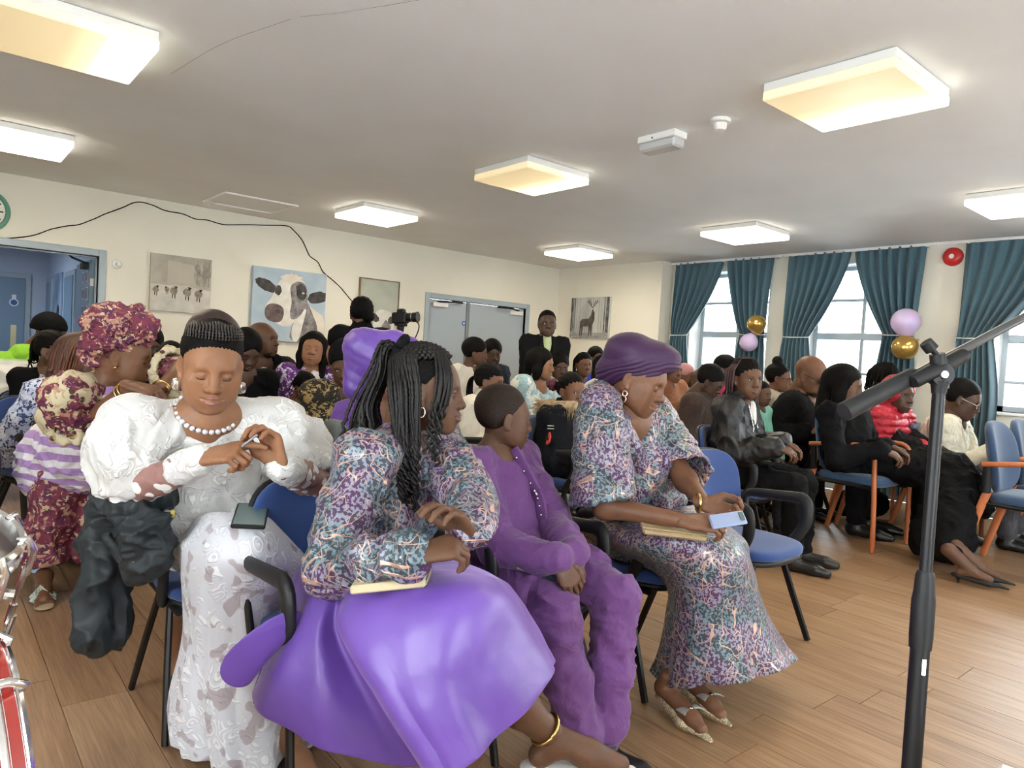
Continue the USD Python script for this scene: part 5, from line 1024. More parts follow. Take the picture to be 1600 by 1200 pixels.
W = person('child resting chin on hands behind the girl in leather', at(1189, 616, 5.6), -90, (-95, 5, 0), .80, 'dark', 'c', mat=cloth('mint', (.20, .52, .42)), hair=SHORT, chair_='b', chair_label=bl('the child behind the girl in leather'), rg=dict(seat=.42))
W = person('woman in glasses with a top bun and cream top, between the windows', at(1217, 592, 6.4), -85, (-70, 3, 0), 1.03, 'brown', mat=cloth('cream', (.58, .54, .44)), top=dict(ease=.03, arm=1.2), hair=[hair_rows(1.04, .068, bun=(0, -.03, .155, .045))], chair_='b', chair_label=bl('the woman with the top bun and cream top'))
glasses(W.t, W.J.M, W.J.c, W.J.s, M_gl)
M_leop = printed('leopard', (.42, .28, .14), [((.03, .018, .010), .50, .53, 6.)], 12.)
W = person('bald man in sunglasses and a black jumper with leopard cuffs and gold chain, head bowed', at(1266, 588, 5.95), -82, (-92, 20, 0), 1.34, 'brown', 'm', 'down', mat=cloth('black_knit', (.0065, .0065, .0075)), top=dict(ease=.035, arm=1.2), hair=('stubble', short_hair(g=1.002, hl=.060).mesh(.005), plain('stubble', (.075, .04, .026), .8)) if 0 else None, bmat=M_blackcloth, chair_='b', chair_label=bl('the bald man in sunglasses'), hands=[at(1258, 676, 5.65), at(1280, 700, 5.6)], rg=dict(lean=.06))
J = W.J; glasses(W.t, J.M, J.c, J.s, M_gl, plain('dark_lens', (.01, .01, .012), .08))
F = Field(.02); F.ell((0, .046, -.080), (.054, .050, .036)); F.ell((0, .06, -.03), (.055, .09, .045), k=.01, sub=True); part(W.t, 'beard', put(F.mesh(.005), J.M, J.c, J.s*1.03), plain('short_beard', (.018, .012, .009), .8), True)
for q in (0, 1): part(W.t, 'leopard_cuff', Field(.01).cone(J.el[q]+(J.wr[q]-J.el[q])*.30, J.wr[q]-(J.wr[q]-J.el[q])*.06, .064, .052).mesh(.008), M_leop, True)
necklace(W.t, J, M_goldj, .006, 40, .10, True); part(W.t, 'pendant_chain', tube([J.sc+J.sf*.125-J.u*.02, J.sc+J.sf*.15-J.u*.12, J.sc+J.sf*.165-J.u*.24], .005, 6), M_goldj, True)
part(W.t, 'baroque_print', wrinkle(Field(.02).cone(J.hip+J.f*.14+UPV*.045+J.r*.10, J.hip+J.f*.30+UPV*.05+J.r*.11, .05, .045).mesh(.008), .004, 20.), printed('baroque', (.012, .012, .012), [((.55, .44, .28), .53, .55, 2.)], 18.), True)
W = person('woman with long straight black hair in a flowing black dress on an orange-framed chair', at(1319, 604, 5.2), -80, (-78, 8, 0), 1.20, 'dark', eyes='down', mat=M_blackcloth, top=dict(ease=.025, arm=.98), bottom=None, shoe=False, wr=.014, hair=hair_long(-.17, .034, g=1.08), hands=[at(1378, 703, 4.88), at(1388, 696, 5.0)], hand_d=(CR*.85-CU*.4-CF*.25, CR*.8-CU*.45-CF*.3), rg=dict(lean=.0, hip=(5.54, 2.42, .62)))
J = W.J; K = (J.kn[0]+J.kn[1])/2+J.f*.12; e = at(1490, 835, 4.55); F = Field(.08); F.cone(J.hj[0], J.hj[1], .115); F.cone(J.hip, K, .13, .115); F.cone(J.hj[0], K+J.r*.06, .105, .10); F.cone(K, V(*(K[:2]*.35+e[:2]*.65), .20), .12, .15); F.cone(K, V(*(J.kn[0][:2]*.6+e[:2]*.4), .16), .10, .15); F.cone(K+J.f*.05, V(e[0], e[1], .17), .10, .08); F.cut((0, 0, .05), (0, 0, -1), k=.01)
part(W.t, 'long_skirt', wrinkle(F.mesh(.012), .016, 6., 5), M_blackcloth, True)
for q, off in ((0, 0.), (1, .10)):
    a = at(1520+off*120, 838-off*150, 4.35+off); a[2] = .10; d = V(CR[0]*.86-CF[0]*.45, CR[1]*.86-CF[1]*.45, 0); d /= np.linalg.norm(d); F = Field(.02); F.cone(a-d*.12+UPV*.10, a, .045, .034); F.cone(a-UPV*.01, a+d*.10-UPV*.045, .034, .026); F.cone(a-d*.05-UPV*.03, a, .03, .03)
    part(W.t, 'foot', F.mesh(.007), SKIN['dark'], True)
    F = Field(.012); F.cone(a+d*.065-UPV*.06, a+d*.20-UPV*.083, .034, .010, flat=(UPV, .6)); F.cone(a-d*.07-UPV*.045, a+d*.10-UPV*.075, .030, .032, flat=(UPV, .45)); F.cone(a-d*.06-UPV*.05, a-d*.055-UPV*.094, .010, .006); F.ell(a+d*.0+UPV*.02, (.05, .03, .035), R=[d, np.cross(UPV, d), UPV], sub=True, k=.01)
    part(W.t, 'pointed_shoe', F.mesh(.006), plain('black_suede', (.010, .009, .009), .8), True)
W = person('person with beaded black braids and cream top behind the red jacket', at(1384, 592, 6.5), -90, (-60, 8, 0), 1.10, 'dark', mat=cloth('cream', (.58, .54, .44)), top=dict(ease=.03), hair=[hair_rows(1.06, .070), ('braid_tails', cat(*braid_set(26, .26, .0085, 12, 120, bead=.25)))], chair_='o', chair_label='orange-framed chair under the person with beaded braids')
# quilted red jacket: rings pushed out between the seams
W = person('child in a hooded red puffer jacket with a black padded coat on the lap', at(1404, 618, 5.8), -90, (-110, 4, 0), 1.17, 'deep', 'c', mat=None, top=dict(ease=.0), wr=0, hair=None, chair_='o', chair_label='orange-framed chair under the child in the red jacket', rg=dict(seat=.47))
J = W.J; M_red = cloth('red_nylon', (.42, .022, .040), .45, .0, .1)
def puffer(F, h, amp, pitch, seed=0):
    m = wrinkle(F.mesh(h), .010, 9., seed); v = np.array(m.vertices); n = meshkit.arrays(m, True)[2]; k = np.abs(np.sin(np.pi*(v[:, 2]+.012*meshkit.noise(v*6, seed))/pitch))**.6
    return trimesh.Trimesh(v+n*(amp*(k-.7))[:, None], m.faces, process=False)
part(W.t, 'puffer_jacket', puffer(top_field(J, ease=.05, sleeve=2., collar=.02, arm=1.1), .010, .016, .058, 3), M_red, True)
F = Field(.02); F.ell((0, -.02, .035), (.100, .118, .112)); F.cone((0, -.05, -.09), (0, -.04, -.12), .08); F.ell((0, .11, -.005), (.066, .105, .105), k=.015, sub=True); F.cone((0, .03, -.09), (0, .0, -.2), .05, .07, sub=True); part(W.t, 'hood', put(wrinkle(F.mesh(.006), .006, 20.), J.M, J.c, J.s), M_red, True)
F = Field(.02); F.ell((0, -.016, .048), (.086, .102, .092)); F.ell((0, .11, -.045), (.09, .10, .105), k=.012, sub=True); part(W.t, 'hood_lining', put(F.mesh(.006), J.M, J.c, J.s), M_blackcloth, True)
F = Field(.06); A, B = J.hip+J.f*.10+UPV*.16, J.kn[0]+J.f*.14+UPV*.0; F.cone(A-J.r*.12, B-J.r*.02, .13, .10); F.cone(A+J.r*.14, B+J.r*.06, .12, .09); F.cone(B, B+J.f*.14-UPV*.22, .10, .08)
solo('padded_coat', puffer(F, .012, .014, .075, 7), cloth('black_nylon', (.0065, .0065, .0075), .5, 0., .1), 'black padded coat heaped on the lap of the child in red', 'coat', True)
W = person('boy in clear glasses and a white jumper with a dark collar, head bowed', at(1503, 625, 5.7), -84, (-78, 22, 0), 1.27, 'deep', 'm', 'down', mat=cloth('ivory_knit', (.62, .58, .47)), top=dict(ease=.035, arm=1.15), hair=SHORT, bmat=cloth('grey_trousers', (.07, .07, .08)), chair_='o', chair_label='orange-framed chair under the boy in the white jumper', rg=dict(lean=.12), hands=((.06, .34, .12), (-.04, .38, .12)))
J = W.J; glasses(W.t, J.M, J.c, J.s, M_glc); part(W.t, 'collar', Field(.015).cone(J.c7-J.u*.0, J.c7+J.u*.045+J.sf*.01, .072, .064).ell(J.nt+J.u*.02, (.045, .05, .05), sub=True).mesh(.007), M_blackcloth, True)
part(W.t, 'blue_lanyard', tube([J.c7+J.sr*.06+J.sf*.07, J.sc+J.sf*.17-J.u*.15, J.hip+J.f*.2+UPV*.2], .008, 5, .3), plain('lanyard_blue', (.03, .18, .62), .5), True)
# ================================================ the front rows
def drape(rings, nu=120, nv=40, folds=0., nf=9, ph=0., start=.35, th=.004, seed=1, noise_=.004):
    """cloth hung through closed rings of control points; folds deepen towards the hem"""
    R = np.array(rings, float); nr, npt = R.shape[:2]; out = np.zeros((nr, nu, 3))
    for i in range(nr):
        P = np.vstack([R[i][-1:], R[i], R[i][:2]]); s = np.linspace(0, npt, nu, endpoint=False)
        for j, q in enumerate(s):
            k = int(q); t = q-k; a, b, c, d = P[k], P[k+1], P[k+2], P[(k+3) if k+3 < len(P) else (k+3-npt)]
            out[i, j] = .5*(2*b+(c-a)*t+(2*a-5*b+4*c-d)*t*t+(3*b-a-3*c+d)*t**3)
    G = np.stack([smooth_path(out[:, j], nv) for j in range(nu)]); m = grid_mesh(G, True)
    n = meshkit.arrays(m, True)[2].reshape(nu, nv, 3); c = G.mean((0, 1)); 
    if ((G-c)*n).sum() < 0: n = -n; m.invert()
    t = np.linspace(0, 1, nv)[None]; u = np.linspace(0, 2*np.pi, nu, endpoint=False)[:, None]
    w = folds*np.clip((t-start)/(1-start), 0, 1)**1.4*(np.sin(nf*u+ph+.6*np.sin(2*u+1))+.35*np.sin(2*nf*u+ph*2+1.3))
    nz = noise_*(meshkit.fbm(G.reshape(-1, 3)*9, 3, seed).reshape(nu, nv)-.5)*2
    m.vertices = (G+n*(w+nz)[..., None]).reshape(-1, 3); return thick(m, th)
# ---- cloth of the front row: brocade with rose-gold veins, white lace
def brocade(name, zs=1.0):
    """brocade: smoky blue and plum flecks, with raised rose-gold threads that run and fork like veins"""
    nd = {'t': ('texture_coordinate', {}), 'm1': ('mapping', {'scale': (1., 1., .30*zs)}), 'm2': ('mapping', {'scale': (.55, .55, 1.1), 'rotation': (.5, .3, .6), 'location': (3, 1, 2)}),
        'f': ('noise_texture', {'scale': 110., 'detail': 2.}), 'fr': ('map_range', {'from_min': .475, 'from_max': .515, 'clamp': True}), 'z': ('noise_texture', {'scale': 7., 'detail': 2., 'distortion': 1.}), 'zr': ('map_range', {'from_min': .45, 'from_max': .55, 'clamp': True}),
        'zz': ('noise_texture', {'scale': 16., 'detail': 1.}), 'zs': ('map_range', {'from_min': .44, 'from_max': .60, 'clamp': True}), 'fa': ('math', {'math_type': 'multiply'}),
        'b1': ('mix', {'color1': (.235, .225, .285), 'color2': (.135, .200, .235)}), 'b2': ('mix', {'color1': (.062, .018, .066), 'color2': (.030, .036, .046)}), 'q': ('mix', {}), 'x': ('mix', {'color2': (.58, .37, .29)}),
        'bp': ('bump', {'strength': .5, 'distance': .005}), 'mm': ('math', {'math_type': 'multiply', 'value2': .6}), 'p': ('principled_bsdf', {'roughness': .40, 'specular_ior_level': .5}), 'ln': ('math', {'math_type': 'maximum'})}
    ln = [('t.object', 'm1.vector'), ('t.object', 'm2.vector'), ('t.object', 'f.vector'), ('f.fac', 'fr.value'), ('t.object', 'z.vector'), ('z.fac', 'zr.value'), ('t.object', 'zz.vector'), ('zz.fac', 'zs.value'), ('fr.result', 'fa.value1'), ('zs.result', 'fa.value2'),
          ('zr.result', 'b1.fac'), ('zr.result', 'b2.fac'), ('fr.result', 'q.fac'), ('b1.color', 'q.color1'), ('b2.color', 'q.color2'), ('q.color', 'x.color1'), ('ln.value', 'x.fac'), ('x.color', 'p.base_color'), ('ln.value', 'mm.value1'), ('mm.value', 'p.metallic'), ('ln.value', 'bp.height'), ('bp.normal', 'p.normal')]
    for i, (mp, sc, w) in enumerate((('m1', 19., .011), ('m2', 13., .009))):
        nd.update({f'n{i}': ('noise_texture', {'scale': sc, 'detail': 1.5, 'distortion': .6}), f's{i}': ('math', {'math_type': 'subtract', 'value2': .5}), f'a{i}': ('math', {'math_type': 'absolute'}), f'r{i}': ('map_range', {'from_min': w, 'from_max': w*.45, 'clamp': True})})
        ln += [(mp+'.vector', f'n{i}.vector'), (f'n{i}.fac', f's{i}.value1'), (f's{i}.value', f'a{i}.value1'), (f'a{i}.value', f'r{i}.value'), (f'r{i}.result', f'ln.value{i+1}')]
    return graph(name, nd, ln)
M_broc = brocade('rose_gold_brocade')
def lace(name, base, thread, hole, sc=12., bump=.6, holes=.0):
    return graph(name, {'t': ('texture_coordinate', {}), 'w': ('noise_texture', {'scale': 9., 'detail': 1.}), 'wv': ('mix', {'mix_type': 'linear_light', 'fac': .07}), 'v': ('voronoi_texture', {'scale': sc*1.5}), 'wave': ('math', {'math_type': 'sine'}), 'k': ('math', {'math_type': 'multiply', 'value2': 24.}),
        'n': ('noise_texture', {'scale': sc*.9, 'detail': 2., 'distortion': 1.5}), 'nr': ('map_range', {'from_min': .47, 'from_max': .53, 'clamp': True}), 'wr': ('map_range', {'from_min': -.2, 'from_max': .5, 'clamp': True}), 'h': ('math', {'math_type': 'multiply'}), 'c1': ('mix', {'color1': base, 'color2': thread}), 'c2': ('mix', {'color2': hole}),
        'nh': ('noise_texture', {'scale': sc*1.6, 'detail': 1.}), 'hr': ('map_range', {'from_min': .60-holes, 'from_max': .63-holes, 'clamp': True}), 'b': ('bump', {'strength': bump, 'distance': .006}), 'p': ('principled_bsdf', {'roughness': .50, 'specular_ior_level': .5, 'sheen_weight': .2})},
        [('t.object', 'w.vector'), ('t.object', 'wv.color1'), ('w.color', 'wv.color2'), ('wv.color', 'v.vector'), ('v.distance', 'k.value1'), ('k.value', 'wave.value1'), ('wave.value', 'wr.value'), ('t.object', 'n.vector'), ('n.fac', 'nr.value'), ('wr.result', 'h.value1'), ('nr.result', 'h.value2'),
         ('h.value', 'c1.fac'), ('t.object', 'nh.vector'), ('nh.fac', 'hr.value'), ('hr.result', 'c2.fac'), ('c1.color', 'c2.color1'), ('c2.color', 'p.base_color'), ('h.value', 'b.height'), ('b.normal', 'p.normal')])
M_lace = lace('white_lace', (.56, .55, .53), (.72, .71, .69), (.60, .58, .58))
M_lace2 = lace('white_lace_gown', (.62, .63, .68), (.80, .81, .84), (.42, .37, .40), 11., .6, .02)
M_sheer = graph('lace_on_sheer', {'t': ('texture_coordinate', {}), 'v': ('voronoi_texture', {'scale': 26.}), 'r': ('map_range', {'from_min': .50, 'from_max': .44, 'clamp': True}), 'x': ('mix', {'color1': (.27, .135, .115), 'color2': (.74, .73, .72)}), 'b': ('bump', {'strength': .5, 'distance': .004}), 'p': ('principled_bsdf', {'roughness': .6})},
    [('t.object', 'v.vector'), ('v.distance', 'r.value'), ('r.result', 'x.fac'), ('x.color', 'p.base_color'), ('r.result', 'b.height'), ('b.normal', 'p.normal')])
def arms(J, er, wr_, el, wl): J.el = [er, el]; J.wr = [wr_, wl]
_rig0 = rig
def set_joints(**kw):
    """the next figure's rig, with some joints placed by hand"""
    def f(*a, **k):
        global rig
        rig = _rig0; J = rig(*a, **k)
        for n, v in kw.items(): setattr(J, n, v)
        return J
    global rig; rig = f
def skull(az, el, lift=1.):
    """a point on the scalp: az from the face round to the right ear (90) and the nape (180), el above the ears"""
    a, e = rad(az), rad(el); return V(0, -.020, .046)+V(.0815*math.sin(a)*math.cos(e), .1005*math.cos(a)*math.cos(e), .0895*math.sin(e))*lift
def slide(p, q, n=6, lift=1.06):
    c, r = V(0, -.020, .046), V(.0815, .1005, .0895); a, b = (p-c)/r, (q-c)/r; a /= np.linalg.norm(a); b /= np.linalg.norm(b); w = math.acos(np.clip(a@b, -1, 1))
    return [c+r*lift*((math.sin((1-t)*w)*a+math.sin(t*w)*b)/math.sin(w)) for t in np.linspace(0, 1, n)]
# ---------------- woman in white lace
wR, eR, wL, eL = at(322, 714, 1.93), at(205, 768, 2.10), at(436, 727, 1.98), at(486, 752, 2.22)
set_joints(el=[eR, eL], wr=[wR, wL])
W = person('woman in white lace gown and silver bead necklace, looking down at her hands', at(330, 574, 2.14), -97, (-101, 17, 2), 1.07, 'warm', eyes='down', top=dict(ease=.030, sleeve=.0, belly=.8, bust=1.15, hem=.02), mat=M_lace, bottom=None, hair=None, shoe=False, fat=1., hand=('point', 'hold'),
    hand_d=(CR*.93+CU*.16-CF*.2, -CR*.28+CU*.95-CF*.1), hand_n=(CU*.8-CF*.5+CR*.1, CR*.55+CF*.8), opening=(.125, .005, .02), slim=True, wr=.006, fine=.009, head_h=.0030, body_h=.0085, bare=1., rg=dict(hip=(.83, 2.50, .60), wide=1.22))
J = W.J; t = W.t
part(t, 'hair', put(rows(relax(Field(.02).ell((0, -.022, .050), (.0835, .102, .0895)).cone((0, -.085, .0), (0, -.10, .05), .05, .055).ell((0, .138, -.028), (.071, .094, .120), k=.012, sub=True).ell((.085, .042, -.045), (.033, .056, .066), k=.012, sub=True).ell((-.085, .042, -.045), (.033, .056, .066), k=.012, sub=True).mesh(.0032), 1), 62, .0005), J.M, J.c, J.s), M_hair, True)
part(t, 'hair_wrap', put(Field(.02).ell((.0, -.062, .075), (.074, .072, .078)).ell((-.03, -.085, .03), (.06, .06, .09), k=.03).mesh(.004), J.M, J.c, J.s), plain('dark_brown_hair', (.022, .011, .008), .5), True)
g = np.random.default_rng(2)
for k in range(22):
    az = np.interp(k, [0, 21], [-74, 74]); p = [skull(az, 36-9*(abs(az)/74)**2, 1.06), skull(az*1.03, 41-9*(abs(az)/74)**2, 1.10), skull(az*1.10, 50-.18*abs(az), 1.11), skull(az*1.3, 64-.30*abs(az), 1.10), skull(az*1.9, 74-.42*abs(az), 1.08)]
    part(t, 'cornrow', put(strand(p, .0024, .0038, 34, 6, bead=.35, pitch=.009), J.M, J.c, J.s), plain('cornrow_brown', (.026, .020, .017), .5), True)
M_pale = plain('silver_beads', (.72, .72, .78), .22, metallic=.35)
necklace(t, J, M_pale, .0085, 30, .030, True, 1.16)
for q in (-1, 1):
    e = lathe([(.003, -.018), (.014, -.012), (.016, 0), (.012, .013), (.003, .018)], 18); e.apply_translation((q*.084, .012, -.052)); part(t, 'earring', put(e, J.M, J.c, J.s), M_silverj, 40)
for q in (0, 1):
    a, b, c = J.sh[q], J.el[q], J.wr[q]; F = Field(.05); o = (J.sr if q == 0 else -J.sr)
    F.cone(a-UPV*.03-o*.02, a+(b-a)*.35+o*.01-UPV*.01, .082, .098); F.cone(a+(b-a)*.35+o*.01, a+(b-a)*.88, .098, .090); F.cone(a-o*.10-UPV*.02, a-UPV*.03, .07, .08)
    F.cut(a+(b-a)*1.0, b-a, k=.01); part(t, 'puff_sleeve', wrinkle(F.mesh(.007), .014, 9., q+2, (1, 1, .5)), M_lace, True)
    F = Field(.02); F.cone(a+(b-a)*.8, b, .058, .055); F.cone(b, b+(c-b)*.72, .055, .042); part(t, 'sheer_sleeve', wrinkle(F.mesh(.006), .004, 14., q), M_sheer, True)
    F = Field(.008); F.cone(b+(c-b)*.68, b+(c-b)*.93, .047, .043); m = F.mesh(.005); part(t, 'scalloped_cuff', wrinkle(m, .003, 30., q), M_lace, True)
G = [[(.66, 2.52, .66), (.70, 2.36, .68), (.80, 2.30, .69), (.90, 2.32, .69), (.99, 2.40, .68), (1.02, 2.55, .66), (.90, 2.68, .65), (.74, 2.66, .65)],
     [(.62, 2.42, .54), at(318, 812, 2.08), at(370, 806, 2.03), at(420, 806, 2.08), (1.02, 2.25, .60), (1.06, 2.45, .56), (.95, 2.68, .5), (.72, 2.68, .5)],
     [at(276, 850, 2.12), at(300, 872, 1.98), at(350, 870, 1.93), at(420, 870, 1.97), (1.03, 2.08, .52), (1.05, 2.3, .5), (.95, 2.45, .44), (.72, 2.42, .44)],
     [at(288, 985, 2.12), at(305, 975, 2.00), at(345, 960, 1.97), at(405, 960, 2.0), (1.0, 2.1, .35), (1.02, 2.3, .35), (.93, 2.38, .33), (.73, 2.36, .33)],
     [at(268, 1090, 2.16), at(285, 1110, 2.06), at(340, 1110, 1.98), at(410, 1100, 2.0), (1.02, 2.08, .15), (1.06, 2.28, .15), (.93, 2.42, .15), (.7, 2.42, .15)],
     [at(276, 1160, 2.14), at(296, 1182, 2.07), at(350, 1205, 1.99), at(420, 1205, 2.02), (1.06, 2.06, .02), (1.1, 2.28, .02), (.94, 2.44, .02), (.7, 2.44, .02)]]
part(t, 'gown', drape(G, 150, 60, .016, 9, .5, .45), M_lace2, True)
for q, (px, py, dd) in enumerate(((284, 985, 2.5), (438, 1185, 2.12))):
    a = at(px, py, dd); a[2] = .09; F = Field(.02); F.cone(a+UPV*.14, a, .045, .036); F.cone(a, a+V(.02, -.10, -.055), .034, .030); F.cone(a+V(.02, -.10, -.055), a+V(.03, -.16, -.066), .03, .02); part(t, 'foot', F.mesh(.007), SKIN['warm'], True)
    part(t, 'sandal', Field(.01).cone(a+V(-.01, .05, -.078), a+V(.03, -.18, -.080), .034, .032, flat=(UPV, .35)).mesh(.006), M_shoe, True)
solo('pen', tube([at(372, 702, 1.93), at(401, 680, 1.90)], [.0028, .0034], 8), plain('grey_pen', (.30, .31, .36), .35), 'slim grey pen held in the hands of the woman in lace', 'pen', 40)
p = at(392, 806, 2.0); x, y, z = frame_of(UPV*.95-CF*.15+CR*.1); X = CR*.96+CF*.25; X -= z*(X@z); X /= np.linalg.norm(X); Y = np.cross(z, X)
ph = thing('mobile_phone', 'dark mobile phone lying on the lap of the woman in white lace', 'phone', p)
part(ph, 'case', move(rbox((-.045, -.08, -.006), (.045, .08, .006), .004), M=[X, Y, z]), M_black); part(ph, 'screen', move(bbox((-.040, -.074, .0062), (.040, .074, .0072)), M=[X, Y, z]), plain('phone_glass', (.10, .15, .14), .12))
chair('b', bl('the woman in white lace'), .83, 2.45)
# ---------------- girl with long braids
wR, eR, wL, eL = at(652, 866, 1.52), at(522, 888, 1.72), at(733, 834, 1.62), at(738, 790, 1.84)
set_joints(el=[eR, eL], wr=[wR, wL])
W = person('girl with long half-up braids, brocade top and purple satin skirt, in profile', at(666, 613, 2.0), -72, (-41, 2, 0), .98, 'dark', gaze=(.1, 0), top=dict(ease=.014, sleeve=1.0, bust=1.0, hem=.0, arm=1.32, collar=.004), mat=M_broc, bottom=None, hair=None, legs=True, shoe=False, hand=('hold', 'relax'), slim=True, fine=.007, wr=.012,
    hand_d=(CR*.93+CF*.3+CU*.12, -CR*.35+CU*.5-CF*.35), hand_n=(-CF*.45+CU*.9-CR*.05, CF*.6+CR*.6), head_h=.0028, body_h=.008, rg=dict(hip=(1.00, 1.80, .58), knees=(at(720, 1010, 1.62), at(790, 1000, 1.80)), feet=(at(865, 1152, 1.72), at(690, 1290, 1.55)), neck=.01))
J = W.J; t = W.t; P = lambda m: put(m, J.M, J.c, J.s)
for q in (0, 1):
    a, b, c = J.sh[q], J.el[q], J.wr[q]; F = Field(.03); F.cone(a, a+(b-a)*.5, .066, .068); F.cone(a+(b-a)*.5, b, .068, .056); F.cone(b, b+(c-b)*.5, .056, .050); F.cone(b+(c-b)*.5, b+(c-b)*.93, .050, .043)
    part(t, 'sleeve', wrinkle(F.mesh(.006), .014, 10., 4+q, (1, 1, .6)), M_broc, True)
# hair: close base, rows to the gather, tail, side and front braids, curly ends
F = Field(.02); scalp(F, 1.0, -.02); cut_face(F, .080, .060); part(t, 'hair', P(relax(F.mesh(.0035), 1)), M_hair, True)
gat = V(.01, -.080, .122); g = np.random.default_rng(11)
def braid(pts, r=.0060, n=46, curl=0., cf=.72, k=0): part(t, 'braid', P(strand(pts, r, r*.82, n, 6, bead=.30, pitch=.0135, curl=curl, cfrom=cf, seed=k)), M_braid, True)
for i, az in enumerate(np.linspace(-66, 96, 17)):
    braid(slide(skull(az, 40-.10*abs(az)), skull(168+.12*(90-az), 56), 6, 1.07)+[gat+V(.0, .006, .0)], .0068)
part(t, 'hair_tie', P(tube([gat+V(.030*math.cos(a), -.004+.012*math.sin(a), .028*math.sin(a)) for a in np.linspace(0, 2*np.pi, 20)], .014, 8)), M_blackcloth, True)
for i in range(26):
    x = g.uniform(-.055, .075); y = g.uniform(-.215, -.12); z = g.uniform(-.26, -.17); f = g.uniform(-.012, .012, 3)
    braid([gat+V(0, -.012, 0)+f*.5, gat+V(x*.35, -.045, .0)+f, (x*.8, -.135+.3*(y+.16), .045)+f, (x*1.0, (y-.13)/2-.02, -.05)+f, (x*1.15, y+.0, -.13)+f, (x*1.2, y-.01, z)], .0060, 60, .012, .66, i)
for i in range(22):                                                  # behind the ear, hanging over the shoulder
    y = np.interp(i, [0, 21], [-.078, .004])+g.uniform(-.004, .004); o = .082+.016*g.random(); zl = g.uniform(-.34, -.26); f = g.uniform(-.010, .010, 3)
    braid([skull(100-900*y*.9, 62, 1.04), skull(98-900*y*.9, 34, 1.07), (o, y-.012, .015), (o+.006, y*.9-.006, -.055), (o+.006, y*.8+f[0], -.13), (o+.010+f[1], y*.7+.004+f[0], -.20), (o+.006, y*.6+.01+f[2], zl)], .0058, 64, .011, .62, 3+i)
for i in range(9):                                                   # in front of the ear, over the temple and cheek
    y = np.interp(i, [0, 8], [.034, .072])+g.uniform(-.003, .003); zl = g.uniform(-.20, -.11); o = .074-.45*max(0, y-.05); f = g.uniform(-.006, .006, 3)
    braid([skull(62-600*(y-.03), 58, 1.06), skull(60-600*(y-.03), 42, 1.10), (o+.004, y+.004, .055), (o+.010, y+.004, -.005)+f, (o+.012, y*.9, -.06)+f, (o+.014, y*.84, zl)+f], .0048, 50, .009, .60, 5+i)
for i in range(9): braid([(-.04, -.02-.006*i, .11), (-.082, -.02-.007*i, .05), (-.09, -.02-.006*i, -.05), (-.085, .0-.006*i, -.15), (-.08, .015-.006*i, -.25)], .006, 44, .010, .62, i)
a = np.linspace(0, 2*np.pi, 16); part(t, 'earring', P(tube(np.c_[np.full(16, .083), .004+.009*np.sin(a), -.052+.014*np.cos(a)], .0026, 6)), M_silverj, True)
S = [[(.83, 1.80, .66), (.835, 1.76, .665), (.845, 1.72, .668), (.86, 1.68, .67), (.93, 1.62, .67), (1.02, 1.60, .67), (1.12, 1.63, .67), (1.17, 1.76, .66), (1.10, 1.92, .65), (.92, 1.94, .65)],
     [at(478, 930, 1.80), at(508, 930, 1.75), at(532, 928, 1.75), at(556, 922, 1.66), at(640, 905, 1.62), at(700, 895, 1.66), at(752, 893, 1.76), at(765, 905, 1.92), (1.22, 1.90, .52), (.86, 1.96, .52)],
     [at(455, 985, 1.75), at(494, 992, 1.68), at(528, 988, 1.71), at(540, 978, 1.58), at(650, 960, 1.50), at(735, 932, 1.52), at(788, 920, 1.66), at(795, 930, 1.90), (1.28, 1.80, .44), (.84, 1.92, .44)],
     [at(425, 1050, 1.70), at(500, 1086, 1.64), at(586, 1100, 1.68), at(598, 1086, 1.48), at(662, 1085, 1.44), at(745, 1055, 1.47), at(826, 980, 1.66), at(820, 975, 1.95), (1.30, 1.78, .38), (.84, 1.90, .38)],
     [at(400, 1104, 1.71), at(505, 1166, 1.65), at(655, 1204, 1.70), at(680, 1212, 1.44), at(722, 1200, 1.42), at(790, 1142, 1.48), at(868, 1046, 1.67), at(845, 1030, 2.0), (1.32, 1.76, .32), (.84, 1.88, .32)]]
part(t, 'skirt', drape(S, 240, 70, .010, 7, 2.2, .3, .004, 3, .006), M_satin, True)
# the loop of skirt pulled over the chair's arm
q0, q1 = at(384, 1028, 1.66), at(472, 985, 1.75); d = q1-q0; rows_ = []
X, Y = CU*.95+CR*.12, -CF*.9-CR*.3
for s_ in np.linspace(0, 1, 22):
    r = .058*(1-s_)**.65+.010; a = np.linspace(0, 2*np.pi, 44, endpoint=False); c = q0+d*s_+CU*(.028*math.sin(s_*2.2)); w = 1+.10*np.sin(5*a+2*s_)*s_
    rows_.append(c+(X*(r*.98)*np.cos(a)[:, None]*w[:, None]+Y*(r*1.05)*np.sin(a)[:, None]*w[:, None])+CR*(.012*np.cos(a*2)[:, None]*(1-s_)))
part(t, 'skirt_fold', thick(grid_mesh(np.array(rows_).transpose(1, 0, 2), True), .003), M_satin, True)
part(t, 'skirt_fold', thick(grid_mesh(np.array([[at(440+40*u, 985+6*u, 1.73)+CU*.0, at(400+62*u, 1018+30*u*u, 1.70-.02*math.sin(3*u)), at(418+95*u, 1075+10*u, 1.68-.05*math.sin(3.1*u)), at(400+120*u, 1106+66*u, 1.69-.15*u)] for u in np.linspace(0, 1, 30)])), .003), M_satin, True) if 0 else None
for q, col in enumerate(((.70, .55, .50), (.72, .66, .74))):
    w = J.wr[0]+(J.el[0]-J.wr[0])*(.035+.10*(1-q)); dd = J.wr[0]-J.el[0]; x, y, z = frame_of(dd)
    for k in range(18): part(t, 'bracelet_bead', trimesh.creation.icosphere(1, .0052).apply_translation(w+.034*(x*math.cos(k*.349)+y*math.sin(k*.349))), plain(f'bead_{q}', col, .25), True)
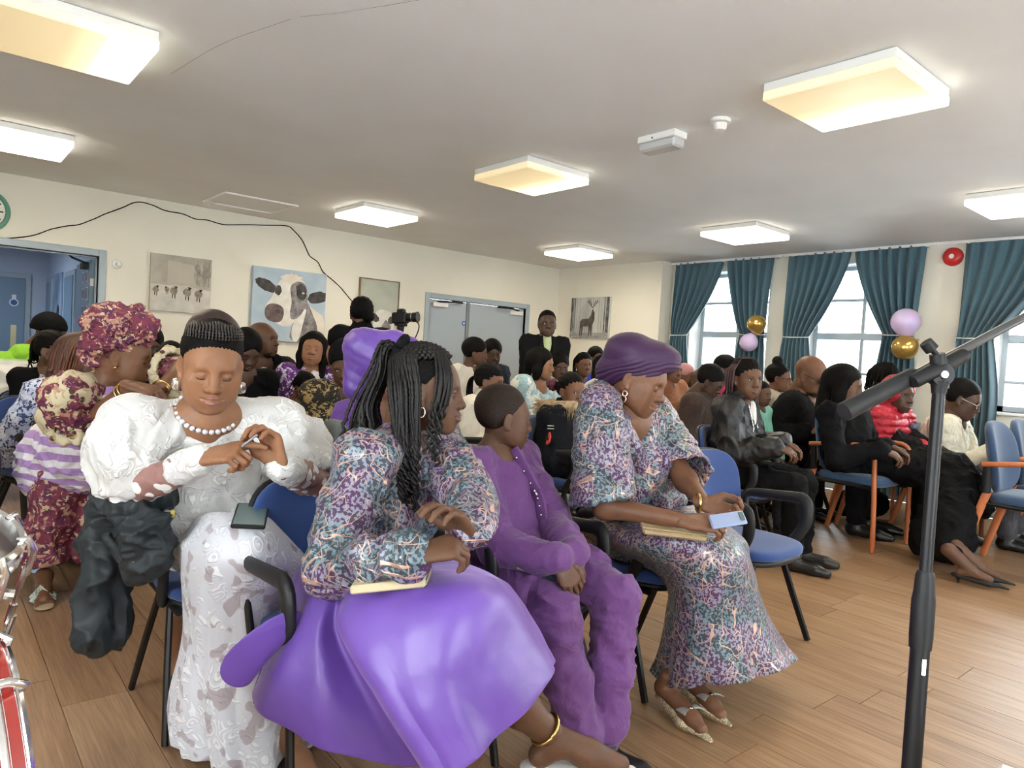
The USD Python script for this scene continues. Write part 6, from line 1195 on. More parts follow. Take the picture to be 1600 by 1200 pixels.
x_, y_, z_ = frame_of(J.kn[0]-J.an[0]); w = J.an[0]+z_*.035; part(t, 'anklet', tube([w+(x_*math.cos(a_)+y_*math.sin(a_))*.040 for a_ in np.linspace(0, 2*np.pi, 24)], .005, 6), M_goldj, True)
a = J.an[0]; dn = V(.80, -.6, 0); F = Field(.02); F.cone(a, a+dn*.09-UPV*.04, .034, .034); F.cone(a+dn*.09-UPV*.04, a+dn*.17-UPV*.062, .034, .022); F.cone(a-UPV*.02, a-dn*.03-UPV*.045, .034, .03); part(t, 'foot', F.mesh(.006), SKIN['dark'], True)
F = Field(.008); F.cone(a-dn*.05-UPV*.075, a+dn*.19-UPV*.080, .030, .026, flat=(UPV, .35)); part(t, 'sandal', F.mesh(.005), plain('white_sandal', (.6, .58, .55), .5), True)
bk = thing('prayer_book', 'cream covered book lying on the lap under the forearm of the girl with braids', 'book', at(612, 905, 1.60)); x, y, z = CR*.95+CF*.3, np.cross(UPV, CR), V(0, 0, 1)
part(bk, 'cover', move(rbox((-.085, -.055, -.010), (.085, .055, .010), .004), M=[CR*.97+UPV*.10, np.cross(UPV, CR), UPV-CR*.1]), plain('cream_cover', (.50, .43, .27), .4)); part(bk, 'pages', move(bbox((-.080, -.050, -.006), (.088, .050, .006)), M=[CR*.97+UPV*.10, np.cross(UPV, CR), UPV-CR*.1]), plain('page_edges', (.30, .25, .17), .7))
chair('b', bl('the girl with long braids'), .955, 1.79)
# ---------------- boy in purple
M_purple = cloth('purple_cotton', (.130, .047, .170), .7, .15, .2)
hR, hL = at(874, 876, 2.10), at(896, 866, 2.16); eR, eL = at(772, 850, 2.20), at(862, 815, 2.44)
set_joints(el=[eR, eL], wr=[hR, hL])
W = person('boy in a purple tunic and trousers, head turned away to the right', at(787, 655, 2.40), -74, (-24, 4, 0), .89, 'dark', 'c', top=dict(ease=.020, sleeve=2., arm=1.12, bust=0., hem=.0), mat=M_purple, bottom=None, hair=CLOSE if 0 else relax(short_hair(g=1.012, hl=.074).mesh(.0035), 1), hmat=graph('cropped_hair', {'t': ('texture_coordinate', {}), 'n': ('noise_texture', {'scale': 380., 'detail': 2.}), 'r': ('rgb_ramp', {'ramp': [(.35, (.012, .008, .006)), (.7, (.040, .024, .017))]}), 'b': ('bump', {'strength': .5, 'distance': .002}), 'p': ('principled_bsdf', {'roughness': .7, 'specular_ior_level': .2})}, [('t.object', 'n.vector'), ('n.fac', 'r.fac'), ('r.color', 'p.base_color'), ('n.fac', 'b.height'), ('b.normal', 'p.normal')]),
    fine=.007, wr=.009, slim=True, head_h=.0030, body_h=.009, shoe=False, hand=('relax', 'relax'), hand_d=(CR*.45-CU*.85-CF*.1, CR*.10-CU*.9-CF*.35), hand_n=(-CF*.8+CU*.3+CR*.35, -CF*.6+CU*.5+CR*.5), opening=(.062, .015, .008), rg=dict(hip=(1.58, 1.82, .575), knees=(at(868, 955, 2.10), at(962, 930, 2.20)), feet=(at(905, 1160, 2.08), at(948, 1140, 2.16))))
J = W.J; t = W.t
F = Field(.03)
for q in (0, 1):
    F.cone(J.hj[q], J.kn[q], .085, .068, k=.05); m_ = J.kn[q]*.45+J.an[q]*.55; F.cone(J.kn[q], m_, .066, .062); F.cone(m_, J.an[q]+UPV*.02, .062, .066); F.cut(V(0, 0, .045), (0, 0, -1), k=.006)
part(t, 'trousers', wrinkle(F.mesh(.008), .010, 8., 6, (1, 1, 1.2)), M_purple, True)
F = Field(.05); F.cone(J.hip-J.r*.06, J.hip+J.r*.06, .125); 
for q in (0, 1): F.cone(J.hj[q], J.hj[q]*.28+J.kn[q]*.72+UPV*.01, .108, .092)
F.cone(J.hip+UPV*.02, (J.kn[0]+J.kn[1])/2*.7+J.hip*.3, .1, .085); dk_ = ((J.kn[0]+J.kn[1])/2-J.hip); F.cut(J.hip+dk_*.76, dk_, k=.006); part(t, 'tunic_skirt', wrinkle(F.mesh(.007), .010, 8., 4), M_purple, True)
sl = (J.c7+J.sf*.080-J.u*.0, J.sc+J.sf*.135-J.u*.10, J.hip+J.f*.150+J.u*.22, J.hip+J.f*.152+J.u*.13)
pk = smooth_path(sl, 30); part(t, 'placket', tube(pk, .026, 8, .22, up=J.sr), M_purple, True)
for i in range(2, 29, 3):
    for q in (-1, 1):
        b_ = trimesh.creation.icosphere(1, .0046); b_.apply_translation(pk[i]+J.sr*q*.0135+J.sf*.0075); part(t, 'stud', b_, M_silverj, True)
part(t, 'collar_band', tube([J.c7+J.u*.012+(J.sr*math.sin(a_)*.060+J.sf*(math.cos(a_)*.056+.014))*J.s-J.u*.022*max(0, math.cos(a_)) for a_ in np.linspace(-2.9, 2.9, 30)], .011, 6, .5), M_purple, True)
shoes(t, J, M_shoe)
bk = thing('small_book', 'dark blue booklet under the hands of the boy in purple', 'book', at(838, 886, 2.18)); part(bk, 'cover', move(rbox((-.07, -.05, -.008), (.07, .05, .008), .003), M=[CR*.85-UPV*.35, np.cross(UPV, CR), UPV*.85+CR*.35]), plain('navy_cover', (.03, .05, .08), .4)); part(bk, 'bookmark', move(box((-.055, -.052, .0), (.03, .03, .02)), M=[CR*.85-UPV*.35, np.cross(UPV, CR), UPV*.85+CR*.35]), plain('page_edges', (.30, .25, .17), .7))
chair('b', bl('the boy in purple'), 1.60, 1.80)
# ---------------- woman in the purple turban
hR, hL = at(1075, 815, 2.30), at(1100, 786, 2.42); eR, eL = at(945, 792, 2.42), at(1072, 752, 2.62)
set_joints(el=[eR, eL], wr=[hR, hL])
W = person('woman in a purple turban and rose-gold brocade dress, looking down at a phone', at(996, 594, 2.58), -80, (-70, 20, 2), 1.03, 'brown', eyes='down', top=dict(ease=.022, sleeve=0., bust=1.1, belly=.5, hem=.0), mat=M_broc, bottom=None, hair=None, shoe=False, fine=.008, wr=.010, fat=.3, head_h=.0030, body_h=.008, hand=('hold', 'hold'), hand_d=(CR*.96-CU*.05-CF*.1, CR*.85-CU*.35-CF*.35), hand_n=(CU*.8-CF*.55, -CU*.6+CF*.5),
    opening=(.072, .035), rg=dict(hip=(2.29, 1.82, .59), knees=(at(1100, 890, 2.42), at(1160, 880, 2.52)), feet=(at(1072, 1075, 2.50), at(1112, 1072, 2.58)), wide=1.08))
J = W.J; t = W.t; P = lambda m: put(m, J.M, J.c, J.s)
F = Field(.02); F.ell((0, -.030, .060), (.089, .110, .082)); F.cone((0, .048, .092), (0, -.10, -.008), .056, .060, k=.05); F.ell((0, -.05, .088), (.092, .100, .056), k=.04); F.ell((-.02, .064, .112), (.050, .042, .036), k=.03)
F.ell((0, .125, -.012), (.10, .080, .096), k=.012, sub=True); F.ell((.085, .03, -.05), (.04, .055, .062), k=.01, sub=True); F.ell((-.085, .03, -.05), (.04, .055, .062), k=.01, sub=True)
m = F.mesh(.0032); v = np.array(m.vertices); nn = meshkit.arrays(m, True)[2]; lowb = np.clip((.085-(v[:, 2]-.55*v[:, 1]))/.05, 0, 1)
w = np.abs(np.sin((v[:, 2]-.75*v[:, 1]+.02*meshkit.noise(v*22, 3))*np.pi/.017))*lowb+.6*np.abs(np.sin((v[:, 2]*.6-.5*v[:, 1]+.4*v[:, 0])*np.pi/.05))*(1-lowb)
part(t, 'turban', P(trimesh.Trimesh(v+nn*(.0055*w)[:, None], m.faces, process=False)), graph('plum_taffeta', {'t': ('texture_coordinate', {}), 'n': ('noise_texture', {'scale': 300., 'detail': 2.}), 'b': ('bump', {'strength': .15, 'distance': .002}), 'p': ('principled_bsdf', {'base_color': (.034, .0058, .046), 'roughness': .6, 'sheen_weight': .05})}, [('t.object', 'n.vector'), ('n.fac', 'b.height'), ('b.normal', 'p.normal')]), True)
for q in (-1, 1):
    e = V(q*.085, .006, -.045); a = np.linspace(0, 2*np.pi, 14)
    for k, (dz, r) in enumerate(((-.006, .009), (-.026, .012), (-.046, .007))): part(t, 'earring', P(tube(np.c_[np.full(14, e[0]), e[1]+r*np.sin(a), e[2]+dz+r*np.cos(a)], .0028, 6)), plain('rose_gold', (.72, .42, .34), .2, metallic=1.), True)
necklace(t, J, M_goldj, .0022, 40, .11, False)
for q in (0, 1):                                                     # wide sleeves in three stepped tiers
    a, b = J.sh[q], J.el[q]; o = J.sr if q == 0 else -J.sr
    for k, (t0, t1, r0, r1) in enumerate(((-.30, .36, .105, .132), (.20, .64, .122, .140), (.46, .92, .128, .152))):
        F = Field(.03); p0, p1 = a+(b-a)*t0, a+(b-a)*t1
        if k == 0: F.cone(a-o*.085+UPV*.015, a-UPV*.02, .062, .085, k=.05)
        F.cone(p0+o*.0, p1, r0*.82, r1*.80, flat=(J.sf, .86)); F.cut(p1, (b-a)*.8-o*.05, k=.004); F.cone(p1-(b-a)*.06, p1+(b-a)*.3, r1*.80-.016, k=.004, sub=True, flat=(J.sf, .86))
        part(t, 'sleeve_tier', wrinkle(F.mesh(.007), .010, 8., k+q*3), M_broc, True)
F = Field(.04); F.cone(J.sc+J.sr*.14-J.u*.0+J.sf*.05, J.hip+J.r*.06+J.u*.16+J.f*.13, .05, .04); F.cone(J.sc-J.sr*.14+J.sf*.05, J.hip-J.r*.06+J.u*.16+J.f*.13, .05, .04); part(t, 'bodice_fold', wrinkle(F.mesh(.008), .006, 12.), M_broc, True)
F = Field(.03); F.cone(J.hip+J.u*.11-J.r*.08, J.hip+J.u*.11+J.r*.08, .125); part(t, 'waist_sash', wrinkle(F.mesh(.008), .012, 14., 2, (.3, .3, 2)), M_broc, True)
D = [[(2.12, 1.82, .70), (2.15, 1.68, .70), (2.24, 1.62, .71), (2.33, 1.62, .71), (2.42, 1.68, .70), (2.47, 1.82, .69), (2.38, 1.96, .68), (2.2, 1.96, .68)],
     [at(925, 830, 2.72), at(985, 845, 2.48), at(1040, 832, 2.40), at(1090, 822, 2.45), at(1135, 825, 2.55), at(1150, 840, 2.75), (2.52, 1.92, .52), (2.12, 1.98, .52)],
     [at(1035, 905, 2.62), at(1060, 900, 2.42), at(1105, 880, 2.34), at(1150, 865, 2.40), at(1170, 872, 2.55), at(1165, 885, 2.7), (2.45, 1.66, .44), (2.25, 1.68, .44)],
     [at(1040, 965, 2.60), at(1062, 975, 2.46), at(1105, 970, 2.37), at(1165, 955, 2.42), at(1192, 945, 2.56), at(1180, 950, 2.72), (2.43, 1.6, .32), (2.26, 1.62, .32)],
     [at(1030, 1025, 2.60), at(1055, 1045, 2.46), at(1105, 1045, 2.36), at(1180, 1020, 2.40), at(1220, 1005, 2.58), at(1205, 1000, 2.78), (2.5, 1.6, .18), (2.25, 1.62, .18)],
     [at(1022, 1052, 2.60), at(1050, 1072, 2.48), at(1110, 1072, 2.36), at(1190, 1058, 2.39), at(1240, 1036, 2.56), at(1225, 1030, 2.82), (2.56, 1.58, .12), (2.25, 1.62, .12)]]
part(t, 'gown', drape(D, 150, 60, .014, 7, 1.0, .5, .004, 5), M_broc, True)
M_glit = graph('gold_glitter', {'t': ('texture_coordinate', {}), 'v': ('voronoi_texture', {'scale': 260.}), 'r': ('rgb_ramp', {'ramp': [(0, (.30, .22, .10)), (.5, (.75, .65, .42)), (1, (.9, .85, .7))]}), 'b': ('bump', {'strength': 1., 'distance': .003}), 'p': ('principled_bsdf', {'metallic': .85, 'roughness': .25})}, [('t.object', 'v.vector'), ('v.color', 'r.fac'), ('r.color', 'p.base_color'), ('v.distance', 'b.height'), ('b.normal', 'p.normal')])
for (u0, v0, d0), (u1, v1, d1) in (((1050, 1075, 2.50), (1112, 1128, 2.33)), ((1092, 1070, 2.58), (1142, 1107, 2.44))):
    A, B = at(u0, v0, d0), at(u1, v1, d1); B[2] = .022; A[2] = .03; d = B-A; d[2] = 0; L = np.linalg.norm(d); d /= L; x = np.cross(d, UPV); A = B-d*.235; A[2] = .03
    F = Field(.012); F.cone(A+UPV*.065, A+d*.02+UPV*.11, .030, .032); F.cone(A+UPV*.06, A+d*.15+UPV*.02, .029, .030, k=.03); F.cone(A+d*.12+UPV*.02, A+d*.19+UPV*.005, .032, .022); part(t, 'foot', F.mesh(.006), SKIN['brown'], True)
    F = Field(.010); F.cone(A+d*.0+UPV*.03, A+d*.12-UPV*.004, .031, .040, flat=(UPV, .7)); F.cone(A+d*.12-UPV*.004, A+d*.235-UPV*.012, .040, .010, flat=(UPV, .75)); F.ell(A+d*.055+UPV*.055, (.085, .028, .045), R=[d, x, UPV], sub=True, k=.006); part(t, 'shoe', F.mesh(.0045), M_glit, True)
    part(t, 'heel', tube([A+UPV*.015, A-d*.008-UPV*.028], [.012, .006], 8), M_glit, True)
    c = A+d*.135+UPV*.042
    for s_ in (-1, 1): part(t, 'shoe_bow', thick(grid_mesh(np.array([[c+x*s_*(.045*q)+d*(.022*q*w)+UPV*(.010*math.sin(q*3)) for w in (-1, 0, 1)] for q in np.linspace(0, 1, 8)])), .004), plain('silver_ribbon', (.62, .62, .60), .3, metallic=.6), True)
    part(t, 'bow_jewel', trimesh.creation.icosphere(2, .010).apply_translation(c+UPV*.006), M_silverj, True)
part(t, 'wristwatch', tube([J.wr[1]-CR*.02+.030*(CU*math.cos(a_)+CF*math.sin(a_)) for a_ in np.linspace(0, 2*np.pi, 20)], .006, 8), M_goldj, True)
ph = thing('mobile_phone', 'pale blue phone held flat in the hands of the turbaned woman', 'phone', at(1137, 812, 2.27)); part(ph, 'case', move(rbox((-.062, -.032, -.005), (.062, .032, .005), .004), M=[CR*.97+CF*.2+CU*.1, CF*.85+CU*.5, np.cross(CR, CF*.85+CU*.5)]), plain('phone_pale_blue', (.22, .29, .46), .3)); part(ph, 'camera_bump', move(rbox((.040, -.02, .004), (.056, .02, .009), .002), M=[CR*.97+CF*.2+CU*.1, CF*.85+CU*.5, np.cross(CR, CF*.85+CU*.5)]), plain('phone_glass', (.10, .15, .14), .12))
cl = thing('clutch_purse', 'flat tan clutch purse lying on the lap of the turbaned woman', 'purse', at(1050, 826, 2.36)); part(cl, 'body', move(rbox((-.11, -.06, -.010), (.11, .06, .012), .008), M=[CR*.97-CU*.12, CF*.8+CU*.25, UPV]), varied('tan_leather', (.30, .22, .11), (.40, .30, .17), 20., .45)); part(cl, 'flap', move(rbox((-.112, -.062, .010), (.112, .005, .017), .004), M=[CR*.97-CU*.12, CF*.8+CU*.25, UPV]), varied('tan_leather', (.30, .22, .11), (.40, .30, .17), 20., .45))
chair('b', bl('the woman in the purple turban'), 2.31, 1.80)
chair('b', 'empty blue conference chair at the end of the front row', 2.97, 1.76)
# ---------------- woman in the patterned head wrap, left
M_ank = printed('ankara', (.16, .022, .048), [((.42, .22, .16), .54, .58, 1.7), ((.08, .012, .05), .53, .57, 3.), ((.50, .42, .26), .60, .63, 3.4)], 12.)
M_strp = graph('lilac_stripes', {'t': ('texture_coordinate', {}), 's': ('separate_xyz', {}), 'n': ('noise_texture', {'scale': 4.}), 'a': ('math', {'math_type': 'multiply_add', 'value2': .06}), 'k': ('math', {'math_type': 'multiply', 'value2': 98.}), 'w': ('math', {'math_type': 'sine'}), 'r': ('rgb_ramp', {'ramp': [(.40, (.66, .63, .66)), (.5, (.34, .20, .46))]}), 'm': ('map_range', {'from_min': -1, 'from_max': 1}), 'nb': ('noise_texture', {'scale': 300.}), 'b': ('bump', {'strength': .4, 'distance': .003}), 'p': ('principled_bsdf', {'roughness': .85, 'sheen_weight': .2})},
    [('t.object', 's.vector'), ('t.object', 'n.vector'), ('n.fac', 'a.value1'), ('s.z', 'a.value3'), ('a.value', 'k.value1'), ('k.value', 'w.value1'), ('w.value', 'm.value'), ('m.result', 'r.fac'), ('r.color', 'p.base_color'), ('t.object', 'nb.vector'), ('nb.fac', 'b.height'), ('b.normal', 'p.normal')])
M_cut = printed('cream_cutwork', (.56, .48, .32), [((.07, .03, .025), .24, .20, 1.), ((.42, .32, .18), .55, .6, 2.)], 17., kind='voronoi')
wR, eR, wL, eL = at(205, 603, 2.80), at(126, 668, 2.96), at(246, 612, 2.86), at(283, 580, 3.05)
set_joints(el=[eR, eL], wr=[wR, wL])
W = person('woman in a burgundy patterned head wrap and striped lilac wrap, leaning right and smiling', at(191, 557, 2.98), -62, (-24, 10, 0), 1.10, 'brown', eyes='down', smile=1., top=dict(ease=.030, sleeve=.0, bust=1.1, belly=.9), mat=M_cut, bottom=None, hair=None, shoe=False, fine=.009, wr=.012, fat=.5, hand=('hold', 'hold'), hand_d=(CR*.9-CU*.25+CF*.1, -CR*.4-CU*.7-CF*.1), opening=(.11, .02), bare=.5, head_h=.0035, rg=dict(hip=(.66, 4.20, .60), wide=1.1, knees=((.53, 3.86, .55), (.74, 3.84, .55)), feet=((.465, 3.88, .09), (.68, 3.86, .09))))
J = W.J; t = W.t; P = lambda m: put(m, J.M, J.c, J.s)
F = Field(.02); F.ell((0, -.030, .065), (.088, .110, .092)); F.ell((0, -.055, .125), (.080, .095, .070), k=.04); F.ell((.03, .060, .140), (.040, .045, .040), k=.02); F.cone((0, -.09, -.01), (0, -.09, .04), .055); F.ell((0, .125, -.020), (.10, .080, .096), k=.012, sub=True); F.ell((.085, .03, -.05), (.04, .055, .062), k=.01, sub=True)
m = F.mesh(.0045); part(t, 'head_wrap', P(wrinkle(m, .011, 15., 3)), M_ank, True)
for k, (p_, q_) in enumerate((((.06, .05, .085), (.09, -.08, .02)), ((.03, .085, .10), (.085, -.02, .10)), ((.0, .02, .19), (.06, -.12, .10)))): part(t, 'wrap_fold', P(wrinkle(Field(.01).cone(p_, q_, .020, .030).mesh(.004), .008, 40., k)), M_ank, True)
earrings(t, J.M, J.c, J.s*1.02, M_goldj)
for q in (0, 1):
    a, b = J.sh[q], J.el[q]; F = Field(.04); F.cone(a-UPV*.0, a+(b-a)*.5, .082, .082); F.cone(a+(b-a)*.5, a+(b-a)*.80, .082, .078); F.cone(J.sc+J.sf*.03, a, .07, .085); F.cut(a+(b-a)*.98, b-a, k=.006)
    part(t, 'sleeve', wrinkle(F.mesh(.008), .014, 10., q), M_ank, True)
    F = Field(.03); F.cone(a+(b-a)*.62, a+(b-a)*.92, .086, .112); F.cut(a+(b-a)*1.0, b-a, k=.006); F.cone(a+(b-a)*.95, a+(b-a)*1.3, .098, k=.004, sub=True); part(t, 'cutwork_frill', wrinkle(F.mesh(.007), .016, 14., q+5), M_cut, True)
    F = Field(.03); F.cone(J.sc+J.sf*.06*(1 if q == 0 else 1)-J.u*.01+(J.sr if q == 0 else -J.sr)*.04, a+J.u*.012, .062, .078); part(t, 'shoulder_frill', wrinkle(F.mesh(.007), .008, 14., q+8), M_cut, True)
    for k in range(2): part(t, 'bracelet', tube([J.wr[q]+(J.el[q]-J.wr[q])*(.10+.06*k)+.034*(frame_of(J.wr[q]-J.el[q])[0]*math.cos(a_)+frame_of(J.wr[q]-J.el[q])[1]*math.sin(a_)) for a_ in np.linspace(0, 2*np.pi, 20)], .004, 6), M_goldj, True)
F = Field(.08); F.cone(J.hip-J.r*.06, J.hip+J.r*.06, .19); F.cone(at(196, 640, 3.02), at(150, 690, 3.22), .125, .18); F.cone(at(150, 690, 3.22), at(108, 722, 3.45), .18, .20); F.cone(at(108, 722, 3.45), J.hip, .19); part(t, 'striped_wrap', wrinkle(F.mesh(.010), .016, 8., 3), M_strp, True)
F = Field(.07); 
for q in (0, 1): F.cone(J.hj[q], J.kn[q], .12, .105); F.cone(J.kn[q], V(J.an[q][0], J.an[q][1], .22), .105, .10)
F.cut(V(0, 0, .155), (0, 0, -1), k=.008); part(t, 'skirt', wrinkle(F.mesh(.010), .018, 8., 2, (1, 1, .4)), M_ank, True)
for q in (0, 1):
    a = J.an[q]; d = V(-.10, -1, 0)/np.linalg.norm(V(-.10, -1, 0)); g_ = V(a[0], a[1], 0); F = Field(.015); F.cone(a, g_+d*.08+UPV*.045, .036, .032); F.cone(g_+d*.08+UPV*.045, g_+d*.16+UPV*.030, .034, .026); F.cone(a, g_-d*.03+UPV*.045, .036, .032)
    for k, ox in enumerate((-.026, -.012, .002, .014, .025)): F.cone(g_+d*.15+V(ox, 0, .026), g_+d*(.205-.006*k)+V(ox*1.1, 0, .020), .011-.0012*abs(k-0), .009, k=.004)
    part(t, 'foot', F.mesh(.005), SKIN['brown'], True)
    F = Field(.01); F.cone(g_-d*.04+UPV*.018, g_+d*.20+UPV*.010, .036, .040, flat=(UPV, .3)); part(t, 'sandal_sole', F.mesh(.006), plain('sandal_tan', (.35, .26, .17), .5), True)
    for k in (-1, 1): part(t, 'sandal_strap', tube([g_+d*(.12-.03*k)+V(-.046, 0, .02), g_+d*.115+V(-.01, 0, .074), g_+d*(.12+.03*k)+V(.046, 0, .02)], .016, 8, .3, up=(0, 1, 0)), printed('floral_strap', (.55, .55, .48), [((.10, .25, .18), .52, .56, 3.)], 40.), True)
chair('b', bl('the woman in the patterned head wrap'), .69, 4.26)
# spare chairs that show between people
for lab, x, y in (('empty blue conference chair behind the left shoulder of the woman in lace', 1.50, 2.78), ('empty blue conference chair, second behind the woman in lace, by the yellow bag', 1.50, 3.35), ('empty blue conference chair right behind the boy in purple', 1.98, 2.70),
                  ('blue conference chair at the left edge, its black arm showing beside the burgundy skirt', .02, 4.05), ('blue conference chair at the left edge, behind the other', .02, 4.95)): chair('b', lab, x, y)
# ================================================ things in the foreground and on the floor
# ---- right block: empty orange-framed chairs
_chair_scale = CS; CS = 1.08
for lab, x, y, rz in (('orange-framed blue chair under the woman in the long black dress', 5.50, 2.36, 178), ('empty orange-framed chair nearest on the right, over the pointed black shoes', 5.70, 1.28, 180), ('empty orange-framed chair, second from the mic stand', 6.34, 1.30, 180), ('empty orange-framed chair at the right edge, third from the mic stand', 6.98, 1.32, 180)):
    chair('o', lab, x, y, rz, 'empty orange chairs' if 0 else None)
CS = _chair_scale
# ---- microphone stand
S0 = at(1441, 1000, 1.02); S0 = V(S0[0], S0[1], 0); top = at(1468, 596, 1.02); top[2] = top[2]
ms = thing('microphone_stand', 'tall black boom microphone stand in the right foreground', 'microphone stand', S0)
L = lambda p: np.array(p, float)-S0
foot = at(1424, 1200, 1.0); dirn = (top-foot)/np.linalg.norm(top-foot); b0 = foot-dirn*((foot[2]-.05)/dirn[2]); joint = at(1440, 925, 1.01)
tt = lambda p: b0+dirn*((p[2]-b0[2])/dirn[2])
jl, jh = tt(at(1437, 1000, 1)), tt(at(1446, 925, 1))
part(ms, 'lower_tube', tube([L(b0), L(jl)], .0128, 16), M_tube, 40)
part(ms, 'upper_tube', tube([L(jh), L(top)], .0086, 16), M_tube, 40)
x, y, z = frame_of(dirn)
part(ms, 'height_clutch', move(lathe([(0, -.02), (.0145, -.018), (.0155, 0), (.0155, .05), (.0138, .062), (.0128, .085), (.0105, .092), (0, .092)], 20), M=[x, y, z], t=L(jl)+dirn*.004), M_black, 40)
part(ms, 'white_label', box((0, 0, 0), (.006, .004, .022), R=trimesh.geometry.align_vectors([0, 0, 1], dirn)).apply_translation(L(tt(at(1443, 1040, 1)))-CF*.0125), M_white)
bl_, br_ = at(1318, 644, .98), at(1600, 496, 1.10); bm = at(1467, 575, 1.02); d = (br_-bl_)/np.linalg.norm(br_-bl_); end = br_+d*.22
part(ms, 'boom_tube', tube([L(bl_+d*.03), L(end)], .0068, 14), M_steel if 0 else plain('gunmetal', (.10, .10, .105), .3, metallic=.7), 40)
part(ms, 'counterweight', tube([L(bl_), L(bl_+d*.002), L(bl_+d*.135), L(bl_+d*.145)], [.0125, .0135, .0125, .0085], 18), plain('dark_rubber', (.013, .013, .014), .55, specular_ior_level=.3), 40)
part(ms, 'clutch_sleeve', tube([L(bm-d*.055), L(bm-d*.05), L(bm+d*.05), L(bm+d*.055)], [.0085, .0105, .0115, .009], 16), M_black, 40)
hg = top+dirn*.004; n_ = -CF
part(ms, 'hinge_plate', cat(move(trimesh.creation.cylinder(.0165, .018, sections=26), M=frame_of(n_), t=L(hg+CU*.006)), box((0, 0, 0), (.020, .016, .030)).apply_translation(L(bm-CU*.014+CR*.004)), tube([L(hg-dirn*.022), L(hg-dirn*.004)], [.0095, .012], 14)), M_black, 40)
part(ms, 'hinge_bolt', move(lathe([(0, .0045), (.0055, .0035), (.0072, 0), (0, 0)], 18), M=frame_of(n_), t=L(hg+CU*.006+n_*.0092)), M_steel, 40)
k0 = bm+CU*.012-d*.004; part(ms, 'clamp_block', tube([L(bm+CU*.006), L(k0+CU*.010)], [.012, .0105], 10), M_black, 40)
kd = CU*.75-CR*.66; part(ms, 'clamp_knob', tube([L(k0+CU*.008), L(k0+CU*.008+kd*.010), L(k0+CU*.008+kd*.011), L(k0+CU*.008+kd*.025)], [.004, .004, .0098, .0092], 14), M_black, 40)
for k in range(3): a = rad(30+120*k); part(ms, 'tripod_leg', tube([L(b0)+V(0, 0, .13), L(b0)+V(.30*math.cos(a), .30*math.sin(a), .012)], .009, 10), M_tube, 40)
part(ms, 'tripod_hub', tube([L(b0)+V(0, 0, .02), L(b0)+V(0, 0, .18)], .018, 14), M_black, 40)
# ---- drum kit pieces at the left edge
M_drum = graph('red_drum_lacquer', {'t': ('texture_coordinate', {}), 'n': ('noise_texture', {'scale': 3.}), 'r': ('rgb_ramp', {'ramp': [(.3, (.20, .010, .008)), (.7, (.34, .022, .014))]}), 'p': ('principled_bsdf', {'roughness': .12, 'coat_weight': .8})}, [('t.object', 'n.vector'), ('n.fac', 'r.fac'), ('r.color', 'p.base_color')])
def drum(label, c, axis, R, depth, head_mat, inlay):
    x, y, z = frame_of(axis); t = thing('drum', label, 'drum', (c[0], c[1], 0)); c = V(0, 0, c[2]); Q = lambda m: move(m, M=[x, y, z], t=c)
    part(t, 'shell', Q(lathe([(R-.012, -depth/2), (R-.004, -depth/2), (R-.004, depth/2), (R-.012, depth/2)], 64)), M_drum, 40)
    for s in (-1, 1):
        h = depth/2*s
        part(t, 'head', Q(lathe([(0, h+.004*s), (R-.004, h+.004*s), (R-.004, h), (0, h)][::s], 64)), head_mat, 40)
        pr_ = [(R-.004, h-.004*s), (R+.012, h-.004*s), (R+.016, h-.001*s), (R+.016, h+.006*s), (R+.012, h+.010*s), (R+.012, h+.028*s), (R+.016, h+.032*s), (R+.010, h+.038*s), (R+.002, h+.034*s), (R-.004, h+.010*s), (R-.004, h-.004*s)]
        part(t, 'hoop', Q(lathe(pr_[::s], 64)), M_chrome, 40)
        if inlay: part(t, 'hoop_inlay', Q(lathe([(R+.0118, h+.011*s), (R+.0135, h+.012*s), (R+.0135, h+.026*s), (R+.0118, h+.027*s)][::s], 64)), M_drum, 40)
    for k in range(10):
        a = 2*np.pi*k/10+.13; o = V(math.cos(a), math.sin(a), 0)
        r_ = part(t, 'tension_rod', Q(tube([o*(R+.026)+V(0, 0, -depth/2+.01), o*(R+.026)+V(0, 0, depth/2-.01)], .0038, 8)), M_chrome, 40)
        for s in (-1, 1): part(r_, 'claw', Q(cat(tube([o*(R+.032)+V(0, 0, s*(depth/2-.035)), o*(R+.030)+V(0, 0, s*(depth/2+.02)), o*(R+.014)+V(0, 0, s*(depth/2+.042)), o*(R-.002)+V(0, 0, s*(depth/2+.036))], [.006, .008, .007, .004], 8), tube([o*(R+.026)+V(0, 0, s*(depth/2-.06)), o*(R+.026)+V(0, 0, s*(depth/2-.02))], .0072, 8))), M_chrome, 40)
        part(t, 'lug', Q(tube([o*(R+.004), o*(R+.022)], .010, 8)), M_chrome, 40)
    return t
ax = CR*.74+CF*.67+CU*.05; ax /= np.linalg.norm(ax); p = at(26, 1232, 1.20)-ax*.215
bd = drum('large red bass drum with chrome hoops at the lower left edge', V(p[0], p[1], p[2]), ax, .235, .36, plain('drum_head', (.55, .54, .50), .4), True)
for s in (-1, 1):
    q = V(-.02, 0, 0)-0*ax; bp = V(0, 0, p[2])+ax*.15+np.cross(ax, UPV)*.2*s; part(bd, 'spur', tube([bp, V(bp[0]+.06, bp[1], .004)+np.cross(ax, UPV)*.12*s], .007, 8), M_chrome, 40)
p = at(-150, 915, 1.30); ax2 = CU*.93+CR*.36-CF*.1; ax2 /= np.linalg.norm(ax2)
td = drum('dark red tom drum with chrome rim above the bass drum', V(p[0], p[1], p[2]), ax2, .150, .16, plain('dark_drum_head', (.05, .03, .03), .3), False)
part(td, 'tom_arm', tube([V(0, 0, p[2]-.05), V(.0, .02, p[2]-.2), V(-.05, .02, .42)], .011, 8), M_chrome, 40)
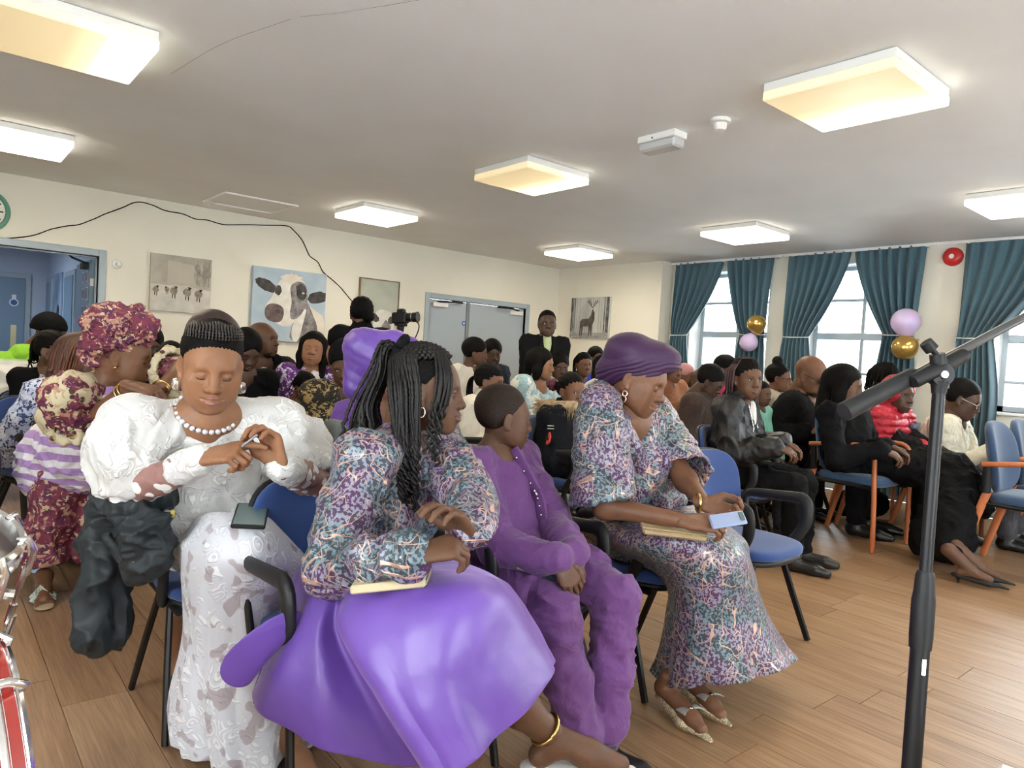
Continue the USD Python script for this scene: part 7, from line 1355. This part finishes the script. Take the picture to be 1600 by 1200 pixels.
# ---- white table corner, lower right
c = at(1562, 1190, .92); tb = thing('table', 'white table, only its corner showing at the lower right edge', 'table', (c[0], c[1], 0))
R_ = [CR-UPV*(CR@UPV), np.cross(UPV, CR-UPV*(CR@UPV)), UPV]; u_, w_ = R_[0]/np.linalg.norm(R_[0]), R_[1]/np.linalg.norm(R_[1]); u2, w2 = u_*.75-w_*.66, u_*.66+w_*.75
part(tb, 'top', move(rbox((0, -.6, c[2]-.025), (.9, 0, c[2]), .004), M=[u2, w2, UPV]), plain('cream_laminate', (.70, .66, .56), .4))
for a_, b_ in ((.05, -.05), (.85, -.05), (.05, -.55), (.85, -.55)): part(tb, 'leg', move(bbox((a_-.015, b_-.015, 0), (a_+.015, b_+.015, c[2]-.025)), M=[u2, w2, UPV]), M_steel)
# ---- padded coat hung over the side of the chair
M_coat = graph('slate_green_nylon', {'t': ('texture_coordinate', {}), 'n': ('noise_texture', {'scale': 9., 'detail': 4.}), 'b': ('bump', {'strength': .3, 'distance': .01}), 'p': ('principled_bsdf', {'base_color': (.017, .022, .025), 'roughness': .55, 'specular_ior_level': .3})}, [('t.object', 'n.vector'), ('n.fac', 'b.height'), ('b.normal', 'p.normal')])
base = at(160, 900, 2.25); ct = person_at('coat', 'dark slate padded coat with popper cuff hung over the chair of the woman in lace', 'coat', base)
F = Field(.03); F.cone(at(180, 765, 2.30), at(162, 860, 2.22), .055, .060); F.cone(at(162, 860, 2.22), at(150, 990, 2.20), .062, .056); F.cone(at(172, 900, 2.26), at(168, 990, 2.24), .05, .05); F.cone(at(190, 775, 2.25), at(255, 775, 2.14), .055, .05); F.cut(at(150, 1026, 2.2), -CU*.98+CR*.18, k=.012); F.cut(at(130, 1000, 2.2), -CU*.6-CR*.6, k=.02)
part(ct, 'body_panel', wrinkle(F.mesh(.007), .020, 9., 3, (1, 1, .5)), M_coat, True)
F = Field(.03); F.cone(at(205, 800, 2.10), at(232, 830, 2.02), .058, .056); F.cone(at(232, 830, 2.02), at(236, 868, 2.03), .060, .050); F.cone(at(236, 868, 2.03), at(222, 884, 2.04), .05, .044); part(ct, 'sleeve', wrinkle(F.mesh(.006), .018, 10., 5), M_coat, True)
F = Field(.012); F.cone(at(168, 842, 2.06), at(208, 888, 2.02), .016, .020, flat=(CF, .8)); F.cone(at(208, 888, 2.02), at(222, 903, 2.02), .020, .018); part(ct, 'cuff', wrinkle(F.mesh(.005), .004, 20.), M_coat, True)
part(ct, 'popper', move(lathe([(0, .004), (.006, .003), (.0075, 0), (0, 0)], 16), M=frame_of(-CF), t=at(207, 877, 1.975)), M_steel, 40)
part(ct, 'inner_label', move(box((0, 0, 0), (.012, .002, .022)), M=[CR, CF, CU], t=at(270, 803, 2.03)), plain('label_gold', (.35, .27, .06), .6))
# ---- bottle on the floor
c = at(60, 912, 3.35); wb = thing('water_bottle', 'clear plastic water bottle on the floor beside the sandalled foot', 'bottle', (c[0], c[1], 0))
pr_ = [(0, .002), (.026, .0), (.031, .006)]+[(.031-.0025*(i % 2), .012+.012*i) for i in range(12)]+[(.031, .165), (.026, .19), (.014, .212), (.0125, .225), (0, .225)]
part(wb, 'body', lathe(pr_, 24), graph('clear_plastic', {'t': ('transparent_bsdf', {'color': (.86, .90, .94)}), 'g': ('glossy_bsdf', {'roughness': .08, 'color': (.9, .93, .97)}), 'x': ('mix_closure', {'fac': .22})}, [('t.BSDF', 'x.closure1'), ('g.BSDF', 'x.closure2')], 'x.closure'), 50)
part(wb, 'cap', lathe([(0, .222), (.0145, .222), (.0145, .240), (0, .240)], 18), plain('cap_blue', (.05, .2, .55), .4), 40); part(wb, 'label', lathe([(.0315, .10), (.0318, .10), (.0318, .145), (.0315, .145)], 24), plain('bottle_label', (.35, .52, .72), .5), 40)
# ---- film camera on its tripod at the back
c = at(627, 496, 5.75); g_ = V(c[0], c[1], 0); vc = person_at('video_camera', 'small black camera with a long lens mounted on the tripod', 'camera', c); fw_ = CR*.93-CF*.3; fw_ /= np.linalg.norm(fw_); sd_ = np.cross(fw_, UPV)
Q = lambda m, t=(0, 0, 0): move(m, M=[fw_, sd_, UPV], t=c+np.array(t))
part(vc, 'body', Q(cat(rbox((-.07, -.045, -.05), (.055, .045, .04), .01), rbox((-.035, -.03, .03), (.03, .03, .07), .012))), M_black)
part(vc, 'lens', tube([c+fw_*.04, c+fw_*.10, c+fw_*.15], [.036, .040, .043], 18), M_arm, 40); part(vc, 'lens_ring', tube([c+fw_*.10, c+fw_*.108], .043, 18), M_steel, 40); part(vc, 'hanging_strap', tube(smooth_path([c+fw_*.06, c+fw_*.16-UPV*.06, c+fw_*.14-UPV*.16, c+fw_*.10-UPV*.2], 16), .005, 5), M_black, True)
tp = person_at('tripod', 'black tripod with pan handle under the video camera', 'tripod', c); part(tp, 'pan_head', cat(rbox(c+V(-.04, -.04, -.07), c+V(.04, .04, -.05), .005), tube([c-UPV*.07, c-UPV*.16], [.03, .02], 12)), M_black)
part(tp, 'pan_handle', tube([c-UPV*.10, c-fw_*.30-UPV*.17], .010, 8), M_black, True); part(tp, 'centre_column', tube([c-UPV*.15, c-UPV*.7], .014, 10), M_black, True)
for k in range(3): a = rad(20+120*k); part(tp, 'tripod_leg', tube([c-UPV*.26, g_+V(.42*math.cos(a), .42*math.sin(a), .01)], [.018, .012], 8), M_black, True)
# ---- light switch plate, bag and shopping on the floor
hb = at(497, 735, 2.75); tg = person_at('handbag', 'yellow ochre bag on the chair behind the woman in lace', 'bag', hb); part(tg, 'bag_body', wrinkle(Field(.03).cone(hb-CR*.05, hb+CR*.05, .075).cone(hb-CR*.05-UPV*.08, hb+CR*.05-UPV*.08, .08).mesh(.009), .01, 12.), varied('ochre_leather', (.34, .24, .10), (.46, .34, .16), 14., .5), True); part(tg, 'bag_handle', tube(smooth_path([hb-CR*.07+UPV*.05, hb-CR*.03+UPV*.13, hb+CR*.05+UPV*.12, hb+CR*.07+UPV*.04], 16), .008, 6), M_black, True)
cb = at(1345, 790, 6.2); ca = person_at('carry_bag', 'dark bag on the floor under the orange-framed chairs', 'bag', cb); cb = V(cb[0], cb[1], .14); part(ca, 'bag_body', wrinkle(Field(.03).cone(cb-CR*.12, cb+CR*.12, .11).mesh(.012), .012, 12.), M_blackcloth, True); part(ca, 'bag_handle', tube(smooth_path([cb-CR*.09+UPV*.08, cb+UPV*.22, cb+CR*.09+UPV*.08], 14), .008, 6), M_black, True)
jk = at(612, 705, 2.45); cj = person_at('grey_coat', 'grey coat over the chair back behind the girl with braids', 'coat', jk); part(cj, 'cloth', wrinkle(Field(.04).cone(at(525, 680, 2.42), at(500, 760, 2.40), .05, .055).cone(at(500, 760, 2.40), at(530, 790, 2.4), .055).mesh(.009), .012, 9.), cloth('grey_green', (.13, .14, .13)), True)
